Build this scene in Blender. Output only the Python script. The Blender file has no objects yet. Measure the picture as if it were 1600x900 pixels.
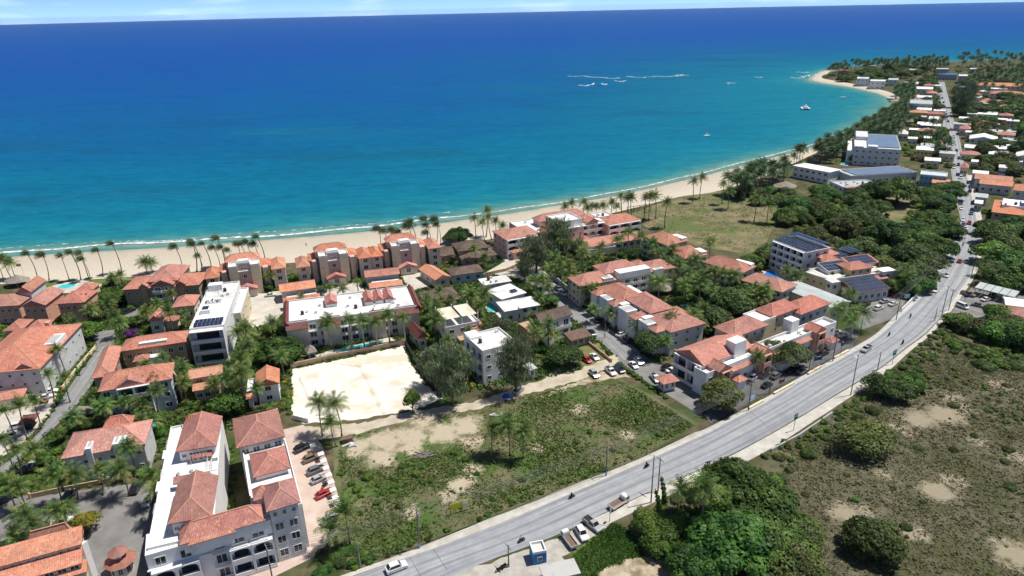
import bpy, bmesh, math, random
import numpy as np
from mathutils import Vector, Matrix
from mathutils.geometry import tessellate_polygon
# ------------------------------------------------------------------ camera, sky, sun, exposure
H = 100.0; FPX = 24 / 36 * 1600; PITCH = math.radians(22.3); ROLL = math.radians(1.29)
SUN_EL, SUN_AZ = math.radians(66), math.radians(16)          # azimuth from +X towards +Y
SUN_STRENGTH, SKY_STRENGTH, EXPOSURE = 4.2, 0.15, 0.34
SEA_R = 17900.0
scn = bpy.context.scene
COL = scn.collection
cd = bpy.data.cameras.new('camera'); cam = bpy.data.objects.new('camera', cd); COL.objects.link(cam)
cd.lens = 24; cd.sensor_width = 36; cd.clip_start = 0.5; cd.clip_end = 60000
cam.matrix_world = Matrix.Translation((0, 0, H)) @ Matrix.Rotation(math.pi / 2 - PITCH, 4, 'X') @ Matrix.Rotation(-ROLL, 4, 'Z')
scn.camera = cam
w = bpy.data.worlds.new('World'); scn.world = w; w.use_nodes = True
nt = w.node_tree; nt.nodes.clear()
sky = nt.nodes.new('ShaderNodeTexSky'); sky.sky_type = 'NISHITA'; sky.sun_disc = False
sky.sun_elevation = SUN_EL; sky.sun_rotation = math.pi / 2 - SUN_AZ
sky.altitude = 50; sky.air_density = 0.2; sky.dust_density = 0.0; sky.ozone_density = 6.0
bg = nt.nodes.new('ShaderNodeBackground'); bg.inputs[1].default_value = SKY_STRENGTH
wo = nt.nodes.new('ShaderNodeOutputWorld')
tc = nt.nodes.new('ShaderNodeTexCoord'); cmap = nt.nodes.new('ShaderNodeMapping'); cmap.inputs['Scale'].default_value = (5, 5, 34); nt.links.new(tc.outputs['Generated'], cmap.inputs[0])
cn = nt.nodes.new('ShaderNodeTexNoise'); cn.inputs['Scale'].default_value = 1.6; cn.inputs['Detail'].default_value = 6; nt.links.new(cmap.outputs[0], cn.inputs['Vector'])
cr = nt.nodes.new('ShaderNodeMapRange'); cr.inputs[1].default_value = 0.52; cr.inputs[2].default_value = 0.72; cr.inputs[3].default_value = 0; cr.inputs[4].default_value = 0.35; nt.links.new(cn.outputs[0], cr.inputs[0])
cx = nt.nodes.new('ShaderNodeMix'); cx.data_type = 'RGBA'; cx.inputs[7].default_value = (6.5, 7.4, 8.2, 1); nt.links.new(cr.outputs[0], cx.inputs[0]); nt.links.new(sky.outputs[0], cx.inputs[6])   # thin cloud
nt.links.new(cx.outputs[2], bg.inputs[0]); nt.links.new(bg.outputs[0], wo.inputs[0])
sl = bpy.data.lights.new('sun', 'SUN'); sl.energy = SUN_STRENGTH; sl.angle = math.radians(0.53); sl.color = (1, 0.955, 0.88)
so = bpy.data.objects.new('sun', sl); COL.objects.link(so)
sdir = Vector((math.cos(SUN_EL) * math.cos(SUN_AZ), math.cos(SUN_EL) * math.sin(SUN_AZ), math.sin(SUN_EL)))
so.rotation_euler = sdir.to_track_quat('Z', 'Y').to_euler(); so.location = (200, 0, 300)
scn.view_settings.view_transform = 'Standard'; scn.view_settings.look = 'None'
scn.view_settings.exposure = EXPOSURE; scn.view_settings.gamma = 1
scn.render.engine = 'CYCLES'
cy = scn.cycles
cy.use_denoising = True
try: cy.denoiser = 'OPENIMAGEDENOISE'
except Exception: pass
cy.max_bounces = 6; cy.diffuse_bounces = 2; cy.glossy_bounces = 2; cy.transmission_bounces = 4; cy.transparent_max_bounces = 8; cy.volume_bounces = 0
cy.use_adaptive_sampling = True; cy.adaptive_threshold = 0.03
R = random.Random(7)
# ------------------------------------------------------------------ helpers: places
def G(px, py, z=0.0):
    """ground place (at height z) seen at photo position px, py"""
    u = (px - 800) / FPX; v = (450 - py) / FPX
    c, s = math.cos(ROLL), math.sin(ROLL)
    x = u * c + v * s; y = -u * s + v * c
    dy = math.cos(PITCH) + y * math.sin(PITCH); dz = -math.sin(PITCH) + y * math.cos(PITCH)
    t = (z - H) / dz
    return Vector((x * t, dy * t))
def inpoly(p, poly):
    x, y = p[0], p[1]; ins = False; j = len(poly) - 1
    for i in range(len(poly)):
        xi, yi = poly[i][0], poly[i][1]; xj, yj = poly[j][0], poly[j][1]
        if (yi > y) != (yj > y) and x < (xj - xi) * (y - yi) / (yj - yi) + xi: ins = not ins
        j = i
    return ins
RECTS = []                                  # footprints plants keep out of
def blocked(p, m=0.8):
    for (c, d, W, D) in RECTS:
        q = p - c; a = q.dot(d); b = q.x * -d.y + q.y * d.x
        if abs(a) < W / 2 + m and abs(b) < D / 2 + m: return True
    return False
KEEPOFF = []                                # world polygons kept free (roads, lots)
def free(p, m=0.8):
    return not blocked(p, m) and not any(inpoly(p, k) for k in KEEPOFF)
def inpoly_np(X, Y, poly):
    ins = np.zeros(X.shape, bool); j = len(poly) - 1
    for i in range(len(poly)):
        xi, yi = poly[i][0], poly[i][1]; xj, yj = poly[j][0], poly[j][1]
        if yi != yj: ins ^= ((yi > Y) != (yj > Y)) & (X < (xj - xi) * (Y - yi) / (yj - yi) + xi)
        j = i
    return ins
def scatter(poly_px, n, rr, m=0.8, gap=0.0, z=0.0):
    """n free places inside a patch of ground"""
    P = [G(*q) for q in poly_px]; g = np.random.default_rng(rr.randrange(1 << 30))
    x0 = min(p.x for p in P); x1 = max(p.x for p in P); y0 = min(p.y for p in P); y1 = max(p.y for p in P)
    near_r = [r for r in RECTS if x0 - 40 < r[0].x < x1 + 40 and y0 - 40 < r[0].y < y1 + 40]
    near_k = [k for k in KEEPOFF if max(q[0] for q in k) > x0 and min(q[0] for q in k) < x1 and max(q[1] for q in k) > y0 and min(q[1] for q in k) < y1]
    out = []
    for _ in range(12):
        X = g.uniform(x0, x1, n * 4 + 40); Y = g.uniform(y0, y1, n * 4 + 40); ok = inpoly_np(X, Y, P); X, Y = X[ok], Y[ok]; ok = np.ones(X.shape, bool)
        for (c, d, W, D) in near_r:
            a = (X - c.x) * d.x + (Y - c.y) * d.y; b = -(X - c.x) * d.y + (Y - c.y) * d.x; ok &= ~((abs(a) < W / 2 + m) & (abs(b) < D / 2 + m))
        for k in near_k: ok &= ~inpoly_np(X, Y, k)
        for x, y in zip(X[ok], Y[ok]):
            p = Vector((float(x), float(y)))
            if gap and any((p - q).length < gap for q in out): continue
            out.append(p)
            if len(out) >= n: return out
    return out
def imgx(P, z=0.0):
    d = P.y * math.cos(PITCH) - (z - H) * math.sin(PITCH); y = (P.y * math.sin(PITCH) + (z - H) * math.cos(PITCH)) / d
    return P.x / d * math.cos(ROLL) - y * math.sin(ROLL)
# ------------------------------------------------------------------ helpers: meshes and objects
class MB:
    def __init__(s): s.v = []; s.f = []; s.uv = []; s.m = []
    def add(s, vs, fs, uvs=None, mi=0):
        n = len(s.v); s.v += [tuple(x) for x in vs]
        for i, f in enumerate(fs):
            s.f.append([n + k for k in f]); s.m.append(mi)
            s.uv.append(uvs[i] if uvs else [(0, 0)] * len(f))
        return s
    def box(s, x0, x1, y0, y1, z0, z1, mi=0):
        return s.add([(x0,y0,z0),(x1,y0,z0),(x1,y1,z0),(x0,y1,z0),(x0,y0,z1),(x1,y0,z1),(x1,y1,z1),(x0,y1,z1)],
              [(0,3,2,1),(4,5,6,7),(0,1,5,4),(1,2,6,5),(2,3,7,6),(3,0,4,7)], None, mi)
    def prism(s, base, z0, z1, mi=0, top=None):
        n = len(base); t = top or base
        vs = [(p[0], p[1], z0) for p in base] + [(p[0], p[1], z1) for p in t]
        return s.add(vs, [tuple(range(n - 1, -1, -1)), tuple(range(n, 2 * n))] + [(i, (i + 1) % n, n + (i + 1) % n, n + i) for i in range(n)], None, mi)
    def tube(s, pts, rad, seg=6, mi=0, cap=True):
        pts = [Vector(p) for p in pts]; n0 = len(s.v); up = Vector((0, 0, 1))
        rad = rad if isinstance(rad, (list, tuple)) else [rad] * len(pts)
        for i, p in enumerate(pts):
            d = (pts[min(i + 1, len(pts) - 1)] - pts[max(i - 1, 0)]).normalized()
            a = d.cross(up if abs(d.z) < 0.95 else Vector((1, 0, 0))).normalized(); b = d.cross(a)
            for k in range(seg):
                t = 2 * math.pi * k / seg
                s.v.append(tuple(p + (a * math.cos(t) + b * math.sin(t)) * rad[i]))
        for i in range(len(pts) - 1):
            for k in range(seg):
                q = n0 + i * seg; k2 = (k + 1) % seg
                s.f.append([q + k, q + k2, q + seg + k2, q + seg + k]); s.m.append(mi); s.uv.append([(0, 0)] * 4)
        if cap:
            for q, rev in ((n0, 0), (n0 + (len(pts) - 1) * seg, 1)):
                s.f.append([q + (k if rev else seg - 1 - k) for k in range(seg)]); s.m.append(mi); s.uv.append([(0, 0)] * seg)
        return s
    def cyl(s, c, r, z0, z1, seg=12, mi=0, r1=None):
        r1 = r if r1 is None else r1
        b = [(c[0] + r * math.cos(2 * math.pi * k / seg), c[1] + r * math.sin(2 * math.pi * k / seg)) for k in range(seg)]
        t = [(c[0] + r1 * math.cos(2 * math.pi * k / seg), c[1] + r1 * math.sin(2 * math.pi * k / seg)) for k in range(seg)]
        return s.prism(b, z0, z1, mi, t)
    def mesh(s, name, mats, smooth=False, uv=False):
        me = bpy.data.meshes.new(name); me.from_pydata(s.v, [], s.f)
        for m in (mats if isinstance(mats, (list, tuple)) else [mats]): me.materials.append(m)
        if any(s.m): me.polygons.foreach_set('material_index', s.m)
        if uv:
            l = me.uv_layers.new(name='UVMap'); l.data.foreach_set('uv', [c for f in s.uv for q in f for c in q])
        if smooth: me.polygons.foreach_set('use_smooth', [True] * len(me.polygons))
        me.update(); return me
def mk(name, me, parent=None, loc=(0, 0, 0), rz=0.0, sc=None, mat=None, rot=None):
    o = bpy.data.objects.new(name, me); COL.objects.link(o)
    if parent is not None: o.parent = parent
    o.location = loc
    if rot is not None: o.rotation_euler = rot
    elif rz: o.rotation_euler = (0, 0, rz)
    if sc is not None: o.scale = sc if isinstance(sc, (tuple, list)) else (sc, sc, sc)
    if mat is not None:
        o.material_slots[0].link = 'OBJECT'; o.material_slots[0].material = mat
    return o
def tag(o, label, cat, group=None):
    o['label'] = label; o['category'] = cat
    if group: o['group'] = group
    return o
def thing(name, label, cat, loc, rz=0.0, group=None, sc=None):
    return tag(mk(name, None, None, loc, rz, sc), label, cat, group)
def struct(o, kind='structure'): o['kind'] = kind; return o
ORD = ['', 'second ', 'third ', 'fourth ', 'fifth ', 'sixth ', 'seventh ', 'eighth ', 'ninth ', 'tenth ', 'eleventh ', 'twelfth ', 'thirteenth ', 'fourteenth ', 'fifteenth ', 'sixteenth ', 'seventeenth ', 'eighteenth ', 'nineteenth ', 'twentieth ']
def nth(i, n, side='left'):
    if n == 1: return 'single'
    if i == 0: return side + 'most'
    if i == n - 1: return ('right' if side == 'left' else 'far') + 'most'
    k = i + 1
    return (ORD[i].strip() if i < 20 else '%d%s' % (k, {1: 'st', 2: 'nd', 3: 'rd'}.get(k % 10, 'th'))) + ' from ' + side
def rank(objs, fmt, group):
    """label alike things by their order from the left"""
    objs = sorted(objs, key=lambda o: imgx(o.location))
    for i, o in enumerate(objs): o['label'] = fmt % nth(i, len(objs)); o['group'] = group
# ------------------------------------------------------------------ helpers: materials
def nodes(name):
    m = bpy.data.materials.new(name); m.use_nodes = True; t = m.node_tree
    b = t.nodes['Principled BSDF']; return m, t, b
def N(t, kind, **kw):
    n = t.nodes.new(kind)
    for k, v in kw.items():
        if k.startswith('i'): n.inputs[int(k[1:])].default_value = v
        else: setattr(n, k, v)
    return n
def ramp(t, stops, interp='LINEAR'):
    r = t.nodes.new('ShaderNodeValToRGB'); r.color_ramp.interpolation = interp
    e = r.color_ramp.elements
    while len(e) < len(stops): e.new(0.5)
    for i, (p, c) in enumerate(stops):
        e[i].position = p; e[i].color = c if len(c) == 4 else (*c, 1)
    return r
def noise(t, scale, detail=4, rough=0.55, vec=None, dist=0.0):
    n = t.nodes.new('ShaderNodeTexNoise'); n.inputs['Scale'].default_value = scale
    n.inputs['Detail'].default_value = detail; n.inputs['Roughness'].default_value = rough; n.inputs['Distortion'].default_value = dist
    if vec is not None: t.links.new(vec, n.inputs['Vector'])
    return n
def pos(t): return t.nodes.new('ShaderNodeNewGeometry').outputs['Position']
def mixc(t, a, b, fac):
    n = t.nodes.new('ShaderNodeMix'); n.data_type = 'RGBA'
    for s, i in ((a, 6), (b, 7)):
        if isinstance(s, tuple): n.inputs[i].default_value = (*s[:3], 1)
        else: t.links.new(s, n.inputs[i])
    if isinstance(fac, (int, float)): n.inputs[0].default_value = fac
    else: t.links.new(fac, n.inputs[0])
    return n.outputs[2]
def mat(name, c, c2=None, scale=0.5, rough=0.7, detail=5, bump=0.0, bscale=6.0, spec=0.3, lo=0.35, hi=0.65, metal=0.0, c3=None, s3=0.1):
    m, t, b = nodes(name)
    b.inputs['Roughness'].default_value = rough; b.inputs['Specular IOR Level'].default_value = spec; b.inputs['Metallic'].default_value = metal
    if c2 is None: b.inputs['Base Color'].default_value = (*c, 1)
    else:
        p = pos(t); n = noise(t, scale, detail, 0.6, p)
        r = ramp(t, [(lo, c), (hi, c2)]); t.links.new(n.outputs[0], r.inputs[0]); o = r.outputs[0]
        if c3 is not None:
            n3 = noise(t, s3, 5, 0.6, p); r3 = ramp(t, [(0.48, (0, 0, 0)), (0.6, (1, 1, 1))]); t.links.new(n3.outputs[0], r3.inputs[0])
            o = mixc(t, o, c3, r3.outputs[0])
        t.links.new(o, b.inputs['Base Color'])
    if bump:
        bn = N(t, 'ShaderNodeBump'); bn.inputs['Strength'].default_value = bump; bn.inputs['Distance'].default_value = 0.1
        nb = noise(t, bscale, 4, 0.6, pos(t)); t.links.new(nb.outputs[0], bn.inputs['Height']); t.links.new(bn.outputs[0], b.inputs['Normal'])
    return m
def wallmat(name, c, dirt=0.75):
    return mat(name, tuple(x * dirt for x in c), c, 0.45, 0.85, 6, 0.15, 9, 0.2, 0.28, 0.5)
def tilemat(name, c, c2, c3):
    m, t, b = nodes(name); b.inputs['Roughness'].default_value = 0.8; b.inputs['Specular IOR Level'].default_value = 0.25
    p = pos(t); uv = t.nodes.new('ShaderNodeUVMap').outputs[0]
    n1 = noise(t, 0.5, 5, 0.65, p); r1 = ramp(t, [(0.33, c), (0.66, c2)]); t.links.new(n1.outputs[0], r1.inputs[0])
    # single tiles differ in tone: cells of tile size in the roof's own plane
    mp = N(t, 'ShaderNodeMapping'); mp.inputs['Scale'].default_value = (3.8, 3.0, 1); t.links.new(uv, mp.inputs[0])
    vo = t.nodes.new('ShaderNodeTexVoronoi'); vo.inputs['Scale'].default_value = 1.0; vo.inputs['Randomness'].default_value = 0.35; t.links.new(mp.outputs[0], vo.inputs['Vector'])
    sep = t.nodes.new('ShaderNodeSeparateColor'); t.links.new(vo.outputs['Color'], sep.inputs[0])
    r2 = ramp(t, [(0.80, (0, 0, 0)), (1.0, (0.75, 0.75, 0.75))]); t.links.new(sep.outputs[0], r2.inputs[0])
    o = mixc(t, r1.outputs[0], c3, r2.outputs[0])
    r4 = ramp(t, [(0.0, (0.62, 0.62, 0.62)), (0.3, (1, 1, 1))]); t.links.new(sep.outputs[1], r4.inputs[0])
    mu = N(t, 'ShaderNodeMix', data_type='RGBA', blend_type='MULTIPLY'); mu.inputs[0].default_value = 0.8
    t.links.new(o, mu.inputs[6]); t.links.new(r4.outputs[0], mu.inputs[7])
    oi = t.nodes.new('ShaderNodeObjectInfo'); hs = t.nodes.new('ShaderNodeHueSaturation')
    for k_, lo_, hi_, mul in (('Hue', .497, .510, 1.0), ('Saturation', .78, .98, 5.7), ('Value', .92, 1.24, 11.3)):
        q_ = N(t, 'ShaderNodeMath', operation='MULTIPLY'); q_.inputs[1].default_value = mul; t.links.new(oi.outputs['Random'], q_.inputs[0]); f_ = N(t, 'ShaderNodeMath', operation='FRACT'); t.links.new(q_.outputs[0], f_.inputs[0])
        r_ = N(t, 'ShaderNodeMapRange'); r_.inputs[3].default_value = lo_; r_.inputs[4].default_value = hi_; t.links.new(f_.outputs[0], r_.inputs[0]); t.links.new(r_.outputs[0], hs.inputs[k_])
    ns = noise(t, 0.22, 6, 0.7, p); rs = ramp(t, [(0.50, (0, 0, 0)), (0.72, (0.55, 0.55, 0.55))]); t.links.new(ns.outputs[0], rs.inputs[0])
    t.links.new(mixc(t, mu.outputs[2], (c[0] * .42, c[1] * .6, c[2] * .75), rs.outputs[0]), hs.inputs['Color'])      # lichen and soot stains
    t.links.new(hs.outputs[0], b.inputs['Base Color'])
    wv = t.nodes.new('ShaderNodeTexWave'); wv.bands_direction = 'X'; wv.inputs['Scale'].default_value = 1.1; t.links.new(uv, wv.inputs['Vector'])
    bn = N(t, 'ShaderNodeBump'); bn.inputs['Strength'].default_value = 0.5; bn.inputs['Distance'].default_value = 0.08
    t.links.new(wv.outputs[1], bn.inputs['Height']); t.links.new(bn.outputs[0], b.inputs['Normal'])
    return m
def leafmat(name, dark, mid, light, trans=0.33):
    m, t, b = nodes(name); t.nodes.remove(b); out = t.nodes['Material Output']
    at = N(t, 'ShaderNodeAttribute', attribute_name='tone'); oi = t.nodes.new('ShaderNodeObjectInfo')
    r = ramp(t, [(0.0, dark), (0.5, mid), (1.0, light)]); t.links.new(at.outputs['Fac'], r.inputs[0])
    hs = t.nodes.new('ShaderNodeHueSaturation')
    mr = N(t, 'ShaderNodeMapRange'); mr.inputs[3].default_value = 0.47; mr.inputs[4].default_value = 0.525; t.links.new(oi.outputs['Random'], mr.inputs[0])
    mv = N(t, 'ShaderNodeMath', operation='MULTIPLY'); mv.inputs[1].default_value = 7.13; t.links.new(oi.outputs['Random'], mv.inputs[0])
    fr = N(t, 'ShaderNodeMath', operation='FRACT'); t.links.new(mv.outputs[0], fr.inputs[0])
    m2 = N(t, 'ShaderNodeMapRange'); m2.inputs[3].default_value = 0.8; m2.inputs[4].default_value = 1.45; t.links.new(fr.outputs[0], m2.inputs[0])
    t.links.new(mr.outputs[0], hs.inputs['Hue']); t.links.new(m2.outputs[0], hs.inputs['Value']); t.links.new(r.outputs[0], hs.inputs['Color'])
    d = t.nodes.new('ShaderNodeBsdfPrincipled'); d.inputs['Roughness'].default_value = 0.55; d.inputs['Specular IOR Level'].default_value = 0.25
    tr = t.nodes.new('ShaderNodeBsdfTranslucent'); mx = t.nodes.new('ShaderNodeMixShader'); mx.inputs[0].default_value = trans
    t.links.new(hs.outputs[0], d.inputs['Base Color']); t.links.new(hs.outputs[0], tr.inputs[0])
    t.links.new(d.outputs[0], mx.inputs[1]); t.links.new(tr.outputs[0], mx.inputs[2]); t.links.new(mx.outputs[0], out.inputs[0])
    return m
M = {}
M['terra'] = tilemat('terracotta', (0.39, 0.122, 0.085), (0.50, 0.18, 0.125), (0.58, 0.31, 0.22))
M['orange'] = tilemat('orange_tile', (0.48, 0.135, 0.066), (0.58, 0.20, 0.10), (0.62, 0.32, 0.20))
M['redbrown'] = tilemat('redbrown_tile', (0.35, 0.12, 0.10), (0.42, 0.17, 0.14), (0.46, 0.25, 0.20))
M['maroon'] = tilemat('maroon_tile', (0.16, 0.035, 0.03), (0.20, 0.05, 0.04), (0.24, 0.09, 0.07))
M['brown'] = tilemat('brown_shingle', (0.10, 0.065, 0.05), (0.17, 0.105, 0.08), (0.21, 0.14, 0.11))
M['pinkroof'] = tilemat('pink_tile', (0.42, 0.12, 0.11), (0.5, 0.17, 0.15), (0.52, 0.26, 0.22))
M['ridge'] = mat('ridge_tile', (0.56, 0.30, 0.21), (0.44, 0.19, 0.13), 1.2)
M['white'] = wallmat('white_paint', (0.80, 0.79, 0.77), 0.86)
M['roofwhite'] = mat('white_roof_coating', (0.66, 0.66, 0.65), (0.80, 0.80, 0.79), 0.22, 0.7, 7, 0.0, 5, 0.2, 0.33, 0.52, c3=(0.58, 0.57, 0.55), s3=0.13)
M['cream'] = wallmat('cream_paint', (0.72, 0.62, 0.44))
M['beige'] = wallmat('beige_paint', (0.70, 0.61, 0.52))
M['mauve'] = wallmat('mauve_paint', (0.56, 0.42, 0.38))
M['salmon'] = wallmat('salmon_paint', (0.62, 0.36, 0.26))
M['pink'] = wallmat('pink_paint', (0.70, 0.50, 0.45))
M['yellow'] = wallmat('yellow_paint', (0.70, 0.48, 0.20))
M['offwhite'] = wallmat('off_white_paint', (0.68, 0.66, 0.62)); M['bluesheet'] = mat('blue_grey_roof_sheet', (0.13, 0.19, 0.28), (0.17, 0.235, 0.33), .2, .35); M['grey'] = wallmat('grey_render', (0.42, 0.43, 0.44))
M['palegrey'] = wallmat('pale_grey_render', (0.62, 0.63, 0.63))
M['paleblue'] = wallmat('pale_blue_paint', (0.52, 0.60, 0.66))
M['bluepaint'] = wallmat('blue_paint', (0.05, 0.24, 0.50))
M['skyblue'] = wallmat('light_blue_paint', (0.20, 0.50, 0.68))
M['olive'] = wallmat('olive_render', (0.34, 0.30, 0.22))
M['tan'] = wallmat('tan_render', (0.46, 0.33, 0.22))
M['concrete'] = wallmat('concrete', (0.48, 0.47, 0.45))
M['metalroof'] = mat('grey_metal_roof', (0.42, 0.46, 0.45), (0.50, 0.54, 0.53), 0.3, 0.45, 4, spec=0.4)
M['canvas'] = mat('canvas', (0.72, 0.62, 0.46), (0.78, 0.70, 0.56), 0.6, 0.9)
M['whitecloth'] = mat('white_cloth', (0.80, 0.80, 0.80), rough=0.8)
M['thatch'] = mat('thatch', (0.20, 0.17, 0.14), (0.34, 0.30, 0.26), 2.5, 0.95, 6, 0.6, 5)
M['glass'] = mat('window_glass', (0.030, 0.038, 0.045), rough=0.10, spec=0.6)
M['dark'] = mat('dark_opening', (0.03, 0.028, 0.026), rough=0.8)
M['frame'] = mat('white_frame', (0.72, 0.72, 0.70), rough=0.5)
M['rail'] = mat('painted_rail', (0.75, 0.75, 0.74), rough=0.5)
M['solar'] = mat('solar_cell', (0.020, 0.032, 0.075), rough=0.18, spec=0.5)
M['metal'] = mat('galvanised_metal', (0.42, 0.43, 0.44), rough=0.4, metal=0.6)
M['wood'] = mat('dark_timber', (0.14, 0.09, 0.06), (0.2, 0.13, 0.09), 3)
M['polewood'] = mat('grey_pole', (0.16, 0.14, 0.125), (0.24, 0.22, 0.20), 2)
M['steel'] = mat('steel_pole', (0.26, 0.28, 0.27), rough=0.5)
M['wire'] = mat('cable', (0.16, 0.16, 0.16), rough=0.6)
M['pool'] = mat('pool_water', (0.04, 0.48, 0.50), (0.08, 0.58, 0.58), 0.8, 0.06, spec=0.5)
M['poolblue'] = mat('blue_pool_water', (0.01, 0.16, 0.55), (0.02, 0.24, 0.62), 0.8, 0.06, spec=0.5)
M['coping'] = mat('pool_coping', (0.62, 0.58, 0.52), (0.7, 0.67, 0.6), 0.8)
M['bark'] = mat('palm_bark', (0.15, 0.12, 0.095), (0.26, 0.22, 0.18), 3, 0.9, 6, 0.5, 8)
M['royalbark'] = mat('royal_palm_bark', (0.34, 0.31, 0.27), (0.44, 0.42, 0.38), 1.5, 0.85)
M['trunk'] = mat('tree_bark', (0.085, 0.065, 0.05), (0.16, 0.13, 0.10), 2.5, 0.95, 6, 0.6, 7)
M['frond'] = leafmat('palm_frond', (0.0264, 0.0624, 0.0144), (0.0816, 0.1560, 0.0360), (0.2640, 0.2640, 0.0720), 0.2)
M['frondwind'] = leafmat('beach_palm_frond', (0.0168, 0.0408, 0.0144), (0.0480, 0.0936, 0.0288), (0.1260, 0.1620, 0.0540), 0.15)
M['leaf'] = leafmat('broad_leaf', (0.0240, 0.0576, 0.0108), (0.0660, 0.1380, 0.0240), (0.1380, 0.2220, 0.0456))
M['leafolive'] = leafmat('olive_leaf', (0.0336, 0.0552, 0.0144), (0.0840, 0.1224, 0.0312), (0.1680, 0.2100, 0.0624))
M['leafbright'] = leafmat('bright_leaf', (0.0312, 0.0744, 0.0120), (0.0792, 0.1740, 0.0264), (0.1680, 0.2760, 0.0504))
M['leafgrey'] = leafmat('casuarina_needle', (0.0540, 0.0825, 0.0405), (0.1425, 0.1875, 0.0930), (0.2550, 0.3075, 0.1575), 0.15)
M['leafyellow'] = leafmat('golden_leaf', (0.07, 0.085, 0.01), (0.22, 0.22, 0.02), (0.38, 0.36, 0.05))
M['leafpurple'] = leafmat('bougainvillea', (0.05, 0.01, 0.06), (0.12, 0.02, 0.14), (0.2, 0.05, 0.22))
M['grassblade'] = leafmat('weed_blade', (0.055, 0.075, 0.022), (0.13, 0.145, 0.055), (0.25, 0.23, 0.12), 0.15)
M['greenblade'] = leafmat('green_weed', (0.03, 0.07, 0.012), (0.07, 0.14, 0.026), (0.14, 0.21, 0.05), 0.2)
M['dryblade'] = leafmat('dry_blade', (0.075, 0.07, 0.038), (0.15, 0.135, 0.08), (0.26, 0.225, 0.14), 0.1)
HAZE = 0.00002
# ------------------------------------------------------------------ the setting: land, sea, beach
PAIRS = [((-700,445),(-700,505)),((-300,420),(-300,475)),((0,396),(0,441)),((130,387),(130,434)),((260,380),(260,425)),((400,370),(400,412)),((540,359),(540,400)),((640,349),(640,388)),
 ((760,333),(760,372)),((860,318),(860,352)),((960,302),(960,330)),((1060,280),(1060,306)),((1120,264),(1120,297)),((1200,244),(1200,272)),((1275,226),(1275,238)),
 ((1330,203),(1345,210)),((1376,178),(1388,184)),((1393,160),(1404,162)),((1378,149),(1392,146)),((1334,138),(1345,134)),((1282,130),(1290,124)),((1265,125),(1283,120)),
 ((1276,117),(1288,116)),((1300,108),(1308,110)),((1400,100),(1400,102)),((1500,96),(1500,98)),((1620,91),(1620,93)),((1900,79),(1900,81))]
def smooth_line(pts, per=8):
    out = []; n = len(pts)
    for i in range(n - 1):
        p0, p1, p2, p3 = pts[max(i - 1, 0)], pts[i], pts[i + 1], pts[min(i + 2, n - 1)]
        for k in range(per):
            t = k / per; t2 = t * t; t3 = t2 * t
            out.append(0.5 * ((2 * p1) + (p2 - p0) * t + (2 * p0 - 5 * p1 + 4 * p2 - p3) * t2 + (3 * p1 - p0 - 3 * p2 + p3) * t3))
    out.append(pts[-1]); return out
SHORE = smooth_line([G(*a, -0.3) for a, b in PAIRS]); INNER = smooth_line([G(*b) for a, b in PAIRS])
NB = len(SHORE) - 8 * 4
def ngon(name, P, z, m, kind='structure', keep=False, uvs=None):
    me = bpy.data.meshes.new(name); me.from_pydata([(p[0], p[1], z) for p in P], [], [list(range(len(P)))])
    if me.polygons[0].normal.z < 0: me.flip_normals()
    me.materials.append(m); o = mk(name, me)
    if keep: KEEPOFF.append([(p[0], p[1]) for p in P])
    return struct(o, kind) if kind else o
def rag(P, amt, step, rr):
    out = []
    for i in range(len(P)):
        a, b = P[i], P[(i + 1) % len(P)]; n = max(1, int((b - a).length / step))
        for k in range(n):
            q = a.lerp(b, k / n)
            out.append(q + Vector((rr.uniform(-amt, amt), rr.uniform(-amt, amt))))
    return out
LAYER = [0.0]
def sheet(name, px, m, jit=0.0, keep=False, kind='structure', z=None):
    P = [G(*p) for p in px]
    if jit: P = rag(P, jit, max(1.2, jit * 1.3), R)
    if z is None: LAYER[0] += 0.002; z = 0.01 + LAYER[0]
    return ngon(name, P, z, m, kind, keep)
# ground
M['soil'] = mat('soil', (0.060, 0.060, 0.030), (0.15, 0.125, 0.075), 0.25, 0.95, 7, 0.3, 3, 0.1, 0.35, 0.65, c3=(0.05, 0.08, 0.022), s3=0.06)
M['field'] = mat('weedy_field', (0.085, 0.105, 0.04), (0.17, 0.155, 0.092), 0.22, 0.95, 8, 0.3, 2, 0.1, 0.36, 0.62, c3=(0.075, 0.125, 0.032), s3=0.07)
M['dryfield'] = mat('dry_scrub_ground', (0.075, 0.078, 0.042), (0.155, 0.142, 0.095), 0.3, 0.95, 9, 0.6, 2, 0.1, 0.36, 0.64, c3=(0.085, 0.086, 0.042), s3=0.055)
M['dune'] = mat('dune_grass_ground', (0.12, 0.125, 0.055), (0.24, 0.20, 0.12), 0.12, 0.95, 8, 0.2, 2, 0.1, 0.38, 0.62, c3=(0.11, 0.14, 0.05), s3=0.04)
M['lawn'] = mat('lawn', (0.085, 0.135, 0.03), (0.13, 0.18, 0.045), 0.5, 0.95, 6, 0.2, 4, 0.1)
M['drylawn'] = mat('dry_lawn', (0.13, 0.135, 0.05), (0.2, 0.19, 0.08), 0.5, 0.95, 6)
M['whitesand'] = mat('white_sand_fill', (0.70, 0.645, 0.545), (0.79, 0.75, 0.67), 0.18, 0.95, 8, 0.6, 1.2, 0.1, 0.3, 0.6, c3=(0.62, 0.555, 0.45), s3=0.12)
M['sandy'] = mat('sandy_ground', (0.30, 0.24, 0.165), (0.50, 0.43, 0.32), 0.35, 0.95, 8, 0.4, 2, 0.1, 0.35, 0.6, c3=(0.21, 0.17, 0.10), s3=0.2)
M['pathdirt'] = mat('dirt_track', (0.40, 0.34, 0.26), (0.55, 0.49, 0.39), 0.3, 0.95, 7, 0.3, 3, 0.1)
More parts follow.
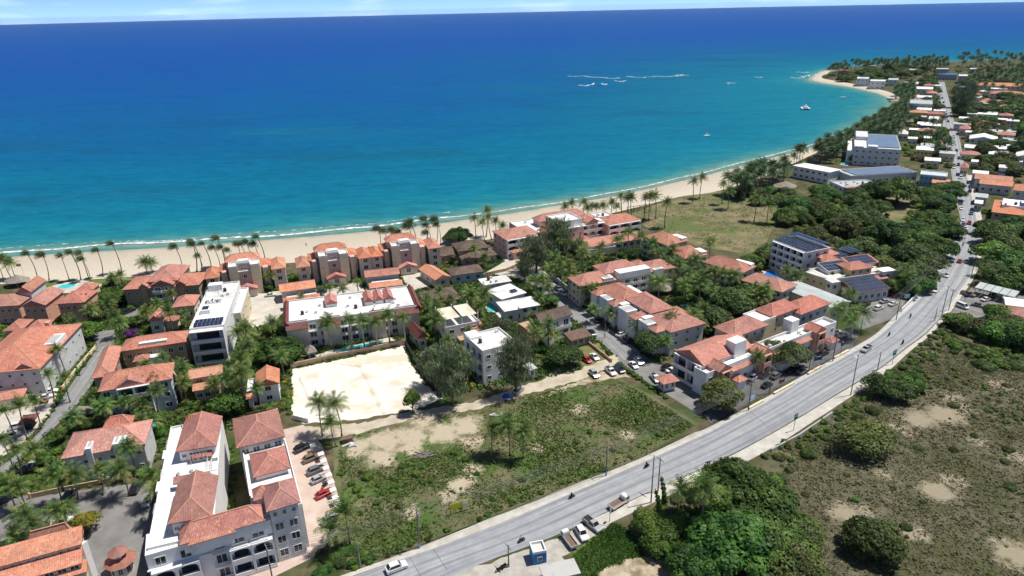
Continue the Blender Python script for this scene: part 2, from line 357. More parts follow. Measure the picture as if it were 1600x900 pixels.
M['pavers'] = mat('pinkish_pavers', (0.47, 0.36, 0.30), (0.56, 0.45, 0.39), 0.35, 0.9, 7, 0.1, 6, 0.2)
M['paleconc'] = mat('pale_concrete', (0.46, 0.42, 0.36), (0.58, 0.54, 0.47), 0.25, 0.9, 7, 0.1, 5, 0.2)
M['asphalt'] = mat('old_asphalt', (0.17, 0.165, 0.16), (0.245, 0.24, 0.23), 0.22, 0.9, 8, 0.1, 8, 0.2)
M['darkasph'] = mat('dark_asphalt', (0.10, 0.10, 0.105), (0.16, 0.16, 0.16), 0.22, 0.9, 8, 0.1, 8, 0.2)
M['walk'] = mat('concrete_sidewalk', (0.42, 0.395, 0.35), (0.56, 0.54, 0.49), 0.4, 0.9, 7, 0.1, 6, 0.2)
M['gravel'] = mat('gravel_lot', (0.34, 0.32, 0.285), (0.48, 0.455, 0.41), 0.4, 0.95, 8, 0.5, 5, 0.1)
def bare_patches(m, blobs, sand, sand2, soft=.5, edge=.12):
    """worn-through sandy places with ragged rims: (photo x, y, radius m)"""
    t = m.node_tree; b = t.nodes['Principled BSDF']; src = b.inputs['Base Color'].links[0].from_socket; cur = None; P_ = pos(t)
    for x, y, r in blobs:
        g = G(x, y); v = N(t, 'ShaderNodeVectorMath', operation='DISTANCE'); t.links.new(P_, v.inputs[0]); v.inputs[1].default_value = (g.x, g.y, .05); d = N(t, 'ShaderNodeMath', operation='DIVIDE'); t.links.new(v.outputs['Value'], d.inputs[0]); d.inputs[1].default_value = r * .85
        if cur is None: cur = d.outputs[0]
        else: q_ = N(t, 'ShaderNodeMath', operation='MINIMUM'); t.links.new(cur, q_.inputs[0]); t.links.new(d.outputs[0], q_.inputs[1]); cur = q_.outputs[0]
    n = noise(t, .30, 9, .72, P_); a = N(t, 'ShaderNodeMath', operation='MULTIPLY_ADD'); t.links.new(n.outputs[0], a.inputs[0]); a.inputs[1].default_value = 3.4; t.links.new(cur, a.inputs[2])
    r_ = ramp(t, [(.44, (1, 1, 1)), (.44 + edge, (0, 0, 0))]); k = N(t, 'ShaderNodeMath', operation='MULTIPLY'); k.inputs[1].default_value = .2; t.links.new(a.outputs[0], k.inputs[0]); t.links.new(k.outputs[0], r_.inputs[0])
    n2 = noise(t, 1.3, 6, .65, P_); t.links.new(mixc(t, src, mixc(t, sand, sand2, n2.outputs[0]), r_.outputs[0]), b.inputs['Base Color'])
bare_patches(M['dryfield'], [(1435,655,6), (1475,648,6), (1500,640,5), (1490,622,4), (1325,805,5), (1350,798,3), (1465,768,5), (1490,752,4), (1590,868,6), (1428,832,3.5), (1600,718,5), (1410,672,4), (1262,868,3.5), (1560,600,4), (1530,690,3), (1380,740,2.5), (1225,712,2.5)], (.22, .19, .13), (.37, .32, .235))
bare_patches(M['field'], [(560,700,5), (600,690,7), (640,685,7), (690,675,7), (725,665,6), (660,655,6), (600,715,5), (720,758,4), (738,735,3.5), (700,775,3), (640,700,5), (735,690,4), (905,640,3), (840,700,3), (980,680,2.5), (640,800,2.5)], (.33, .27, .185), (.55, .48, .37))
land = INNER[:NB] + SHORE[NB:] + [Vector((2600, -300)), Vector((-1500, -300))]
ngon('ground', land, 0.0, M['soil'])
# beach: strip from the waterline up to the vegetation, wet near the water
m, t, b = nodes('beach_sand'); M['beach'] = m
b.inputs['Roughness'].default_value = 0.9; b.inputs['Specular IOR Level'].default_value = 0.2
uv = t.nodes.new('ShaderNodeUVMap').outputs[0]; sx = t.nodes.new('ShaderNodeSeparateXYZ'); t.links.new(uv, sx.inputs[0])
n1 = noise(t, 0.12, 6, 0.6, pos(t)); ad = N(t, 'ShaderNodeMath', operation='MULTIPLY_ADD'); ad.inputs[1].default_value = 0.25
t.links.new(n1.outputs[0], ad.inputs[0]); t.links.new(sx.outputs[0], ad.inputs[2])
r1 = ramp(t, [(0.10, (0.25, 0.225, 0.185)), (0.30, (0.29, 0.26, 0.205)), (0.42, (0.47, 0.415, 0.325)), (1.0, (0.57, 0.51, 0.41))]); t.links.new(ad.outputs[0], r1.inputs[0])
n2 = noise(t, 0.9, 8, 0.7, pos(t)); r2 = ramp(t, [(0.3, (0.86, 0.86, 0.86)), (0.6, (1, 1, 1))]); t.links.new(n2.outputs[0], r2.inputs[0])
mu = N(t, 'ShaderNodeMix', data_type='RGBA', blend_type='MULTIPLY'); mu.inputs[0].default_value = 1.0
t.links.new(r1.outputs[0], mu.inputs[6]); t.links.new(r2.outputs[0], mu.inputs[7]); t.links.new(mu.outputs[2], b.inputs['Base Color'])
bn = N(t, 'ShaderNodeBump'); bn.inputs['Strength'].default_value = 0.4; bn.inputs['Distance'].default_value = 0.15; t.links.new(n2.outputs[0], bn.inputs['Height']); t.links.new(bn.outputs[0], b.inputs['Normal'])
mb = MB(); K = 6

for i in range(NB):
    a, c = SHORE[i], INNER[i]; d = (c - a)
    a2 = a - d.normalized() * 4; c2 = c + d.normalized() * 3
    for k in range(K + 1):
        q = a2.lerp(c2, k / K); mb.v.append((q.x, q.y, -0.45 + 0.52 * (k / K) ** 0.8))
for i in range(NB - 1):
    for k in range(K):
        q = i * (K + 1) + k
        mb.f.append([q, q + K + 1, q + K + 2, q + 1]); mb.m.append(0); mb.uv.append([(k / K, i), (k / K, i + 1), ((k + 1) / K, i + 1), ((k + 1) / K, i)])
me = mb.mesh('beach', M['beach'], True, True); me.flip_normals(); struct(mk('beach', me))
# sea: fan of cells to the horizon; depth below the surface sets its colour
m, t, b = nodes('sea_water'); M['sea'] = m
at = N(t, 'ShaderNodeAttribute', attribute_name='offshore'); P_ = pos(t)
nz = noise(t, 0.006, 5, 0.6, P_)
ad = N(t, 'ShaderNodeMath', operation='MULTIPLY_ADD'); ad.inputs[1].default_value = 0.22; t.links.new(nz.outputs[0], ad.inputs[0]); t.links.new(at.outputs['Fac'], ad.inputs[2])
SEA = [(0.10, (0.19, 0.27, 0.22)), (0.20, (0.075, 0.225, 0.215)), (0.31, (0.016, 0.180, 0.225)), (0.45, (0.005, 0.150, 0.230)), (0.66, (0.002, 0.116, 0.222)), (0.77, (0.002, 0.092, 0.240)), (1.0, (0.003, 0.064, 0.275))]
r1 = ramp(t, SEA); t.links.new(ad.outputs[0], r1.inputs[0])
mp = N(t, 'ShaderNodeMapping'); mp.inputs['Scale'].default_value = (0.45, 1.0, 1); mp.inputs['Rotation'].default_value = (0, 0, math.radians(-14)); t.links.new(P_, mp.inputs[0])
nr = noise(t, 0.011, 7, 0.65, mp.outputs[0]); rr_ = ramp(t, [(0.53, (0, 0, 0)), (0.60, (1, 1, 1))]); t.links.new(nr.outputs[0], rr_.inputs[0])
rm = ramp(t, [(0.38, (0, 0, 0)), (0.47, (1, 1, 1)), (0.66, (1, 1, 1)), (0.76, (0, 0, 0))]); t.links.new(at.outputs['Fac'], rm.inputs[0])
mm = N(t, 'ShaderNodeMath', operation='MULTIPLY'); t.links.new(rr_.outputs[0], mm.inputs[0]); t.links.new(rm.outputs[0], mm.inputs[1])
mm2 = N(t, 'ShaderNodeMath', operation='MULTIPLY'); mm2.inputs[1].default_value = 0.28; t.links.new(mm.outputs[0], mm2.inputs[0])
o = mixc(t, r1.outputs[0], (0.008, 0.058, 0.105), mm2.outputs[0])
# pale sand flats between the reefs
nl = noise(t, 0.0045, 4, 0.6, mp.outputs[0]); rl = ramp(t, [(0.52, (0, 0, 0)), (0.72, (1, 1, 1))]); t.links.new(nl.outputs[0], rl.inputs[0])
ml = N(t, 'ShaderNodeMath', operation='MULTIPLY'); t.links.new(rl.outputs[0], ml.inputs[0]); t.links.new(rm.outputs[0], ml.inputs[1])
o = mixc(t, o, (0.008, 0.125, 0.205), ml.outputs[0])
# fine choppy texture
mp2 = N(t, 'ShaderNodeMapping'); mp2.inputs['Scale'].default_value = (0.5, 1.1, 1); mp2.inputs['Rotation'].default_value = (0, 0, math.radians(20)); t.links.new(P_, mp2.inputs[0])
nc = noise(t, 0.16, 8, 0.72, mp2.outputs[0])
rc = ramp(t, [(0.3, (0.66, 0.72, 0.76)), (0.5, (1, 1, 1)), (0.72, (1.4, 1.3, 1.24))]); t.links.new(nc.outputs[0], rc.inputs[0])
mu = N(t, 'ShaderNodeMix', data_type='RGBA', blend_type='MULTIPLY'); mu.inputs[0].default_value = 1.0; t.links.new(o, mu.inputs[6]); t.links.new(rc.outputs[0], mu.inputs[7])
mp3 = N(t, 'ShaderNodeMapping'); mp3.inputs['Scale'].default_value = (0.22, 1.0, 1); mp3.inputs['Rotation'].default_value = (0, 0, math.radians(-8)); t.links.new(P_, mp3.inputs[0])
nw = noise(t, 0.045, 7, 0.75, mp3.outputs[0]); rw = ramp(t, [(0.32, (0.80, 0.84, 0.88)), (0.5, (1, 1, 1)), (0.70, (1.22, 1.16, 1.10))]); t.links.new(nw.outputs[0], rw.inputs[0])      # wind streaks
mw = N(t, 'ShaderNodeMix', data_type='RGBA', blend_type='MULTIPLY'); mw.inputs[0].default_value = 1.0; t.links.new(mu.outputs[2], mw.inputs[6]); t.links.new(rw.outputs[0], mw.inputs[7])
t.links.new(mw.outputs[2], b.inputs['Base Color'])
b.inputs['Roughness'].default_value = 0.45; b.inputs['IOR'].default_value = 1.33; b.inputs['Specular IOR Level'].default_value = 0.02
bn = N(t, 'ShaderNodeBump'); bn.inputs['Strength'].default_value = 0.9; bn.inputs['Distance'].default_value = 0.9; t.links.new(nc.outputs[0], bn.inputs['Height']); t.links.new(bn.outputs[0], b.inputs['Normal'])
angs = np.radians(np.linspace(-62, 62, 330)); rad = np.concatenate([np.geomspace(215, 2500, 190), np.geomspace(2600, SEA_R, 40)])
X = (np.sin(angs)[None, :] * rad[:, None]).ravel(); Y = (np.cos(angs)[None, :] * rad[:, None]).ravel()
S = np.array([(p.x, p.y) for p in SHORE]); dmin = np.full(X.shape, 1e9)
for i in range(len(S) - 1):
    a, c = S[i], S[i + 1]; ab = c - a; L2 = (ab ** 2).sum() + 1e-9
    tt = np.clip(((X - a[0]) * ab[0] + (Y - a[1]) * ab[1]) / L2, 0, 1)
    dmin = np.minimum(dmin, np.hypot(X - a[0] - tt * ab[0], Y - a[1] - tt * ab[1]))
# shelf: the bay behind the reef stays shallow
off = np.clip(np.log1p(dmin / 7.0) / np.log1p(2600 / 7.0), 0, 1)
bay = np.exp(-(((X - 300) / 190) ** 2 + ((Y - 760) / 230) ** 2)); off = off * (1 - 0.32 * bay)
na, nr_ = len(angs), len(rad)
idx = np.arange(na * nr_).reshape(nr_, na)
F = np.stack([idx[:-1, :-1], idx[:-1, 1:], idx[1:, 1:], idx[1:, :-1]], -1).reshape(-1, 4)[:, ::-1]
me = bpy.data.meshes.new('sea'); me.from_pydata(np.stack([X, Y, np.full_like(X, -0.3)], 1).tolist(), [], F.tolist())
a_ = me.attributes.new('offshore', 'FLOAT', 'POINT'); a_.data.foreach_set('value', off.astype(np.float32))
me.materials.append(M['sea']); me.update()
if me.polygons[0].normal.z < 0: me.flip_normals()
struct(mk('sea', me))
# surf
def foammat(name, thr):
    m, t, b = nodes(name); b.inputs['Base Color'].default_value = (0.8, 0.82, 0.82, 1); b.inputs['Roughness'].default_value = 0.8
    out = t.nodes['Material Output']; tr = t.nodes.new('ShaderNodeBsdfTransparent'); mx = t.nodes.new('ShaderNodeMixShader')
    uv = t.nodes.new('ShaderNodeUVMap').outputs[0]; s = t.nodes.new('ShaderNodeSeparateXYZ'); t.links.new(uv, s.inputs[0])
    r = ramp(t, [(0.0, (0, 0, 0)), (0.3, (0.62, 0.62, 0.62)), (0.55, (0.5, 0.5, 0.5)), (1.0, (0, 0, 0))]); t.links.new(s.outputs[0], r.inputs[0])
    n = noise(t, 0.33, 7, 0.7, pos(t)); ad = N(t, 'ShaderNodeMath', operation='ADD'); t.links.new(r.outputs[0], ad.inputs[0]); t.links.new(n.outputs[0], ad.inputs[1])
    r2 = N(t, 'ShaderNodeMapRange'); r2.inputs[1].default_value = thr; r2.inputs[2].default_value = thr + .16; t.links.new(ad.outputs[0], r2.inputs[0])
    t.links.new(r2.outputs[0], mx.inputs[0]); t.links.new(tr.outputs[0], mx.inputs[1]); t.links.new(b.outputs[0], mx.inputs[2]); t.links.new(mx.outputs[0], out.inputs[0])
    return m
M['foam'] = foammat('surf_foam', .96)
M['foamthin'] = foammat('thin_foam', 1.06); M['foamthick'] = foammat('breaker_foam', 1.0)
def strip(name, line, w0, w1, z, m, kind='stuff', side=-1, hump=0.25):
    mb = MB(); n = len(line); k = 5
    for i, p in enumerate(line):
        d = (line[min(i + 1, n - 1)] - line[max(i - 1, 0)]).normalized(); nn = Vector((-d.y, d.x))
        for j in range(k):
            q = p + nn * (w0 + (w1 - w0) * j / (k - 1)); mb.v.append((q.x, q.y, z + hump * math.sin(math.pi * j / (k - 1))))
    for i in range(n - 1):
        for j in range(k - 1):
            q = i * k + j
            mb.f.append([q, q + k, q + k + 1, q + 1]); mb.m.append(0)
            mb.uv.append([(j / (k - 1), i), (j / (k - 1), i + 1), ((j + 1) / (k - 1), i + 1), ((j + 1) / (k - 1), i)])
    me = mb.mesh(name, m, True, True)
    if me.polygons[0].normal.z < 0: me.flip_normals()
    return struct(mk(name, me), kind)
def resamp(line, step):
    out = [line[0]]
    for i in range(len(line) - 1):
        a, c = line[i], line[i + 1]; n = max(1, int((c - a).length / step))
        for k in range(1, n + 1): out.append(a.lerp(c, k / n))
    return out
sl_ = resamp(SHORE, 6)
wob = [p + Vector((0, 1.2 * math.sin(i * 0.23) + 0.9 * math.sin(i * 0.61 + 1))) for i, p in enumerate(sl_)]
iA = min(range(len(sl_)), key=lambda i: (sl_[i] - G(700, 341)).length); iB = min(range(len(sl_)), key=lambda i: (sl_[i] - G(1300, 218)).length)
strip('surf', wob[:iA + 1], -1.6, 5.0, -0.27, M['foam']); strip('surf', [p + Vector((0, 7 + 2 * math.sin(i * .31) + 1.5 * math.sin(i * .13))) for i, p in enumerate(wob[:iA + 1])], -1.2, 1.6, -0.28, M['foamthin'])
strip('surf', wob[iA:iB + 1], -.8, 2.2, -0.27, M['foam'])
iC = min(range(len(sl_)), key=lambda i: (sl_[i] - G(1292, 111)).length)
strip('surf', wob[iB:iC], -.8, 1.8, -0.27, M['foam'])
for a, c, wd in [((888,119),(968,122),9),((903,134),(932,131),10),((940,132),(947,131),6),((978,120),(1012,121),6),((1015,120.5),(1072,117.5),8),((1134,130.5),(1148,129.5),3.5),((1240,122),(1262,119.5),7),((1262,119.5),(1293,113),9),((1246,113.5),(1262,113),4),((962,127),(978,126.5),6),((1180,121),(1192,121),3),((1052,118),(1074,117),7)]:
    A, C = G(*a, -0.3), G(*c, -0.3); n = 14
    ln = [A.lerp(C, k / n) + Vector((0, 5 * math.sin(k * 1.3 + a[0]) + 8 * math.sin(k * .45 + a[1]))) for k in range(n + 1)]
    strip('breaking_wave', ln, -wd * 0.7, wd * 0.7, -0.25, M['foamthick'])
# ------------------------------------------------------------------ roads, walks, lots
def road_mat(name, base, dark, pale, streak=1.0):
    m, t, b = nodes(name); b.inputs['Roughness'].default_value = 0.85; b.inputs['Specular IOR Level'].default_value = 0.25
    uv = t.nodes.new('ShaderNodeUVMap').outputs[0]
    mp = N(t, 'ShaderNodeMapping'); mp.inputs['Scale'].default_value = (1.1, 0.02, 1); t.links.new(uv, mp.inputs[0])
    n1 = noise(t, 1.0, 7, 0.7, mp.outputs[0]); r1 = ramp(t, [(0.32, dark), (0.5, base), (0.68, pale)]); t.links.new(n1.outputs[0], r1.inputs[0])
    n2 = noise(t, 0.35, 8, 0.65, pos(t)); r2 = ramp(t, [(0.3, (0.82, 0.82, 0.83)), (0.65, (1.08, 1.08, 1.07))]); t.links.new(n2.outputs[0], r2.inputs[0])
    mu = N(t, 'ShaderNodeMix', data_type='RGBA', blend_type='MULTIPLY'); mu.inputs[0].default_value = 1.0
    t.links.new(r1.outputs[0], mu.inputs[6]); t.links.new(r2.outputs[0], mu.inputs[7])
    # wheel tracks polished darker along each lane
    s = t.nodes.new('ShaderNodeSeparateXYZ'); t.links.new(uv, s.inputs[0])
    sn = N(t, 'ShaderNodeMath', operation='MULTIPLY'); sn.inputs[1].default_value = 2.1; t.links.new(s.outputs[0], sn.inputs[0])
    si = N(t, 'ShaderNodeMath', operation='SINE'); t.links.new(sn.outputs[0], si.inputs[0])
    r3 = ramp(t, [(0.45, (0, 0, 0)), (0.98, (1, 1, 1))]); t.links.new(si.outputs[0], r3.inputs[0])
    n4 = noise(t, 0.05, 4, 0.6, pos(t)); mm = N(t, 'ShaderNodeMath', operation='MULTIPLY'); t.links.new(r3.outputs[0], mm.inputs[0]); t.links.new(n4.outputs[0], mm.inputs[1])
    o = mixc(t, mu.outputs[2], tuple(x * 0.8 for x in dark), mm.outputs[0])
    t.links.new(o, b.inputs['Base Color'])
    return m
M['road'] = road_mat('worn_road', (0.31, 0.325, 0.345), (0.215, 0.225, 0.245), (0.40, 0.405, 0.41))
M['street'] = road_mat('street_asphalt', (0.26, 0.26, 0.26), (0.20, 0.20, 0.20), (0.33, 0.325, 0.315))
def ribbon(name, LP, RP, z, m, th=0.0, n=120, kind='structure', keep=True):
    """surface between two edge lines; th > 0 gives a raised slab with kerb faces"""
    L_ = smooth_line([G(*p) for p in LP], 10); R_ = smooth_line([G(*p) for p in RP], 10)
    def even(l):
        cum = [0]
        for i in range(len(l) - 1): cum.append(cum[-1] + (l[i + 1] - l[i]).length)
        out = []; j = 0
        for k in range(n + 1):
            s = cum[-1] * k / n
            while j < len(l) - 2 and cum[j + 1] < s: j += 1
            out.append(l[j].lerp(l[j + 1], min(1, (s - cum[j]) / max(1e-6, cum[j + 1] - cum[j]))))
        return out, cum[-1]
    a, la = even(L_); c, lc = even(R_); mb = MB(); K = 4 if not th else 1
    for i in range(n + 1):
        for k in range(K + 1):
            q = a[i].lerp(c[i], k / K); mb.v.append((q.x, q.y, z + th))
    wd = sum((a[i] - c[i]).length for i in range(n + 1)) / (n + 1)
    for i in range(n):
        for k in range(K):
            q = i * (K + 1) + k
            mb.f.append([q, q + 1, q + K + 2, q + K + 1]); mb.m.append(0)
            u0, u1 = wd * k / K, wd * (k + 1) / K; v0, v1 = la * i / n, la * (i + 1) / n
            mb.uv.append([(u0, v0), (u1, v0), (u1, v1), (u0, v1)])
    if th:
        b0 = len(mb.v)
        for i in range(n + 1):
            for q in (a[i], c[i]): mb.v.append((q.x, q.y, z - 0.05))
        for i in range(n):
            t0, t1 = i * 2, i * 2 + 2
            mb.f.append([b0 + t0, t0, t1, b0 + t1]); mb.f.append([b0 + t0 + 1, b0 + t1 + 1, t1 + 1, t0 + 1]); mb.m += [0, 0]; mb.uv += [[(0, 0)] * 4] * 2
    me = mb.mesh(name, m, False, True)
    if me.polygons[0].normal.z < 0: me.flip_normals()
    if keep: KEEPOFF.append([(p.x, p.y) for p in a] + [(p.x, p.y) for p in reversed(c)])
    return struct(mk(name, me), kind)
# open ground first (lowest sheets)
sheet('field', [(520,690),(600,655),(700,640),(760,625),(830,616),(930,590),(960,586),(1030,625),(1092,662),(1000,716),(760,810),(548,894),(490,880),(525,800)], M['field'])
sheet('dune_field', [(985,335),(1040,314),(1120,296),(1200,290),(1240,330),(1205,360),(1190,400),(1090,385),(1010,355)], M['dune'])
sheet('dry_scrub_field', [(1205,702),(1300,646),(1420,556),(1470,500),(1600,510),(1900,560),(1900,1100),(1080,1000),(1040,800),(1150,760)], M['dryfield'])
sheet('grass_verge', [(880,875),(960,815),(985,830),(1005,870),(980,900),(890,905)], M['lawn'], 0.5)
sheet('grass_clearing', [(1385,305),(1430,312),(1432,345),(1400,372),(1370,345)], M['dune'])
sheet('grass_clearing', [(1395,372),(1425,365),(1415,395),(1390,400)], M['sandy'], 0.8)
sheet('lawn', [(68,443),(130,435),(180,431),(172,441),(120,446),(72,452)], M['lawn'], 0.3)
sheet('lawn', [(175,436),(205,428),(240,426),(300,420),(305,425),(200,438)], M['drylawn'], 0.3)
sheet('lawn', [(605,540),(640,524),(642,533),(612,546)], M['lawn'], 0.2)
sheet('lawn', [(1070,455),(1085,452),(1090,465),(1075,472)], M['lawn'], 0.3)
sheet('lawn', [(388,500),(420,505),(400,560),(385,560)], M['drylawn'], 0.3)
sheet('lawn', [(900,545),(935,535),(952,560),(912,575)], M['drylawn'], 0.4, True)
sheet('sand_lot', [(456,577),(520,564),(634,540),(640,565),(662,600),(690,622),(650,640),(560,655),(480,662),(457,655)], M['whitesand'], 0.5, True)
sheet('dirt_track', [(470,668),(560,662),(640,643),(740,628),(830,598),(905,578),(962,553),(972,566),(910,594),(840,612),(740,640),(640,656),(560,678),(480,690)], M['pathdirt'], 0.5, True)
sheet('bare_sand_patch', [(842,600),(890,560),(905,575),(860,604)], M['pathdirt'], 0.6)
sheet('red_earth_bank', [(838,620),(900,597),(962,572),(985,590),(960,592),(905,603),(850,622)], M['sandy'], 0.7)
for a, c, w0 in (((568,573),(603,645),1.3),((520,566),(568,573),.8),((603,645),(655,632),.9),((470,590),(500,650),.8)):
    A, C = G(*a), G(*c); ln = [A.lerp(C, k / 10) + Vector((R.uniform(-.4, .4), R.uniform(-.3, .3))) for k in range(11)]; strip('sand_berm', ln, -w0, w0, 0.06, M['whitesand'], 'structure', -1, .35)
sheet('plaza', [(752,430),(800,402),(842,416),(868,440),(835,446),(800,432),(775,430)], M['paleconc'], 0, True)
sheet('footpath', [(768,392),(777,388),(815,412),(802,418)], M['paleconc'], 0, True)
sheet('parking_forecourt', [(376,462),(440,454),(452,480),(428,505),(392,512),(376,490)], M['paleconc'], 0, True)
sheet('parking_forecourt', [(500,456),(560,440),(572,456),(520,472)], M['paleconc'], 0, True)
sheet('parking_forecourt', [(626,432),(656,426),(674,446),(642,456)], M['paleconc'], 0, True)
sheet('paved_parking_court', [(440,672),(474,664),(503,695),(531,782),(528,832),(492,870),(380,925),(200,1000),(200,930),(480,860)], M['pavers'], 0, True)
sheet('parking_court', [(-60,800),(50,772),(130,766),(244,752),(236,868),(215,960),(130,960),(128,838),(90,812),(-60,870)], M['asphalt'], 0, True)
sheet('side_parking', [(-40,640),(60,600),(90,612),(80,645),(30,700),(-40,735)], M['paleconc'], 0, True)
sheet('parking_court', [(140,520),(180,515),(178,542),(150,545)], M['asphalt'], 0, True)
sheet('parking_court', [(188,490),(215,482),(222,495),(190,502)], M['asphalt'], 0, True)
sheet('parking_court', [(965,562),(1008,556),(1040,575),(1092,616),(1098,652),(1060,628),(1000,590)], M['asphalt'], 0, True)
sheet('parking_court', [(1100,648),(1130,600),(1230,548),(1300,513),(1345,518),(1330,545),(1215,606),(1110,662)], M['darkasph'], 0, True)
sheet('parking_court', [(1330,500),(1365,470),(1405,460),(1415,470),(1402,496),(1345,516)], M['asphalt'], 0, True)
sheet('parking_court', [(1497,470),(1520,448),(1600,462),(1640,490),(1590,505),(1510,498),(1485,492)], M['asphalt'], 0, True)
sheet('gravel_lot', [(680,905),(765,880),(880,838),(950,803),(975,800),(940,830),(880,870),(895,905),(860,930),(680,930)], M['gravel'], 0.3, True)
sheet('gravel_lot', [(940,890),(1000,872),(1045,880),(1050,920),(930,925)], M['sandy'], 0.7, True)
sheet('pool_terrace', [(60,455),(92,443),(128,438),(160,444),(150,458),(100,458)], M['paleconc'], 0, True)
sheet('pool_terrace', [(480,560),(515,548),(610,527),(618,533),(560,548),(500,563)], M['paleconc'], 0, True)
sheet('pool_terrace', [(1190,424),(1212,418),(1255,440),(1235,447)], M['paleconc'], 0, True)
# the main road, from the lower edge to the far town
RL = [(300,1000),(450,940),(560,898),(680,857),(760,827),(800,811),(890,772),(960,743),(1014,719),(1104,678),(1200,627),(1250,596),(1340,547),(1375,525),(1404,498),(1449,454),(1484,399),(1497,375),(1500,340),(1493,312),(1487,274),(1483,250),(1477,220),(1471,195),(1466,165),(1463,140),(1461,128)]
RR = [(420,1040),(560,985),(700,905),(770,874),(820,856),(880,832),(950,799),(1040,757),(1120,722),(1198,681),(1260,645),(1307,616),(1375,575),(1415,544),(1447,520),(1474,491),(1495,461),(1518,425),(1527,388),(1527,355),(1521,316),(1512,274),(1505,250),(1500,220),(1492,195),(1485,165),(1479,142),(1476,128)]
LAYER[0] += 0.02
ribbon('main_road', RL, RR, LAYER[0] + 0.01, M['road'], 0, 260)
def shift(pts, off, i0=0, i1=None): return pts[i0:i1]
ribbon('sidewalk', [(430,938),(548,895),(660,854),(760,813),(800,798),(890,761),(996,719),(1086,676)], [(436,944),(556,899),(672,860),(760,827),(800,811),(890,773),(1010,721),(1098,681)], 0.0, M['walk'], 0.17, 120)
ribbon('sidewalk', [(1086,676),(1108,668),(1200,620),(1250,590),(1338,541),(1370,521),(1398,494),(1443,450),(1478,397),(1490,374)], [(1098,681),(1112,674),(1202,626),(1253,595),(1342,546),(1376,524),(1405,497),(1450,453),(1485,398),(1498,374)], 0.0, M['concrete'], 0.16, 120)
ribbon('sidewalk', [(920,814),(960,796),(1042,757),(1122,723),(1198,683),(1260,647),(1307,618),(1375,577),(1415,546),(1447,522),(1474,493)], [(945,822),(975,808),(1056,770),(1140,735),(1212,697),(1272,658),(1318,628),(1383,584),(1421,550),(1452,525),(1479,496)], 0.0, M['walk'], 0.16, 140)
ribbon('sidewalk', [(1474,491),(1495,461),(1518,425),(1527,388),(1527,355),(1520,316),(1510,274)], [(1481,494),(1502,464),(1525,428),(1535,390),(1536,355),(1529,316),(1519,274)], 0.0, M['walk'], 0.14, 60)
ribbon('side_street', [(826,434),(850,458),(880,486),(915,514),(958,552),(968,564)], [(862,438),(888,460),(912,482),(950,512),(985,538),(1008,558)], LAYER[0] + 0.004, M['street'], 0, 60)
ribbon('side_street', [(154,543),(118,592),(86,640),(50,688),(12,722),(-60,775)], [(180,540),(150,590),(114,640),(66,684),(26,722),(-40,790)], LAYER[0] + 0.004, M['street'], 0, 60)
# expansion joints cut across the road
for a, c in [((638,868),(660,905)),((676,857),(698,890)),((1172,643),(1200,668))]:
    A, C = G(*a), G(*c); d = (C - A).normalized(); nn = Vector((-d.y, d.x)) * 0.06
    ngon('road_joint', [A - nn, C - nn, C + nn, A + nn], LAYER[0] + 0.016, M['darkasph'])
# ------------------------------------------------------------------ building kit
def unit_window():
    f = MB(); b = 0.09
    f.box(-.5, -.5 + b, -.07, .03, 0, 1); f.box(.5 - b, .5, -.07, .03, 0, 1); f.box(-.5 + b, .5 - b, -.07, .03, 0, b * .8); f.box(-.5 + b, .5 - b, -.07, .03, 1 - b * .8, 1)
    f.box(-.025, .025, -.055, .03, b * .8, 1 - b * .8)
    p = MB(); p.box(-.5 + b, .5 - b, -.03, .02, b * .8, 1 - b * .8)
    return f.mesh('window', M['frame']), p.mesh('pane', M['glass'])
WIN, PANE = unit_window()
def unit_balcony():
    f = MB(); f.box(-.5, .5, -1, 0, -.14, 0); f.box(-.5, .5, -1, -.93, 0, .95); f.box(-.5, -.47, -.93, 0, 0, .95); f.box(.47, .5, -.93, 0, 0, .95)
    r = MB(); r.box(-.5, .5, -1, 0, -.14, 0); r.box(-.5, .5, -1, -.96, .9, .97)
    for k in range(13): x = -.49 + .98 * k / 12; r.box(x - .012, x + .012, -.99, -.97, 0, .9)
    return f.mesh('balcony', M['white']), r.mesh('balcony', M['rail'])
BALC, BALR = unit_balcony()
def loggia_mesh(w, h, dep, arch=True, par=0.95, pier=0.22):
    """deep opening: two piers, a parapet and a head that may be arched, in front of the wall"""
    f = MB(); x = w / 2
    f.box(-x, -x + pier, -dep, 0, 0, h); f.box(x - pier, x, -dep, 0, 0, h)
    f.box(-x + pier, x - pier, -dep, -dep + .12, 0, par); f.box(-x + pier, x - pier, -dep + .12, 0, 0, .12)
    f.box(-x + pier, x - pier, -dep + .2, 0, h - .15, h)
    n = 8; half = x - pier; rise = min(0.7, h * .25) if arch else 0.0; z0 = h - .25 - rise
    for k in range(n):
        a, b = -half + 2 * half * k / n, -half + 2 * half * (k + 1) / n
        za = z0 + rise * math.sqrt(max(0, 1 - (a / half) ** 2)); zb = z0 + rise * math.sqrt(max(0, 1 - (b / half) ** 2))
        f.add([(a, -dep, za), (b, -dep, zb), (b, -dep, h), (a, -dep, h), (a, -dep + .2, za), (b, -dep + .2, zb), (b, -dep + .2, h), (a, -dep + .2, h)],
              [(0, 1, 2, 3), (5, 4, 7, 6), (4, 5, 1, 0), (3, 2, 6, 7)])
    return f
LOGC = {}
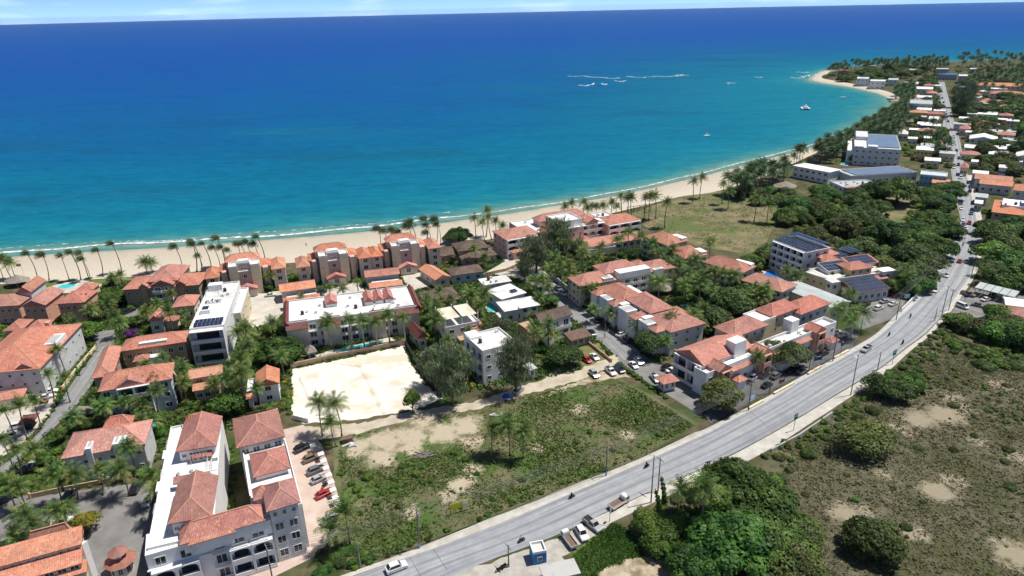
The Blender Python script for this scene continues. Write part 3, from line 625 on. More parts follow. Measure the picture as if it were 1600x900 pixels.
def loggia(root, P, ang, z, w, h, dep=1.4, m='white', arch=True, name='loggia'):
    k = (round(w, 2), round(h, 2), dep, m, arch)
    if k not in LOGC: LOGC[k] = loggia_mesh(w, h, dep, arch).mesh('loggia', M[m])
    L = root.location
    o = mk(name, LOGC[k], root, (P.x - L.x, P.y - L.y, z), ang)
    mk('glass_door', PANE, o, (0, 0, .15), 0, (w * .8, 1, h * .72))
    return o
def put_window(root, P, ang, z, w, h):
    L = root.location
    o = mk('window', WIN, root, (P.x - L.x, P.y - L.y, z), ang, (w, 1, h)); mk('pane', PANE, o); return o
def put_balcony(root, P, ang, z, w, dep=1.2, rail=False, m=None):
    L = root.location
    return mk('balcony', BALR if rail else BALC, root, (P.x - L.x, P.y - L.y, z), ang, (w, dep, 1), m)
class Rect:
    """oriented rectangle: p0 left-front, p1 right-front, p2 right-back, p3 left-back, as seen from the camera"""
    def __init__(s, A, B, C=None, d=None, ang=None, h=0.0):
        A, B = G(*A, h), G(*B, h)
        if ang is None: u = (B - A).normalized()
        else: u = Vector((math.cos(ang), math.sin(ang)))
        v = Vector((-u.y, u.x))
        if C is not None: Cw = G(*C, h); D = (Cw - A).dot(v) if ang is None else None
        pts = [A, B] + ([G(*C, h)] if C is not None else [])
        us = [p.dot(u) for p in pts]; vs = [p.dot(v) for p in pts]
        if ang is None: u0, u1 = A.dot(u), B.dot(u)
        else: u0, u1 = min(us), max(us)
        v0 = A.dot(v) if ang is None else min(vs)
        v1 = v0 + d if d is not None else (Cw.dot(v) if ang is None else max(vs))
        if v1 < v0 + 1.5: v1 = v0 + 1.5
        s.u, s.v, s.u0, s.u1, s.v0, s.v1 = u, v, u0, u1, v0, v1
    @property
    def ang(s): return math.atan2(s.u.y, s.u.x)
    def pt(s, a, b): return s.u * a + s.v * b
    def corners(s, ins=0.0):
        return [s.pt(s.u0 + ins, s.v0 + ins), s.pt(s.u1 - ins, s.v0 + ins), s.pt(s.u1 - ins, s.v1 - ins), s.pt(s.u0 + ins, s.v1 - ins)]
    def W(s): return s.u1 - s.u0
    def D(s): return s.v1 - s.v0
    def center(s): return s.pt((s.u0 + s.u1) / 2, (s.v0 + s.v1) / 2)
def building(name, label, cat, at, z=0.0):
    P = G(*at, z); return thing(name, label, cat, (P.x, P.y, 0))
def loc(P, L): return [(p.x - L.x, p.y - L.y) for p in P]
def roof_solid(root, r, h, kind, rh, m, axis=None, th=0.18, caps=True, name='roof', ins=0.0, label=None):
    L = root.location; c = loc(r.corners(ins), L); W, D = r.W() - 2 * ins, r.D() - 2 * ins
    if axis is None: axis = 'u' if W >= D else 'v'
    P = [Vector((*q, h)) for q in c]
    mid = lambda a, b, t=0.5: a.lerp(b, t)
    mb = MB(); up = Vector((0, 0, rh))
    if kind == 'hip':
        if axis == 'u':
            k = min(0.5, D / 2 / max(W, .1)); a = mid(P[0], P[3]); b = mid(P[1], P[2]); r0, r1 = mid(a, b, k) + up, mid(b, a, k) + up
            faces = [[P[0], P[1], r1, r0], [P[2], P[3], r0, r1], [P[1], P[2], r1], [P[3], P[0], r0]]
        else:
            k = min(0.5, W / 2 / max(D, .1)); a = mid(P[0], P[1]); b = mid(P[3], P[2]); r0, r1 = mid(a, b, k) + up, mid(b, a, k) + up
            faces = [[P[1], P[2], r1, r0], [P[3], P[0], r0, r1], [P[0], P[1], r0], [P[2], P[3], r1]]
        lines = [(r0, r1)] + [(q, min((r0, r1), key=lambda z: (z - q).length)) for q in P]
    elif kind == 'gable':
        if axis == 'u':
            r0, r1 = mid(P[0], P[3]) + up, mid(P[1], P[2]) + up; faces = [[P[0], P[1], r1, r0], [P[2], P[3], r0, r1]]; ends = [[P[1], P[2], r1], [P[3], P[0], r0]]
        else:
            r0, r1 = mid(P[0], P[1]) + up, mid(P[3], P[2]) + up; faces = [[P[1], P[2], r1, r0], [P[3], P[0], r0, r1]]; ends = [[P[0], P[1], r0], [P[2], P[3], r1]]
        faces += ends; lines = [(r0, r1)]
    elif kind == 'shed':            # falls towards the front edge
        b0, b1 = P[3] + up, P[2] + up; faces = [[P[0], P[1], b1, b0], [P[1], P[2], b1], [P[3], P[0], b0], [P[2], P[3], b0, b1]]; lines = []
    elif kind == 'half':            # hipped at the near end, gabled at the far end
        if axis == 'v':
            k = min(0.5, W / 2 / max(D, .1)); a = mid(P[0], P[1]); b = mid(P[3], P[2]); r0, r1 = mid(a, b, k) + up, b + up
            faces = [[P[1], P[2], r1, r0], [P[3], P[0], r0, r1], [P[0], P[1], r0], [P[2], P[3], r1]]; lines = [(r0, r1), (P[0], r0), (P[1], r0)]
        else:
            k = min(0.5, D / 2 / max(W, .1)); a = mid(P[0], P[3]); b = mid(P[1], P[2]); r0, r1 = mid(a, b, k) + up, b + up
            faces = [[P[0], P[1], r1, r0], [P[2], P[3], r0, r1], [P[3], P[0], r0], [P[1], P[2], r1]]; lines = [(r0, r1), (P[0], r0), (P[3], r0)]
    for f in faces:
        e = (f[1] - f[0]).normalized(); n = e.cross(f[2] - f[0]).normalized(); s = n.cross(e)
        mb.add(f, [tuple(range(len(f)))], [[(q.dot(e), q.dot(s)) for q in f]])
    lo = [q - Vector((0, 0, th)) for q in P]
    for i in range(4):
        a, b = P[i], P[(i + 1) % 4]; mb.add([lo[i], lo[(i + 1) % 4], b, a], [(0, 1, 2, 3)])
    mb.add(lo, [(3, 2, 1, 0)])
    o = mk(name, mb.mesh(name, M[m], False, True), root)
    if label: o['label'] = label
    if caps and lines:
        for a, b in lines:
            if (a - b).length < 0.4: continue
            cm = MB(); d = (b - a).normalized(); sd = d.cross(Vector((0, 0, 1)))
            if sd.length < .1: continue
            sd = sd.normalized() * 0.16; up2 = Vector((0, 0, .1))
            cm.add([a - sd, a + sd, b + sd, b - sd, a + up2, b + up2], [(0, 4, 5, 3), (1, 2, 5, 4), (0, 1, 4), (3, 5, 2)])
            mk('ridge_cap', cm.mesh('ridge_cap', M['ridge' if m in ('terra', 'orange', 'redbrown', 'pinkroof') else m]), o)
    return o
CAMP = Vector((0, 0))
def wallbox(root, r, z0, z1, m, ins=0.5, name='wall', gable=None, label=None):
    L = root.location; c = loc(r.corners(ins), L); mb = MB(); mb.prism(c, z0, z1)
    o = mk(name, mb.mesh(name, M[m]), root)
    if label: o['label'] = label
    return o
def faces_of(r, ins):
    c = r.corners(ins)
    return {'f': (c[0], c[1]), 'r': (c[1], c[2]), 'b': (c[2], c[3]), 'l': (c[3], c[0])}
def openings(root, r, ins, z0, z1, spec):
    """spec: face -> (columns, rows, kind[, width, height]); kinds: win, balc (glazed door and solid balcony), rail, log (arched loggia), flog (flat loggia)"""
    fc = faces_of(r, ins)
    for k, s in spec.items():
        a, b = fc[k]; d = b - a; W = d.length; d = d / W; ang = math.atan2(d.y, d.x)
        nrm = Vector((d.y, -d.x))
        if nrm.dot(CAMP - (a + b) / 2) < 0: continue
        cols, rows, kind = s[0], s[1], s[2]; pitch = W / cols; fh = (z1 - z0) / rows
        ww = s[3] if len(s) > 3 else min(1.7, pitch * .55); hh = s[4] if len(s) > 4 else min(1.5, fh * .5)
        for j in range(rows):
            for i in range(cols):
                P = a + d * (pitch * (i + .5)) + nrm * 0.01; z = z0 + fh * j
                if kind == 'win': put_window(root, P, ang, z + fh * .32, ww, hh)
                elif kind in ('balc', 'rail'):
                    put_window(root, P, ang, z + .12, min(ww * 1.3, pitch * .8), fh * .7); put_balcony(root, P, ang, z + .06, pitch * .86, 1.25, kind == 'rail')
                elif kind == 'log': loggia(root, P, ang, z, pitch * .98, fh * .97, 1.3, 'white', True)
                elif kind == 'flog': loggia(root, P, ang, z, pitch * .98, fh * .97, 1.3, 'white', False)
def block(root, A, B, C=None, h=6.0, d=None, ang=None, wall='white', roof='terra', kind='hip', rh=None, z0=0.0, ins=0.55, spec=None, axis=None, auto=True, caps=True, keep=True, wz=None):
    r = Rect(A, B, C, d, ang, h)
    if keep: RECTS.append((r.center(), r.u, r.W(), r.D()))
    if kind == 'flat':
        wallbox(root, r, z0, h - .02, wall, 0.0); parapet(root, r, h, roof); ins = 0.0
    elif kind == 'slab':
        wallbox(root, r, z0, h - .02, wall, ins)
        L = root.location; mb = MB(); mb.prism(loc(r.corners(0), L), h - .02, h + .25); mk('roof', mb.mesh('roof', M[roof]), root)
    else:
        wallbox(root, r, z0, h - .16, wall, ins)
        rh = rh if rh is not None else 0.3 * min(r.W(), r.D()) * (.9 if kind != 'shed' else .5)
        roof_solid(root, r, h, kind, rh, roof, axis, caps=caps)
    if spec is None and auto:
        rows = max(1, int((h - z0) / 2.9)); W, D = r.W(), r.D()
        spec = {'f': (max(1, int(W / 3.6)), rows, 'win'), 'r': (max(1, int(D / 4)), rows, 'win'), 'l': (max(1, int(D / 4)), rows, 'win')}
    if spec: openings(root, r, ins, z0, h - .1, spec)
    return r
def parapet(root, r, h, m='roofwhite', ph=0.55, th=0.22):
    L = root.location; o_ = loc(r.corners(0), L); i_ = loc(r.corners(th), L); mb = MB()
    mb.add([(*p, h) for p in i_], [(0, 1, 2, 3)]); roof = mk('roof', mb.mesh('roof', M[m]), root)
    pb = MB(); vs = [(*p, h - .02) for p in o_] + [(*p, h - .02) for p in i_] + [(*p, h + ph) for p in o_] + [(*p, h + ph) for p in i_]; fs = []
    for k in range(4):
        k2 = (k + 1) % 4; fs += [(k, k2, 8 + k2, 8 + k), (4 + k2, 4 + k, 12 + k, 12 + k2), (8 + k, 8 + k2, 12 + k2, 12 + k)]
    pb.add(vs, fs); mk('parapet', pb.mesh('parapet', M['white']), root)
    return roof
def rbox(root, r, u0, u1, v0, v1, z0, z1, m, name):
    """box on a rectangle: u0..v1 are fractions of it"""
    L = root.location; U = lambda f: r.u0 + f * r.W(); V = lambda f: r.v0 + f * r.D()
    P = [r.pt(U(u0), V(v0)), r.pt(U(u1), V(v0)), r.pt(U(u1), V(v1)), r.pt(U(u0), V(v1))]
    mb = MB(); mb.prism(loc(P, L), z0, z1); return mk(name, mb.mesh(name, M[m]), root)
# roof clutter
def ac_mesh():
    f = MB(); f.box(-.5, .5, -.25, .25, .1, .85); f.box(-.45, .45, -.2, .2, 0, .1); f.cyl((0, 0), .2, .85, .9, 8); return f.mesh('air_conditioner', M['frame'])
AC = ac_mesh()
tk = MB(); tk.cyl((0, 0), .55, 0, 1.1, 10); tk.cyl((0, 0), .55, 1.1, 1.35, 10, 0, .2); TANKW = tk.mesh('water_tank', mat('water_tank', (.035, .035, .04), rough=.5))
pn = MB(); pn.box(-.5, .5, -.85, .85, 0, .04); pn.box(-.47, .47, -.82, -.01, .04, .045, 1); pn.box(-.47, .47, .01, .82, .04, .045, 1); PANEL = pn.mesh('solar_panel', [M['metal'], M['solar']])
def clutter(root, r, h, n, seed=1, tank=1):
    q = random.Random(seed); L = root.location
    for i in range(n):
        p = r.pt(r.u0 + q.uniform(.12, .88) * r.W(), r.v0 + q.uniform(.15, .85) * r.D())
        mk('air_conditioner', AC, root, (p.x - L.x, p.y - L.y, h + .01), r.ang + q.choice([0, 1.57]))
    for i in range(tank):
        p = r.pt(r.u0 + q.uniform(.12, .88) * r.W(), r.v0 + q.uniform(.3, .85) * r.D())
        mk('water_tank', TANKW, root, (p.x - L.x, p.y - L.y, h + .01))
def panels(root, r, u0, u1, v0, v1, z, tilt=0.12, pw=1.15, pl=1.85, zback=None):
    """rows of solar panels over part of a rectangle"""
    L = root.location; W, D = r.W() * (u1 - u0), r.D() * (v1 - v0); nu, nv = max(1, int(W / pw)), max(1, int(D / pl))
    slope = math.atan2((zback - z), D) if zback is not None else tilt
    for j in range(nv):
        for i in range(nu):
            p = r.pt(r.u0 + r.W() * u0 + (i + .5) * W / nu, r.v0 + r.D() * v0 + (j + .5) * D / nv)
            zz = z + (zback - z) * (j + .5) / nv if zback is not None else z + .35
            mk('solar_panel', PANEL, root, (p.x - L.x, p.y - L.y, zz), rot=(slope, 0, r.ang), sc=(W / nu / 1.0 * .97, D / nv / 1.7 * .95, 1))
def ang_px(a, b): A, B = G(*a), G(*b); d = B - A; return math.atan2(d.y, d.x)
# ------------------------------------------------------------------ buildings, near left
rad_ = math.radians
# large white complex at the lower left
b = building('apartment_complex', 'white apartment complex with red-brown hip roofs at the lower left', 'apartment building', (360, 800))
BA = rad_(24.2); BA2 = rad_(19)
main = block(b, (231,858), (334,836), (346,655), 10.4, ang=BA2, kind='flat', roof='roofwhite', wall='white', spec={})
rightm = block(b, (396,812), (468,790), (446,688), 10.4, ang=BA, kind='flat', roof='roofwhite', wall='palegrey', spec={'l': (7, 3, 'win', 1.3, 1.3)})
rA = block(b, (274,705), (338,696), (341,651), 13.4, ang=rad_(15), wall='white', roof='redbrown', kind='half', axis='v', rh=2.2, z0=10.4, spec={'f': (4, 1, 'win', .9, .8)})
block(b, (295,718), (331,711), None, 11.6, d=2.5, ang=rad_(15), wall='white', roof='redbrown', kind='shed', rh=1.0, z0=10.4, spec={'f': (3, 1, 'win', .8, .7)})
rB = block(b, (262,818), (331,806), (333,744), 13.4, ang=rad_(16), wall='white', roof='redbrown', kind='half', axis='v', rh=2.3, z0=10.4, spec={'f': (5, 1, 'win', 1.0, .7), 'l': (4, 1, 'win', 1.0, .7)})
block(b, (270,757), (308,750), None, 12.2, d=1.6, ang=rad_(16), wall='white', roof='redbrown', kind='shed', rh=.7, z0=10.4, auto=False)
lr = block(b, (280,851), (411,814), (410,788), 11.3, ang=BA, wall='white', roof='terra', kind='hip', rh=2.6, z0=8.6, auto=False)
block(b, (294,853), (368,830), None, 11.0, d=4.5, ang=BA, wall='white', roof='terra', kind='hip', rh=1.7, z0=8.2, auto=False)
tw = block(b, (416,800), (469,785), (460,746), 13.0, ang=BA, wall='offwhite', roof='redbrown', kind='hip', rh=2.3, spec={})
openings(b, tw, .55, .2, 9.8, {'f': (2, 3, 'win', 1.75, 1.8)}); openings(b, tw, .55, 10.2, 12.7, {'f': (3, 1, 'win', .75, 1.1)})
block(b, (396,783), (420,776), (422,757), 12.4, ang=BA, wall='white', roof='redbrown', kind='hip', rh=1.6, z0=9, auto=False)
block(b, (395,744), (454,731), (428,700), 11.8, ang=BA, wall='white', roof='redbrown', kind='hip', rh=2.0, z0=0, spec={'l': (3, 3, 'win', 1.2, 1.2)})
rD = block(b, (369,698), (444,682), (434,638), 12.6, ang=BA, wall='palegrey', roof='redbrown', kind='hip', rh=2.6, z0=0, spec={'l': (4, 4, 'win', 1.1, 1.2), 'f': (4, 4, 'rail')})
mk('rooftop_pool', (lambda m_: m_.prism(loc([G(428,716,10.6), G(449,712,10.6), G(446,697,10.6), G(427,701,10.6)], b.location), 10.5, 10.62).mesh('rooftop_pool', M['poolblue']))(MB()), b)
# street front of the complex: bays of loggias and windows
f0, f1 = G(246, 931), G(483, 858); fd = (f1 - f0).normalized(); fn = Vector((fd.y, -fd.x)); f0 = f0 + fn * .85; f1 = f1 + fn * .85; FA = math.atan2(fd.y, fd.x); FL = (f1 - f0).length
L = b.location
def fpt(s, out=0.0): return f0 + fd * s + fn * out
fw = MB(); Pq = [fpt(0), fpt(FL - 6.0), fpt(FL - 6.0, -6), fpt(0, -6)]; fw.prism(loc(Pq, L), 0, 10.33); mk('wall', fw.mesh('wall', M['white']), b)
for j in range(2):
    z = .2 + j * 3.4
    for k in range(2): loggia(b, fpt(FL - 8.2 - k * 3.9, 0), FA, z, 3.85, 3.35, 1.4, 'white', j == 1)
    for k in range(2): loggia(b, fpt(2.4 + k * 4.0, 0), FA, z, 3.95, 3.35, 1.4, 'white', j == 1)
for s in (FL - 12.2, FL - 8.6): put_window(b, fpt(s, .01), FA, 7.3, 2.4, 2.2); put_balcony(b, fpt(s, .01), FA, 7.1, 3.2, 1.2, True)
for j in range(3):
    for s in (FL - 15.6, FL - 20.0):
        if s > 9: put_window(b, fpt(s, .01), FA, .5 + j * 3.3, 2.1, 2.1); put_balcony(b, fpt(s, .01), FA, .35 + j * 3.3, 2.8, 1.1, True)
for s in (2.2, 6.4): put_window(b, fpt(s, .01), FA, 7.4, 2.0, 1.9)
ln = MB(); ln.prism(loc([fpt(-.2, .45), fpt(FL - 6.1, .45), fpt(FL - 6.1, 0.02), fpt(-.2, 0.02)], L), 6.85, 7.05); mk('cornice', ln.mesh('cornice', M['white']), b)
# pergola and railings on the terraces
def pergola(root, r, u0, u1, v0, v1, z, hh=2.2, n=6, m='metal'):
    L = root.location; U = lambda f: r.u0 + f * r.W(); V = lambda f: r.v0 + f * r.D(); mb = MB()
    for fu in (u0, u1):
        for fv in (v0, v1):
            p = r.pt(U(fu), V(fv)); mb.box(p.x - L.x - .07, p.x - L.x + .07, p.y - L.y - .07, p.y - L.y + .07, z, z + hh)
    for fv in (v0, v1): mb.tube([(r.pt(U(u0), V(fv)).x - L.x, r.pt(U(u0), V(fv)).y - L.y, z + hh), (r.pt(U(u1), V(fv)).x - L.x, r.pt(U(u1), V(fv)).y - L.y, z + hh)], .08, 4)
    for k in range(n):
        fu = u0 + (u1 - u0) * k / (n - 1); a, c = r.pt(U(fu), V(v0)), r.pt(U(fu), V(v1)); mb.tube([(a.x - L.x, a.y - L.y, z + hh + .12), (c.x - L.x, c.y - L.y, z + hh + .12)], .05, 4)
    return mk('pergola', mb.mesh('pergola', M[m]), root)
pergola(b, main, .50, .80, .60, .66, 10.45); clutter(b, main, 10.42, 6, 3, 0)
def fenceline(root, P, Q, z, hh=1.0, step=.5, m='rail', name='railing', rr=.035):
    L = root.location; mb = MB(); n = max(2, int((Q - P).length / step))
    for k in range(n + 1):
        q = P.lerp(Q, k / n); mb.box(q.x - L.x - rr, q.x - L.x + rr, q.y - L.y - rr, q.y - L.y + rr, z, z + hh)
    for zz in (z + hh, z + hh * .5): mb.tube([(P.x - L.x, P.y - L.y, zz), (Q.x - L.x, Q.y - L.y, zz)], rr, 4)
    return mk(name, mb.mesh(name, M[m]), root)
for fu in (.80, .88): fenceline(b, main.pt(main.u0 + main.W() * fu, main.v0 + main.D() * .32), main.pt(main.u0 + main.W() * fu, main.v0 + main.D() * .97), 10.45, 1.1, 1.2)
for k in range(7): rbox(b, main, .89, .985, .3 + k * .095, .375 + k * .095, 10.42, 11.25 if k % 2 else 10.9, 'white', 'planter_box')
for k in range(5): rbox(b, main, -.06, .03, .28 + k * .14, .36 + k * .14, 0, 9.6 + (k % 2), 'white', 'bay')
fenceline(b, G(281,656,13.4), G(339,648,13.4), 10.5, 3.6, .55, 'wood', 'timber_screen', .06)
fenceline(b, G(384,640,12), G(433,630,12), 0, 11, .7, 'wood', 'timber_screen', .06)
mb = MB(); mb.tube([(x, 0, 4 * (1 - (x / 4.2) ** 2) ** .5 * .5) for x in [-4.2 + 8.4 * k / 10 for k in range(11)]], .1, 4)
dm = MB()
for i in range(9):
    a0 = math.pi * i / 9; a1 = math.pi * (i + 1) / 9
    dm.add([(2.6 * math.cos(a0), -1.6, 1.5 * math.sin(a0)), (2.6 * math.cos(a1), -1.6, 1.5 * math.sin(a1)), (2.6 * math.cos(a1), 1.6, 1.5 * math.sin(a1)), (2.6 * math.cos(a0), 1.6, 1.5 * math.sin(a0))], [(0, 1, 2, 3)])
dp = G(305, 652, 12); mk('vaulted_roof', dm.mesh('vaulted_roof', M['orange']), b, (dp.x - L.x, dp.y - L.y, 10.8), rad_(16))
# tiled building at the lower left edge
b = building('tiled_building', 'long orange tiled building with clerestory slots at the lower left corner', 'building', (60, 880)); A_ = ang_px((0, 885), (123, 851))
for (a, c, k, z, zz, sp) in [((-60,901),(124,851),(131,829),9.0,0,{'f': (14, 1, 'win', .5, .5)}), ((-60,920),(128,880),(122,863),6.9,0,{'f': (9, 1, 'win', 1.6, .8)}), ((-60,948),(136,893),(130,884),5.2,0,{})]:
    r = Rect(a, c, k, None, A_, z); RECTS.append((r.center(), r.u, r.W(), r.D())); wallbox(b, r, 0, z - .2, 'cream', .35)
    roof_solid(b, r, z, 'shed', 1.3, 'orange')
    if sp: openings(b, r, .35, z - 1.6, z - .2, sp)
block(b, (44,850), (113,832), (111,826), 8.6, ang=A_, wall='cream', roof='orange', kind='hip', rh=2.2, auto=False)
r = Rect((124,851), (134,848), (134,829), None, A_, 9); L = b.location
mb = MB(); mb.prism(loc([G(130,842,9), G(135,841,9), G(146,905), G(138,907)], L), 0, 8.5); mk('gable_wall', mb.mesh('gable_wall', M['white']), b)
# octagonal kiosk
kp = G(193, 893); b = thing('garden_kiosk', 'small octagonal kiosk with two-tier orange tiled roof in the car court', 'kiosk', (kp.x, kp.y, 0))
def octa(n, r, z0, z1, r1): return MB().cyl((0, 0), r, z0, z1, n, 0, r1)
mk('wall', octa(8, 2.0, 0, 2.9, 2.0).mesh('wall', M['cream']), b); mk('roof', octa(8, 3.0, 2.9, 4.0, 1.2).mesh('roof', M['terra'], False, True), b)
mk('upper_wall', octa(8, 1.15, 3.9, 4.9, 1.15).mesh('upper_wall', M['white']), b); mk('upper_roof', octa(8, 1.9, 4.9, 5.9, .15).mesh('upper_roof', M['terra'], False, True), b)
for k in range(8):
    a = math.pi / 8 + k * math.pi / 4; R_ = 2.0 * math.cos(math.pi / 8)
    o = mk('window', WIN, b, (math.cos(a) * (R_ + .01), math.sin(a) * (R_ + .01), .7), a + math.pi / 2, (.9, 1, 1.7)); mk('pane', PANE, o)
    o = mk('window', WIN, b, (math.cos(a) * 1.08, math.sin(a) * 1.08, 4.15), a + math.pi / 2, (.5, 1, .5)); mk('pane', PANE, o)
RECTS.append((kp, Vector((1, 0)), 6, 6))
# left edge
b = building('salmon_building', 'salmon apartment block with tiled roofs beside the beach pool at the left edge', 'apartment building', (70, 480)); A_ = ang_px((32, 503), (135, 497))
block(b, (86,475), (134,470), (140,454), 7.2, ang=A_, wall='salmon', spec={'f': (4, 2, 'win', 1.1, 1.1)}, rh=2.2)
block(b, (32,479), (73,475), (80,455), 7.6, ang=A_, wall='salmon', kind='gable', axis='v', rh=2.0, spec={'f': (3, 2, 'win', 1.1, 1.1)})
block(b, (-40,481), (31,476), (36,458), 7.2, ang=A_, wall='salmon', rh=2.2, spec={'f': (6, 2, 'win', 1.1, 1.1)})
block(b, (24,458), (50,455), (68,438), 9.2, ang=rad_(8), wall='palegrey', kind='gable', axis='v', rh=2.2, z0=0, auto=False)
block(b, (117,454), (147,451), (150,443), 3.8, ang=A_, wall='cream', auto=False, rh=1.8)
rbox(b, Rect((134,478), (152,473), (155,456), None, A_, 3), 0, 1, 0, 1, 0, 3.0, 'white', 'stair_block')
b = building('row_house', 'low tiled row house in front of the salmon block at left', 'house', (40, 520)); A_ = ang_px((5, 530), (75, 524))
block(b, (4,518), (36,514), (41,500), 5.4, ang=A_, wall='mauve', rh=1.8); block(b, (38,516), (74,510), (76,500), 5.4, ang=A_, wall='mauve', rh=1.8)
b = building('white_villa', 'white villa with broad tiled roof and roof terrace at the left edge', 'house', (50, 590)); A_ = ang_px((0, 600), (66, 592))
r = block(b, (-60,588), (67,571), (121,506), 9.0, ang=rad_(10), wall='palegrey', rh=4.2, axis='v', spec={'f': (6, 3, 'win', .9, .9), 'r': (6, 2, 'win', .9, .9)})
block(b, (22,578), (54,573), None, 9.2, d=6, ang=rad_(10), wall='palegrey', kind='gable', axis='v', rh=1.6, auto=False)
rbox(b, r, .72, .97, .42, .66, 9.0, 10.6, 'white', 'roof_terrace'); rbox(b, r, .75, .94, .45, .63, 10.6, 10.64, 'grey', 'terrace_floor'); rbox(b, r, .62, .68, .78, .84, 10, 13, 'salmon', 'chimney')
b = building('gate_house', 'small tiled gatehouse beside the parked white cars at left', 'house', (15, 640)); block(b, (-30,632), (36,620), (42,606), 3.4, wall='cream', roof='orange', rh=1.4)
b = building('carport', 'dark red carport roof over the covered car at left', 'carport', (40, 660)); r = block(b, (26,664), (52,660), (54,646), 2.6, wall='dark', roof='maroon', rh=.7, kind='hip', ins=1.1, auto=False)
b = building('gabled_building', 'tiled building with central gable and curved white stair near the beach', 'apartment building', (250, 460)); A_ = ang_px((195, 482), (312, 474))
block(b, (190,453), (312,444), (317,425), 7.4, ang=A_, wall='olive', rh=2.2, spec={'f': (9, 2, 'win', 1.0, 1.1)})
block(b, (228,441), (278,437), (283,415), 9.2, ang=A_, wall='olive', rh=2.8, auto=False)
block(b, (216,449), (231,447), None, 8.2, d=6, ang=A_, wall='tan', kind='gable', axis='v', rh=1.3, spec={}); block(b, (274,445), (290,443), None, 8.2, d=6, ang=A_, wall='tan', kind='gable', axis='v', rh=1.3, spec={})
r = block(b, (234,447), (272,443), None, 8.6, d=7, ang=A_, wall='olive', kind='gable', axis='v', rh=2.0, spec={'f': (2, 3, 'balc')})
b = building('small_villa', 'small tiled house with twin gables left of the modern white block', 'house', (265, 490)); A_ = ang_px((230, 503), (300, 496))
block(b, (268,480), (304,477), (306,461), 5.6, ang=A_, wall='cream', rh=2); block(b, (230,502), (254,499), None, 5.2, d=7, ang=A_, wall='palegrey', kind='gable', axis='v', rh=1.7, spec={'f': (1, 1, 'win')})
block(b, (254,503), (280,498), None, 3.4, d=4, ang=A_, wall='cream', auto=False)
b = building('street_building', 'long tiled building with dormer terraces along the left street', 'apartment building', (210, 560)); A_ = ang_px((190, 560), (290, 545))
r = block(b, (188,549), (291,534), (292,517), 8.6, ang=A_, wall='tan', rh=2.2, spec={'f': (6, 2, 'win')}); rbox(b, r, .28, .7, .1, .35, 8.6, 9.8, 'white', 'roof_terrace')
r2 = block(b, (142,592), (172,584), (192,541), 7.6, ang=rad_(20), wall='tan', axis='v', rh=2.2); block(b, (207,566), (232,561), None, 6.5, d=4, ang=A_, wall='white', spec={'f': (2, 1, 'win')})
rbox(b, Rect((222,562), (250,555), (252,543), None, A_, 6), 0, 1, 0, 1, 0, 6.2, 'white', 'terrace_block')
b = building('balcony_building', 'three-storey tiled building with curved white balconies above the garden pool', 'apartment building', (205, 620)); A_ = ang_px((160, 640), (257, 622))
r = block(b, (154,608), (257,594), (273,566), 9.6, ang=A_, wall='paleblue', rh=2.8, spec={'r': (2, 3, 'win')})
g = Rect((178,606), (228,600), None, 5, A_, 9.4); RECTS.append((g.center(), g.u, g.W(), g.D())); roof_solid(b, g, 9.5, 'gable', 2.2, 'terra', 'v')
for j in range(3):
    for k in (.36, .58): P = r.pt(r.u0 + r.W() * k, r.v0 + .5); loggia(b, P, r.ang, .3 + j * 3.1, r.W() * .22, 3.0, 1.2, 'white', False)
    for k in (.1, .88): put_window(b, r.pt(r.u0 + r.W() * k, r.v0 + .53), r.ang, 1.2 + j * 3.1, 1.9, 1.5)
L = b.location; mb = MB(); mb.prism(loc([G(262,590,9), G(270,575,9), G(277,586,9), G(268,612)], L), 0, 8.4); mk('rounded_bay', mb.mesh('rounded_bay', M['tan']), b)
b = building('dormer_villa', 'tiled villa with two white dormer terraces above the car court', 'apartment building', (170, 700)); A_ = ang_px((108, 740), (228, 718))
r = block(b, (97,712), (226,694), (239,655), 7.6, ang=A_, wall='palegrey', rh=3.0, spec={'f': (6, 2, 'win', 1.1, 1.0)})
block(b, (160,669), (206,663), (209,650), 9.2, ang=A_, wall='palegrey', rh=2, auto=False)
for u in (.30, .62): rbox(b, r, u, u + (.07 if u < .5 else .17), -.03, .42, 0 if u < .5 else 4.5, 9.2, 'white', 'dormer'); rbox(b, r, u + .02, u + .06, .05, .3, 9.2, 9.24, 'grey', 'dormer_roof')
b = building('orange_cottage', 'orange tiled cottage with two roof steps behind the round-crowned tree', 'house', (320, 600)); A_ = ang_px((300, 612), (346, 604))
block(b, (295,591), (347,584), (349,571), 6.2, ang=A_, wall='pink', roof='orange', kind='gable', rh=1.6); block(b, (301,608), (345,604), None, 3.8, d=4, ang=A_, wall='cream', roof='orange', rh=1.0, kind='shed', spec={'f': (3, 1, 'win', 1.6, 1.4)})
b = building('orange_cottage', 'white cottage with orange tiled roof beside the sand lot', 'house', (415, 605)); A_ = ang_px((398, 622), (434, 616))
block(b, (398,605), (435,599), (437,576), 5.8, ang=A_, wall='white', roof='orange', kind='gable', rh=1.9, axis='v'); r = block(b, (386,614), (400,612), (400,593), 3.6, ang=A_, kind='flat', wall='white', roof='roofwhite', auto=False)
block(b, (384,624), (397,622), None, 3.2, d=2, ang=A_, wall='white', roof='orange', kind='shed', rh=.6, auto=False)
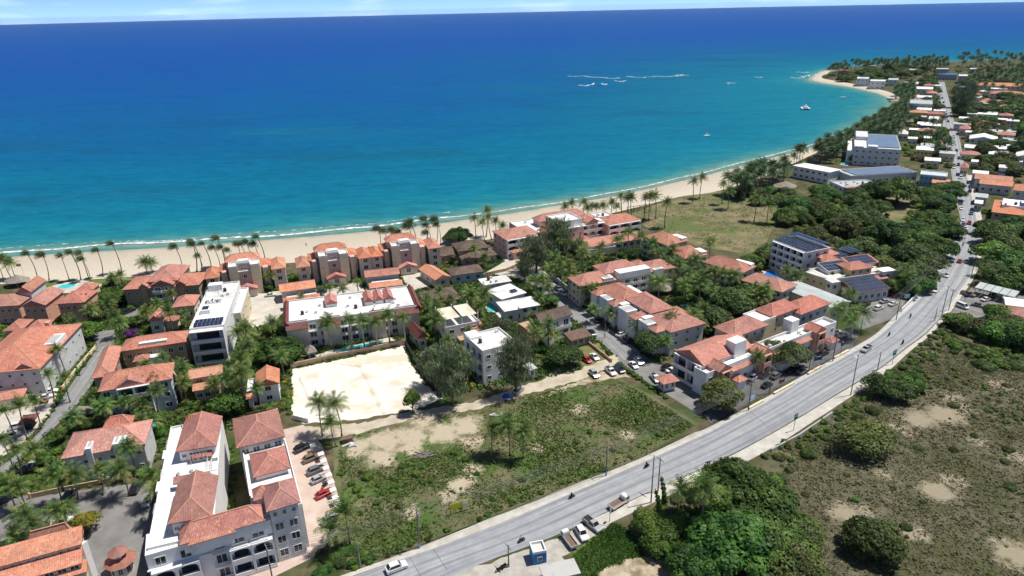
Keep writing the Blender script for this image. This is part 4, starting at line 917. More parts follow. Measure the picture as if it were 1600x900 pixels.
# modern white block
b = building('modern_block', 'modern white four-storey block with solar panels and roof terrace', 'apartment building', (335, 510)); A_ = rad_(13)
r = block(b, (296,516), (350,510), (363,442), 11.6, ang=A_, kind='flat', wall='white', roof='roofwhite', spec={'r': (4, 3, 'win', 1.4, .8)})
for j in range(3):
    P = r.pt(r.u0 + r.W() * .5, r.v0); loggia(b, P, r.ang, .3 + j * 3.75, r.W() * .98, 3.7, 2.0, 'white', False)
r2 = block(b, (353,493), (377,487), (374,452), 8.2, ang=A_, kind='flat', wall='cream', roof='roofwhite', spec={'f': (2, 2, 'win'), 'r': (3, 2, 'win')})
panels(b, r, .08, .92, .03, .16, 11.7, .2); rbox(b, r, .12, .42, .30, .42, 11.6, 12.9, 'white', 'stair_head'); rbox(b, r, .16, .36, .32, .40, 12.9, 12.93, 'glass', 'skylight')
rbox(b, r, .1, .62, .52, .62, 11.62, 11.66, 'grey', 'terrace_deck'); rbox(b, r, .05, .5, .84, .92, 11.6, 13.6, 'white', 'stair_head'); pergola(b, r, .06, .48, .68, .82, 11.6)
for k in range(8): rbox(b, r, .12 + k * .06, .16 + k * .06, .54 + .04 * (k % 2), .57 + .04 * (k % 2), 11.66, 12.2, 'whitecloth' if k % 3 else 'wood', 'lounge_chair')
clutter(b, r, 11.62, 2, 5, 1)
# three beach blocks with twin towers
CA = rad_(18.9)
def castle(px, label, mats, mir=1):
    c = G(*px); b = thing('beach_block', label, 'apartment building', (c.x, c.y, 0), 0)
    u = Vector((math.cos(CA), math.sin(CA))); v = Vector((-u.y, u.x))
    def rect(u0, u1, v0, v1):
        r = Rect((0, 0 + 450), (10, 450), None, 5, 0, 0); r.u, r.v = u, v; cu, cv = c.dot(u), c.dot(v)
        r.u0, r.u1, r.v0, r.v1 = cu + u0, cu + u1, cv + v0, cv + v1; return r
    def blk(u0, u1, v0, v1, z0, h, wall, kind='hip', rh=1.8, spec=None, axis=None, roof='orange'):
        r = rect(u0, u1, v0, v1); RECTS.append((r.center(), r.u, r.W(), r.D()))
        if kind == 'flat': wallbox(b, r, z0, h - .02, wall, 0); parapet(b, r, h, 'roofwhite'); ins = 0
        else: ins = .5; wallbox(b, r, z0, h - .16, wall, ins); roof_solid(b, r, h, kind, rh, roof, axis)
        if spec: openings(b, r, ins, z0, h - .1, spec)
        return r
    blk(-14.5, -9.2, 1.5, 13, 0, 8.4, 'beige', rh=1.8, spec={'f': (1, 3, 'win', 1.7, 1.6), 'l': (3, 3, 'win')}, axis='v')
    blk(9.4, 15.0, 2.0, 14, 0, 8.6, 'beige', rh=1.9, spec={'f': (1, 3, 'win', 1.9, 1.7), 'r': (3, 3, 'win')}, axis='v')
    blk(-9.4, 9.6, 6, 15, 0, 9.0, 'beige', rh=2.2, spec={'f': (6, 3, 'rail')})
    blk(-7.0, 6.0, 6.5, 12.5, 9, 12.2, 'beige', rh=2.2, axis='u', spec={'f': (3, 1, 'win')})
    blk(-5.6, -2.4, 1.0, 6.5, 0, 11.6, 'cream', 'flat'); blk(2.2, 5.6, 1.0, 6.5, 0, 11.6, 'cream', 'flat')
    r = blk(-2.4, 2.2, 1.8, 6.0, 0, 12.4, 'mauve', 'flat')
    for x in (-.7, .5): put_window(b, r.pt((r.u0 + r.u1) / 2 + x, r.v0 - .01), CA, 10.2, .7, .9)
    put_window(b, r.pt((r.u0 + r.u1) / 2, r.v0 - .01), CA, 6.6, 1.5, 1.6)
    rbox(b, r, -.05, 1.05, -.12, -.001, 9.4, 9.7, 'white', 'cornice'); rbox(b, r, .1, .9, .3, .9, 12.4, 13.3, 'white', 'stair_head')
    p = blk(-3.8, 3.8, -2.2, 1.2, 0, 3.3, 'beige', 'gable', 1.6, {'f': (1, 1, 'win', 2.0, 2.0)}, 'v', 'pinkroof')
    for s in (-1, 1): rbox(b, rect(s * 7.4 - .9, s * 7.4 + .9, 3.4, 6), 0, 1, 0, 1, 0, 9.4, 'mauve', 'stair_bay')
    clutter(b, rect(-2.4, 2.2, 1.8, 6), 12.42, 1, int(px[0]), 0)
    return b
castle((389, 462), 'leftmost orange-roofed twin-tower beach apartment block', None)
castle((527, 444), 'middle orange-roofed twin-tower beach apartment block', None)
castle((638, 427), 'rightmost orange-roofed twin-tower beach apartment block', None)
def pavilion(label, a, c, k, a2, c2):
    b = building('pavilion', label, 'pavilion', ((a[0] + c[0]) / 2, a[1])); A_ = ang_px(a, c)
    block(b, a, c, k, 4.4, ang=A_, wall='palegrey', roof='orange', kind='gable', rh=1.6, spec={'f': (4, 1, 'win', .5, .4)})
    r = block(b, a2, c2, None, 2.9, d=3.5, ang=A_, wall='beige', roof='orange', kind='shed', rh=.9, spec={'f': (4, 1, 'win')})
    rbox(b, r, .1, .92, 1.0, 1.9, 0, 3.0, 'roofwhite', 'terrace_block')
pavilion('orange-roofed service pavilion in the court of the leftmost beach block', (437,457), (494,449), (490,437), (443,475), (501,466))
pavilion('orange-roofed service pavilion left of the rightmost beach block entrance', (570,434), (625,428), (620,419), (577,451), (630,445))
b = building('pavilion', 'plain orange gabled pavilion right of the rightmost beach block', 'pavilion', (685, 430)); block(b, (680,438), (705,432), (685,413), 3.6, wall='beige', roof='orange', kind='gable', axis='v', rh=1.5)
# white hotel with maroon mansards
b = building('white_hotel', 'long white flat-roofed hotel with maroon mansards behind the narrow pool', 'hotel', (550, 500)); A_ = rad_(16.3)
r = block(b, (446,508), (653,479), (628,449), 8.6, ang=A_, kind='flat', wall='white', roof='roofwhite', spec={'f': (13, 3, 'rail')})
for (u0, u1, lab) in [(.0, .16, 0), (.26, .40, 0), (.62, .74, 0), (.82, 1.0, 0)]:
    rr = Rect((446,508), (653,479), None, 5, A_, 8.6); W = r.W(); rr.u0, rr.u1, rr.v0, rr.v1 = r.u0 + W * u0, r.u0 + W * u1, r.v0 - 2.2, r.v0 + 1.2
    wallbox(b, rr, 0, 7.4, 'beige', .15); roof_solid(b, rr, 7.45, 'shed', 1.7, 'maroon', caps=False)
for u0, u1 in ((-.02, .03), (.97, 1.03)):
    rr = Rect((446,508), (653,479), None, 5, A_, 8.6); rr.u0, rr.u1, rr.v0, rr.v1 = r.u0 + r.W() * u0, r.u0 + r.W() * u1, r.v0 - .5, r.v1; roof_solid(b, rr, 8.3, 'gable', 1.3, 'maroon', 'v')
for u in (.60, .68, .76): rr = Rect((446,508), (653,479), None, 5, A_, 8.6); rr.u0, rr.u1, rr.v0, rr.v1 = r.u0 + r.W() * u, r.u0 + r.W() * (u + .075), r.v0 + r.D() * .35, r.v0 + r.D() * .75; wallbox(b, rr, 8.6, 10.0, 'white', .2); roof_solid(b, rr, 10.05, 'gable', 1.5, 'pinkroof', 'v')
rr = Rect((446,508), (653,479), None, 5, A_, 8.6); rr.u0, rr.u1, rr.v0, rr.v1 = r.u0 + r.W() * .30, r.u0 + r.W() * .40, r.v0 + r.D() * .5, r.v0 + r.D() * .85; wallbox(b, rr, 8.6, 9.8, 'white', .2); roof_solid(b, rr, 9.85, 'gable', 1.5, 'pinkroof', 'v')
clutter(b, r, 8.62, 16, 9, 3)
# brown roofed houses
b = building('brown_roofed_villa', 'brown shingled villa with stacked hip roofs near the beach trees', 'house', (730, 395)); A_ = rad_(20)
block(b, (716,393), (757,386), (752,374), 5.6, ang=A_, wall='tan', roof='brown', rh=2.4); block(b, (722,406), (769,397), (765,386), 3.4, ang=A_, wall='tan', roof='brown', rh=1.4); block(b, (683,400), (722,396), (716,384), 3.6, ang=A_, wall='tan', roof='brown', rh=1.6)
b = building('brown_roofed_villa', 'brown shingled bungalow facing the plaza', 'house', (730, 425)); block(b, (706,431), (757,424), (748,413), 3.8, wall='paleblue', roof='brown', rh=1.8)
b = building('brown_roofed_villa', 'brown shingled house between the white hotel and the white flat houses', 'house', (690, 460)); block(b, (662,470), (717,461), (712,447), 3.8, wall='grey', roof='brown', rh=2.0); block(b, (690,472), (722,466), None, 3.2, d=5, wall='grey', roof='brown', rh=1.2)
b = building('white_flat_house', 'white flat-roofed house beside the plaza', 'house', (776, 440)); r = block(b, (756,447), (800,440), (792,430), 3.8, kind='slab', wall='white', roof='roofwhite'); clutter(b, r, 4.1, 3, 4)
b = building('white_flat_house', 'white flat-roofed house with small solar array along the side street', 'house', (800, 460)); r = block(b, (784,469), (823,458), (804,442), 4.6, kind='slab', wall='white', roof='roofwhite'); panels(b, r, .55, .8, .2, .42, 4.95)
b = building('white_gabled_house', 'white-roofed house with hipped roofs beside the turquoise pool', 'house', (810, 480)); A_ = rad_(20)
block(b, (788,487), (815,482), (810,466), 5.2, ang=A_, wall='white', roof='whitecloth', rh=1.7); block(b, (812,482), (838,477), (830,463), 5.8, ang=A_, wall='white', roof='whitecloth', rh=1.7); block(b, (780,496), (796,493), None, 3, d=4, ang=A_, wall='white', roof='whitecloth', rh=1)
b = building('canopy_house', 'white house with cream canvas awnings over its roof terrace', 'house', (712, 510)); A_ = ang_px((696, 520), (735, 512))
r = block(b, (696,513), (736,506), (730,484), 6.0, ang=A_, kind='flat', wall='white', roof='roofwhite')
for u in (.02, .53):
    mb = MB(); n = 6; L = b.location
    for i in range(n + 1):
        for j in range(n + 1):
            p = r.pt(r.u0 + r.W() * (u + .44 * i / n), r.v0 + r.D() * (.08 + .84 * j / n)); mb.v.append((p.x - L.x, p.y - L.y, 8.8 - 1.0 * math.sin(math.pi * i / n) * math.sin(math.pi * j / n)))
    for i in range(n):
        for j in range(n): q = i * (n + 1) + j; mb.f.append([q, q + n + 1, q + n + 2, q + 1]); mb.m.append(0); mb.uv.append([(0, 0)] * 4)
    mk('canvas_awning', mb.mesh('canvas_awning', M['canvas'], True), b)
for u in (.01, .5, .99):
    for v in (.05, .95): rbox(b, r, u - .012, u + .012, v - .02, v + .02, 6, 9.4, 'white', 'post')
rbox(b, r, .3, .62, -.3, -.01, 0, 2.6, 'tan', 'porch'); block(b, (734,521), (752,517), (748,502), 4.2, ang=A_, wall='cream', roof='terra', kind='shed', rh=1.2, auto=False)
b = building('white_block', 'white flat-roofed three-storey block between the two casuarina trees', 'apartment building', (770, 560)); A_ = ang_px((758, 602), (806, 588))
r = block(b, (753,550), (802,538), (779,513), 10.2, ang=A_, kind='flat', wall='white', roof='roofwhite', spec={'f': (3, 3, 'win', 1.3, 1.2), 'l': (3, 3, 'rail')}); rbox(b, r, .02, .35, .72, 1.12, 0, 11.0, 'white', 'stair_tower'); clutter(b, r, 10.22, 1, 2, 1)
b = building('brown_roof_house', 'tall house with brown gable roof and tan side wall by the side street', 'house', (855, 505)); A_ = ang_px((840, 536), (886, 522))
r = block(b, (842,504), (885,494), (878,481), 7.4, ang=A_, wall='palegrey', roof='brown', kind='gable', rh=2.2, spec={'f': (3, 2, 'balc')}); rbox(b, r, -.35, -.02, .0, 1.0, 0, 6.2, 'tan', 'side_wing'); rbox(b, r, .05, .3, -.45, -.02, 0, 5.0, 'white', 'sunroom'); rbox(b, r, .07, .28, -.43, -.04, 5.0, 5.05, 'paleblue', 'sunroom_roof')
block(b, (868,506), (884,502), None, 4.2, d=4, ang=A_, wall='tan', roof='brown', kind='shed', rh=1.0, auto=False)
b = building('carport', 'brown carport roof at the corner of the side street', 'carport', (908, 528)); block(b, (893,533), (926,524), (912,515), 3.0, wall='tan', roof='brown', kind='shed', rh=.8, ins=.6, spec={'f': (3, 1, 'win', 1.8, 1.6)})
b = building('garden_shed', 'small maroon-roofed gabled building above the sand lot corner', 'shed', (657, 530)); block(b, (652,529), (669,525), (655,507), 4.4, wall='cream', roof='maroon', kind='gable', axis='v', rh=1.8)
def thatch(label, px, rad=3.0, h=3.6):
    p = G(*px); b = thing('thatched_hut', label, 'hut', (p.x, p.y, 0)); RECTS.append((p, Vector((1, 0)), rad * 1.6, rad * 1.6))
    for k in range(6): mk('post', MB().cyl((0, 0), .1, 0, h * .55, 6).mesh('post', M['wood']), b, (rad * .75 * math.cos(k * 1.047), rad * .75 * math.sin(k * 1.047), 0))
    q = random.Random(int(px[0])); mb = MB(); n, m_ = 18, 5
    for j in range(m_):
        for i in range(n): a = 2 * math.pi * i / n; rr = rad * (1 - j / m_) * q.uniform(.9, 1.06); mb.v.append((rr * math.cos(a), rr * math.sin(a) * .8, h * .5 + h * .55 * (j / m_) + q.uniform(-.08, .08)))
    mb.v.append((0, 0, h * 1.08))
    for j in range(m_ - 1):
        for i in range(n): i2 = (i + 1) % n; mb.f.append([j * n + i, j * n + i2, (j + 1) * n + i2, (j + 1) * n + i])
    for i in range(n): mb.f.append([(m_ - 1) * n + i, (m_ - 1) * n + (i + 1) % n, m_ * n])
    mb.m = [0] * len(mb.f); mb.uv = [[(0, 0)] * len(f) for f in mb.f]
    mk('thatch_roof', mb.mesh('thatch_roof', M['thatch']), b); return b
thatch('grey thatched hut under the casuarina beside the sand lot', (675, 562), 3.6, 4)
thatch('thatched beach bar at the left edge of the sand', (30, 446), 5, 4.5)
thatch('thatched shelter beside the left street garden', (128, 652), 3.4, 3.4)
thatch('grey thatched hut in the palm garden between the tiled rows', (1035, 458), 4, 4)
thatch('thatched beach hut left of the palm grove', (1226, 297), 7, 5)
# ------------------------------------------------------------------ buildings, middle and right
b = building('pink_beach_hotel', 'pink and white beach hotel with tiled roofs and arched balconies', 'hotel', (885, 365)); A_ = rad_(24.9)
SPW = {'f': (3, 3, 'win'), 'l': (2, 3, 'win')}
block(b, (790,375), (829,367), (823,352), 8.6, ang=A_, wall='pink', rh=2.4, spec={'f': (3, 3, 'log'), 'l': (3, 3, 'win')})
r = block(b, (828,368), (875,357), (862,338), 8.6, ang=A_, kind='flat', wall='pink', roof='roofwhite', spec={'f': (4, 3, 'log')}); clutter(b, r, 8.62, 4, 8)
block(b, (842,347), (908,336), (905,329), 11.2, ang=A_, wall='pink', rh=2.4, spec={'f': (6, 1, 'win')})
r = block(b, (873,349), (893,345), (889,333), 12.6, ang=A_, kind='flat', wall='white', roof='roofwhite', auto=False); block(b, (881,360), (909,353), None, 10, d=5, ang=A_, kind='flat', wall='pink', roof='roofwhite', spec={'f': (3, 2, 'win', .9, 1.6)})
for a, c in (((850,364), (867,360)), ((918,348), (935,344))): block(b, a, c, None, 10.4, d=6, ang=A_, wall='yellow', kind='gable', axis='v', rh=1.5, spec={'f': (1, 3, 'win', 1.5, 1.4)})
r = block(b, (905,352), (952,343), (944,331), 9.4, ang=A_, kind='flat', wall='pink', roof='roofwhite', spec={'f': (5, 3, 'log')}); clutter(b, r, 9.42, 5, 6)
block(b, (949,352), (986,345), (979,333), 8.8, ang=A_, wall='pink', rh=2.4, spec={'f': (3, 3, 'log'), 'r': (2, 3, 'win')}); block(b, (912,342), (930,338), None, 11, d=5, ang=A_, wall='pink', rh=1.4, auto=False)
b = building('garden_annex', 'low tiled annex under trees in front of the pink hotel', 'building', (815, 395)); block(b, (802,396), (832,389), (826,380), 3.2, wall='pink', rh=1.2); block(b, (850,392), (866,388), None, 3.2, d=5, wall='pink', rh=1.2)
b = building('garage_row', 'long tiled garage row behind the pink hotel', 'garage', (940, 380)); A_ = ang_px((905, 395), (992, 381))
r = block(b, (908,388), (993,374), (985,362), 4.0, ang=A_, wall='beige', kind='gable', rh=1.8, spec={'f': (9, 1, 'win', 2.0, 1.9)}); block(b, (887,377), (916,371), (905,362), 4.2, ang=A_, wall='beige', rh=2.0)
block(b, (918,393), (962,386), None, 2.6, d=3, ang=A_, wall='beige', kind='flat', roof='roofwhite', auto=False)
for i, (a, c, d, h) in enumerate([((1003,369), (1043,384), 12, 8.6), ((1042,389), (1070,404), 11, 8.6), ((1096,409), (1160,427), 10, 8.0), ((1156,437), (1222,457), 10.5, 8.0)]):
    lab = ['farthest tiled garden block of the diagonal row by the dune field', 'second tiled garden block of the diagonal row, half hidden by palms', 'third tiled garden block of the diagonal row, above the dark trees', 'nearest tiled garden block of the diagonal row, beside the blue pool'][i]
    b = building('garden_block', lab, 'apartment building', ((a[0] + c[0]) / 2, (a[1] + c[1]) / 2), 4)
    r = block(b, a, c, None, h, d=d, wall='beige', rh=2.4, spec={'f': (5, 3, 'balc'), 'r': (2, 2, 'win')})
    if i < 3: rbox(b, r, .55, .95, .72, .98, h - .3, h + 1.2, 'white', 'roof_terrace')
b = building('garden_block', 'tiled three-storey garden block with white roof terrace and cream walls', 'apartment building', (970, 440)); A_ = rad_(22.3)
r = Rect((903,445), (1041,421), (1030,404), None, A_, 8.4); RECTS.append((r.center(), r.u, r.W(), r.D()))
def sub_rect(r, u0, u1, v0, v1):
    q_ = Rect((0, 450), (10, 450), None, 5, 0, 0); q_.u, q_.v = r.u, r.v; q_.u0, q_.u1, q_.v0, q_.v1 = r.u0 + u0 * r.W(), r.u0 + u1 * r.W(), r.v0 + v0 * r.D(), r.v0 + v1 * r.D(); return q_
def unit(b, r, u0, u1, v0, v1, h, wall, rh, axis, spec, z0=0.0):
    q_ = sub_rect(r, u0, u1, v0, v1); wallbox(b, q_, z0, h - .16, wall, .5); roof_solid(b, q_, h, 'hip', rh, 'terra', axis); openings(b, q_, .5, z0, h - .1, spec); return q_
unit(b, r, 0, .36, -.05, .85, 8.2, 'cream', 2.6, 'u', {'f': (3, 3, 'win', 1.2, 1.4), 'l': (3, 3, 'win')}); unit(b, r, .30, .66, .28, 1.15, 9.6, 'cream', 2.4, 'u', {'f': (3, 1, 'win')}, 0); unit(b, r, .70, 1, -.02, .9, 8.6, 'cream', 2.4, 'v', {'f': (3, 3, 'win', 1.2, 1.4), 'r': (3, 3, 'win')}); unit(b, r, .62, .8, .2, 1.05, 8.9, 'cream', 2.0, 'v', {})
rbox(b, r, .345, .71, .02, .6, 0, 8.0, 'cream', 'wall'); rbox(b, r, .40, .72, -.03, .34, 8.0, 10.3, 'white', 'roof_terrace'); rbox(b, r, .42, .70, 0, .31, 10.3, 10.34, 'roofwhite', 'terrace_roof'); openings(b, sub_rect(r, .36, .7, .02, .6), 0, 0, 7.9, {'f': (4, 3, 'balc')})
for u in (.24, .76): rbox(b, r, u, u + .1, -.03, .26, 6.4, 9.3, 'white', 'dormer_terrace'); rbox(b, r, u + .02, u + .08, 0, .22, 9.3, 9.33, 'grey', 'terrace_floor')
b = building('garden_block', 'long tiled block with white stair terraces beside the shaded parking street', 'apartment building', (1010, 490)); A_ = rad_(30)
r = Rect((1040,521), (1081,502), (985,437), None, rad_(26), 8.6); RECTS.append((r.center(), r.u, r.W(), r.D()))
unit(b, r, .12, .95, 0, .34, 8.4, 'white', 2.3, 'v', {'f': (3, 3, 'win', .9, 1.0), 'l': (3, 3, 'win', 1.1, 1.3)}); unit(b, r, .22, .80, .30, .64, 9.4, 'white', 2.2, 'v', {'l': (3, 3, 'win', 1.1, 1.3)}); unit(b, r, .10, .72, .60, 1.0, 8.6, 'white', 2.2, 'v', {'l': (4, 3, 'win', 1.1, 1.3)}); unit(b, r, .6, 1.02, .14, .38, 8.0, 'white', 1.9, 'u', {}); unit(b, r, .5, .92, .52, .74, 8.2, 'white', 1.8, 'u', {})
for v in (.27, .57): rbox(b, r, .0, .3, v - .02, v + .05, 0, 8.0, 'white', 'wall'); rbox(b, r, .02, .26, v - .01, v + .04, 8.0, 9.0, 'white', 'roof_terrace')
rbox(b, r, .14, .9, .05, .95, 0, 7.6, 'white', 'wall')
L = b.location
for v in (.18, .45, .72): 
    rbox(b, r, -.06, .2, v, v + .12, 0, 8.5, 'white', 'stair_bay'); rbox(b, r, -.07, .19, v + .02, v + .10, 8.5, 8.54, 'grey', 'stair_bay_roof')
for v in (.06, .32, .60, .86):
    rr = Rect((1040,521), (1081,502), None, 5, rad_(26), 8); rr.u0, rr.u1, rr.v0, rr.v1 = r.u0 - r.W() * .10, r.u0 + r.W() * .26, r.v0 + r.D() * v, r.v0 + r.D() * (v + .1); wallbox(b, rr, 0, 8.0, 'white', .3); roof_solid(b, rr, 8.1, 'hip', 1.3, 'terra', 'u')
# row along the main road
b = building('roadside_row', 'tiled apartment row with white parapets and arched gables facing the main road', 'apartment building', (1180, 540)); A_ = rad_(32)
u1 = block(b, (1100,572), (1150,545), (1130,520), 8.0, ang=A_, wall='white', rh=2.6, kind='gable', axis='u', spec={'l': (2, 2, 'flog'), 'f': (4, 2, 'win')})
block(b, (1149,527), (1195,505), (1166,492), 9.8, ang=A_, wall='cream', rh=2.4, spec={'f': (4, 3, 'win', 1.1, 1.3)}); r = block(b, (1189,505), (1209,495), (1182,485), 9.4, ang=A_, kind='flat', wall='cream', roof='roofwhite', auto=False)
block(b, (1208,496), (1242,483), (1220,468), 9.8, ang=A_, wall='cream', rh=2.4, spec={'f': (3, 3, 'win', 1.1, 1.3)}); u4 = block(b, (1244,489), (1299,474), (1264,461), 8.6, ang=A_, wall='palegrey', rh=2.4, spec={'f': (4, 2, 'win'), 'r': (2, 2, 'win')})
fr = Rect((1104,584), (1290,496), None, 4.5, A_, 7.4); wallbox(b, fr, 0, 6.6, 'white', 0); parapet(b, fr, 6.62, 'roofwhite', .9)
openings(b, fr, 0, .1, 6.4, {'f': (16, 2, 'win', 1.5, 1.5)}); RECTS.append((fr.center(), fr.u, fr.W(), fr.D()))
for k, s in enumerate((.10, .40, .83)):
    rr = Rect((1104,584), (1290,496), None, 4.5, A_, 7.4); rr.u0, rr.u1, rr.v0, rr.v1 = fr.u0 + fr.W() * (s - .045), fr.u0 + fr.W() * (s + .045), fr.v0 - 1.6, fr.v0 + 3
    wallbox(b, rr, 0, 7.4, 'salmon', .3); roof_solid(b, rr, 7.5, 'gable', 1.6, 'terra', 'v')
    for j in range(2): loggia(b, rr.pt((rr.u0 + rr.u1) / 2, rr.v0 + .3), rr.ang, .3 + j * 3.5, 3.2, 3.3, .8, 'salmon', True)
for s0, s1 in ((.16, .34), (.47, .60), (.64, .77)): rr = Rect((1104,584), (1290,496), None, 4.5, A_, 7.4); rr.u0, rr.u1, rr.v0, rr.v1 = fr.u0 + fr.W() * s0, fr.u0 + fr.W() * s1, fr.v0 - 1.3, fr.v0 - .02; roof_solid(b, rr, 5.6, 'shed', .7, 'terra', caps=False)
for s0, s1 in ((.17, .24), (.50, .57), (.90, .97)): rr = Rect((1104,584), (1290,496), None, 4.5, A_, 7.4); rr.u0, rr.u1, rr.v0, rr.v1 = fr.u0 + fr.W() * s0, fr.u0 + fr.W() * s1, fr.v0 - 3.2, fr.v0 - .02; wallbox(b, rr, 0, 2.7, 'white', .4); roof_solid(b, rr, 2.8, 'hip', 1.0, 'terra', 'u')
clutter(b, fr, 6.64, 9, 21, 1)
rbox(b, fr, .24, .32, .55, 1.3, 6.6, 11.4, 'white', 'stair_tower'); rbox(b, fr, .70, .76, .8, 1.5, 6.6, 10.6, 'white', 'stair_tower')
b = building('metal_roofed_hall', 'grey metal-roofed hall behind the roadside row', 'hall', (1285, 465)); block(b, (1299,481), (1331,471), (1250,441), 6.2, wall='cream', roof='metalroof', kind='gable', axis='v', rh=1.1, spec={'f': (2, 1, 'win', 1.4, 2.2)}, caps=False)
b = building('solar_apartments', 'white balcony apartment block roofed entirely with solar panels', 'apartment building', (1240, 395))
r = block(b, (1207,375), (1260,395), None, 11.4, d=13, wall='white', roof='grey', kind='hip', rh=1.0, spec={'f': (5, 4, 'flog'), 'r': (3, 3, 'win')}, caps=False); panels(b, r, .02, .98, .03, .48, 11.5, zback=12.5); panels(b, r, .02, .98, .52, .97, 12.8, tilt=-.1)
r = block(b, (1262,397), (1282,404), None, 8.4, d=11, wall='cream', roof='terra', rh=1.8)
r = block(b, (1284,398), (1306,406), None, 7.4, d=15, wall='cream', roof='brown', kind='hip', rh=.8, caps=False); panels(b, r, .04, .96, .05, .48, 7.6, zback=8.3); panels(b, r, .04, .96, .52, .95, 8.4, tilt=-.1)
b = building('cream_hotel', 'cream and white hotel with solar panels facing its small car park', 'hotel', (1330, 435)); A_ = rad_(15)
r = block(b, (1297,439), (1397,424), (1374,407), 6.4, ang=A_, kind='flat', wall='cream', roof='coping', spec={'f': (9, 2, 'win', 1.4, 1.2)}); clutter(b, r, 6.42, 4, 13)
block(b, (1328,423), (1351,418), (1342,407), 9.2, ang=A_, wall='yellow', rh=1.7, spec={'f': (3, 1, 'win')}, z0=6.4)
r3 = Rect((1294,424), (1320,419), (1314,410), None, A_, 8.2); wallbox(b, r3, 6.4, 8.0, 'white', .3); roof_solid(b, r3, 8.1, 'shed', 1.3, 'grey', caps=False); panels(b, r3, .03, .97, .04, .96, 8.2, zback=9.4)
r3 = Rect((1330,415), (1364,409), (1356,401), None, A_, 7.8); wallbox(b, r3, 6.4, 7.6, 'white', .3); roof_solid(b, r3, 7.7, 'shed', 1.3, 'terra', caps=False); panels(b, r3, .08, .92, .04, .96, 7.85, zback=9.0)
r3 = block(b, (1340,458), (1383,449), (1364,437), 4.4, ang=A_, wall='palegrey', roof='brown', kind='shed', rh=1.6, spec={'f': (5, 1, 'win', 1.6, 1.6)}, caps=False); panels(b, r3, .03, .97, .04, .96, 4.6, zback=6.1)
r4 = block(b, (1258,427), (1300,440), None, 6.8, d=14, kind='flat', wall='cream', roof='coping', spec={'f': (4, 2, 'win', 1.0, .8)}); block(b, (1300,443), (1312,440), None, 7.2, d=4, ang=A_, kind='slab', wall='white', roof='roofwhite'); block(b, (1380,426), (1398,422), None, 7.4, d=4, ang=A_, kind='slab', wall='white', roof='roofwhite')
block(b, (1290,411), (1314,406), None, 7.8, d=7, ang=A_, wall='cream', roof='terra', rh=1.8, z0=0, auto=False); block(b, (1364,438), (1386,433), None, 5.4, d=5, ang=A_, wall='pink', roof='terra', kind='shed', rh=1.2)
b = building('guard_hut', 'small square guard hut with pyramid tiled roof at the parking entrance', 'hut', (1049, 600)); block(b, (1036,601), (1063,595), None, 3.1, d=4.6, wall='white', rh=1.3, ins=.9, spec={'f': (2, 1, 'win', .8, 1.4), 'l': (2, 1, 'win', .8, 1.4)})
b = building('grey_booth', 'grey timber booth by the white cottage at the dirt track', 'shed', (835, 575)); block(b, (826,580), (840,576), (833,566), 2.8, wall='white', roof='metalroof', kind='slab')
# far side of the field
def radial(x, y): P = G(x, y); return math.atan2(-P.x, P.y)          # street frontage: houses stand square to the far street
b = building('large_pale_block', 'large pale blue-grey block with solar roof near the palm grove', 'hotel', (1390, 245)); r = block(b, (1335,231), (1408,235), (1437,214), 11.0, kind='flat', wall='palegrey', roof='roofwhite', spec={'f': (7, 3, 'win', 1.6, 1.2), 'r': (6, 4, 'flog')})
rbox(b, r, .28, .97, .1, .92, 11.05, 11.7, 'bluesheet', 'roof_sheet'); rbox(b, r, -.14, .0, .1, .8, 0, 8.2, 'white', 'side_wing'); rbox(b, r, .02, .3, .55, .98, 11.0, 13.4, 'palegrey', 'stair_head'); rbox(b, r, .3, .5, .0, .1, 11.0, 12.6, 'white', 'stair_head'); rbox(b, r, .0, .2, .0, .2, 11.0, 12.2, 'white', 'stair_head')
b = building('white_long_house', 'white long two-storey house in front of the palm grove', 'house', (1268, 268)); r = block(b, (1238,259), (1296,270), None, 7.0, d=12, kind='slab', wall='white', roof='roofwhite', spec={'f': (6, 2, 'win', 2.0, 1.4)})
b = building('restaurant_block', 'low grey-roofed building with red tiled edge beyond the trees', 'building', (1325, 282)); r = block(b, (1296,284), (1318,294), None, 5.4, d=22, kind='flat', wall='white', roof='metalroof', spec={'f': (3, 2, 'win')}); rbox(b, r, .9, 1.15, .02, .9, 5.4, 5.9, 'terra', 'tiled_edge'); clutter(b, r, 5.42, 9, 3); 
b = building('solar_roofed_hall', 'low hall with dark solar roof behind the red-edged building', 'hall', (1345, 268)); r = block(b, (1303,266), (1330,276), None, 5.5, d=42, kind='flat', wall='palegrey', roof='metalroof'); rbox(b, r, .1, .9, .1, .95, 5.55, 5.95, 'bluesheet', 'roof_sheet')
b = building('yellow_house', 'yellow two-storey house with white roof rim beside the main street', 'house', (1446, 240)); block(b, (1431,234), (1459,236), None, 7.2, d=14, ang=radial(1431, 234), kind='slab', wall='yellow', roof='roofwhite', spec={'f': (4, 2, 'win', 1.6, 1.4)})
b = building('blue_shop', 'bright blue shop building with white trim at the main street', 'shop', (1460, 270)); block(b, (1439,268), (1480,277), None, 6.0, d=12, ang=radial(1439, 268), kind='flat', wall='skyblue', roof='paleblue', spec={'f': (6, 2, 'win')}); block(b, (1456,283), (1484,288), None, 3.4, d=7, ang=radial(1456, 283), wall='white', roof='orange', kind='shed', rh=1.2)
b = building('white_shop', 'white-roofed shop next to the yellow house', 'shop', (1460, 252)); block(b, (1444,251), (1470,253), None, 4.5, d=12, ang=radial(1444, 251), kind='slab', wall='cream', roof='roofwhite')
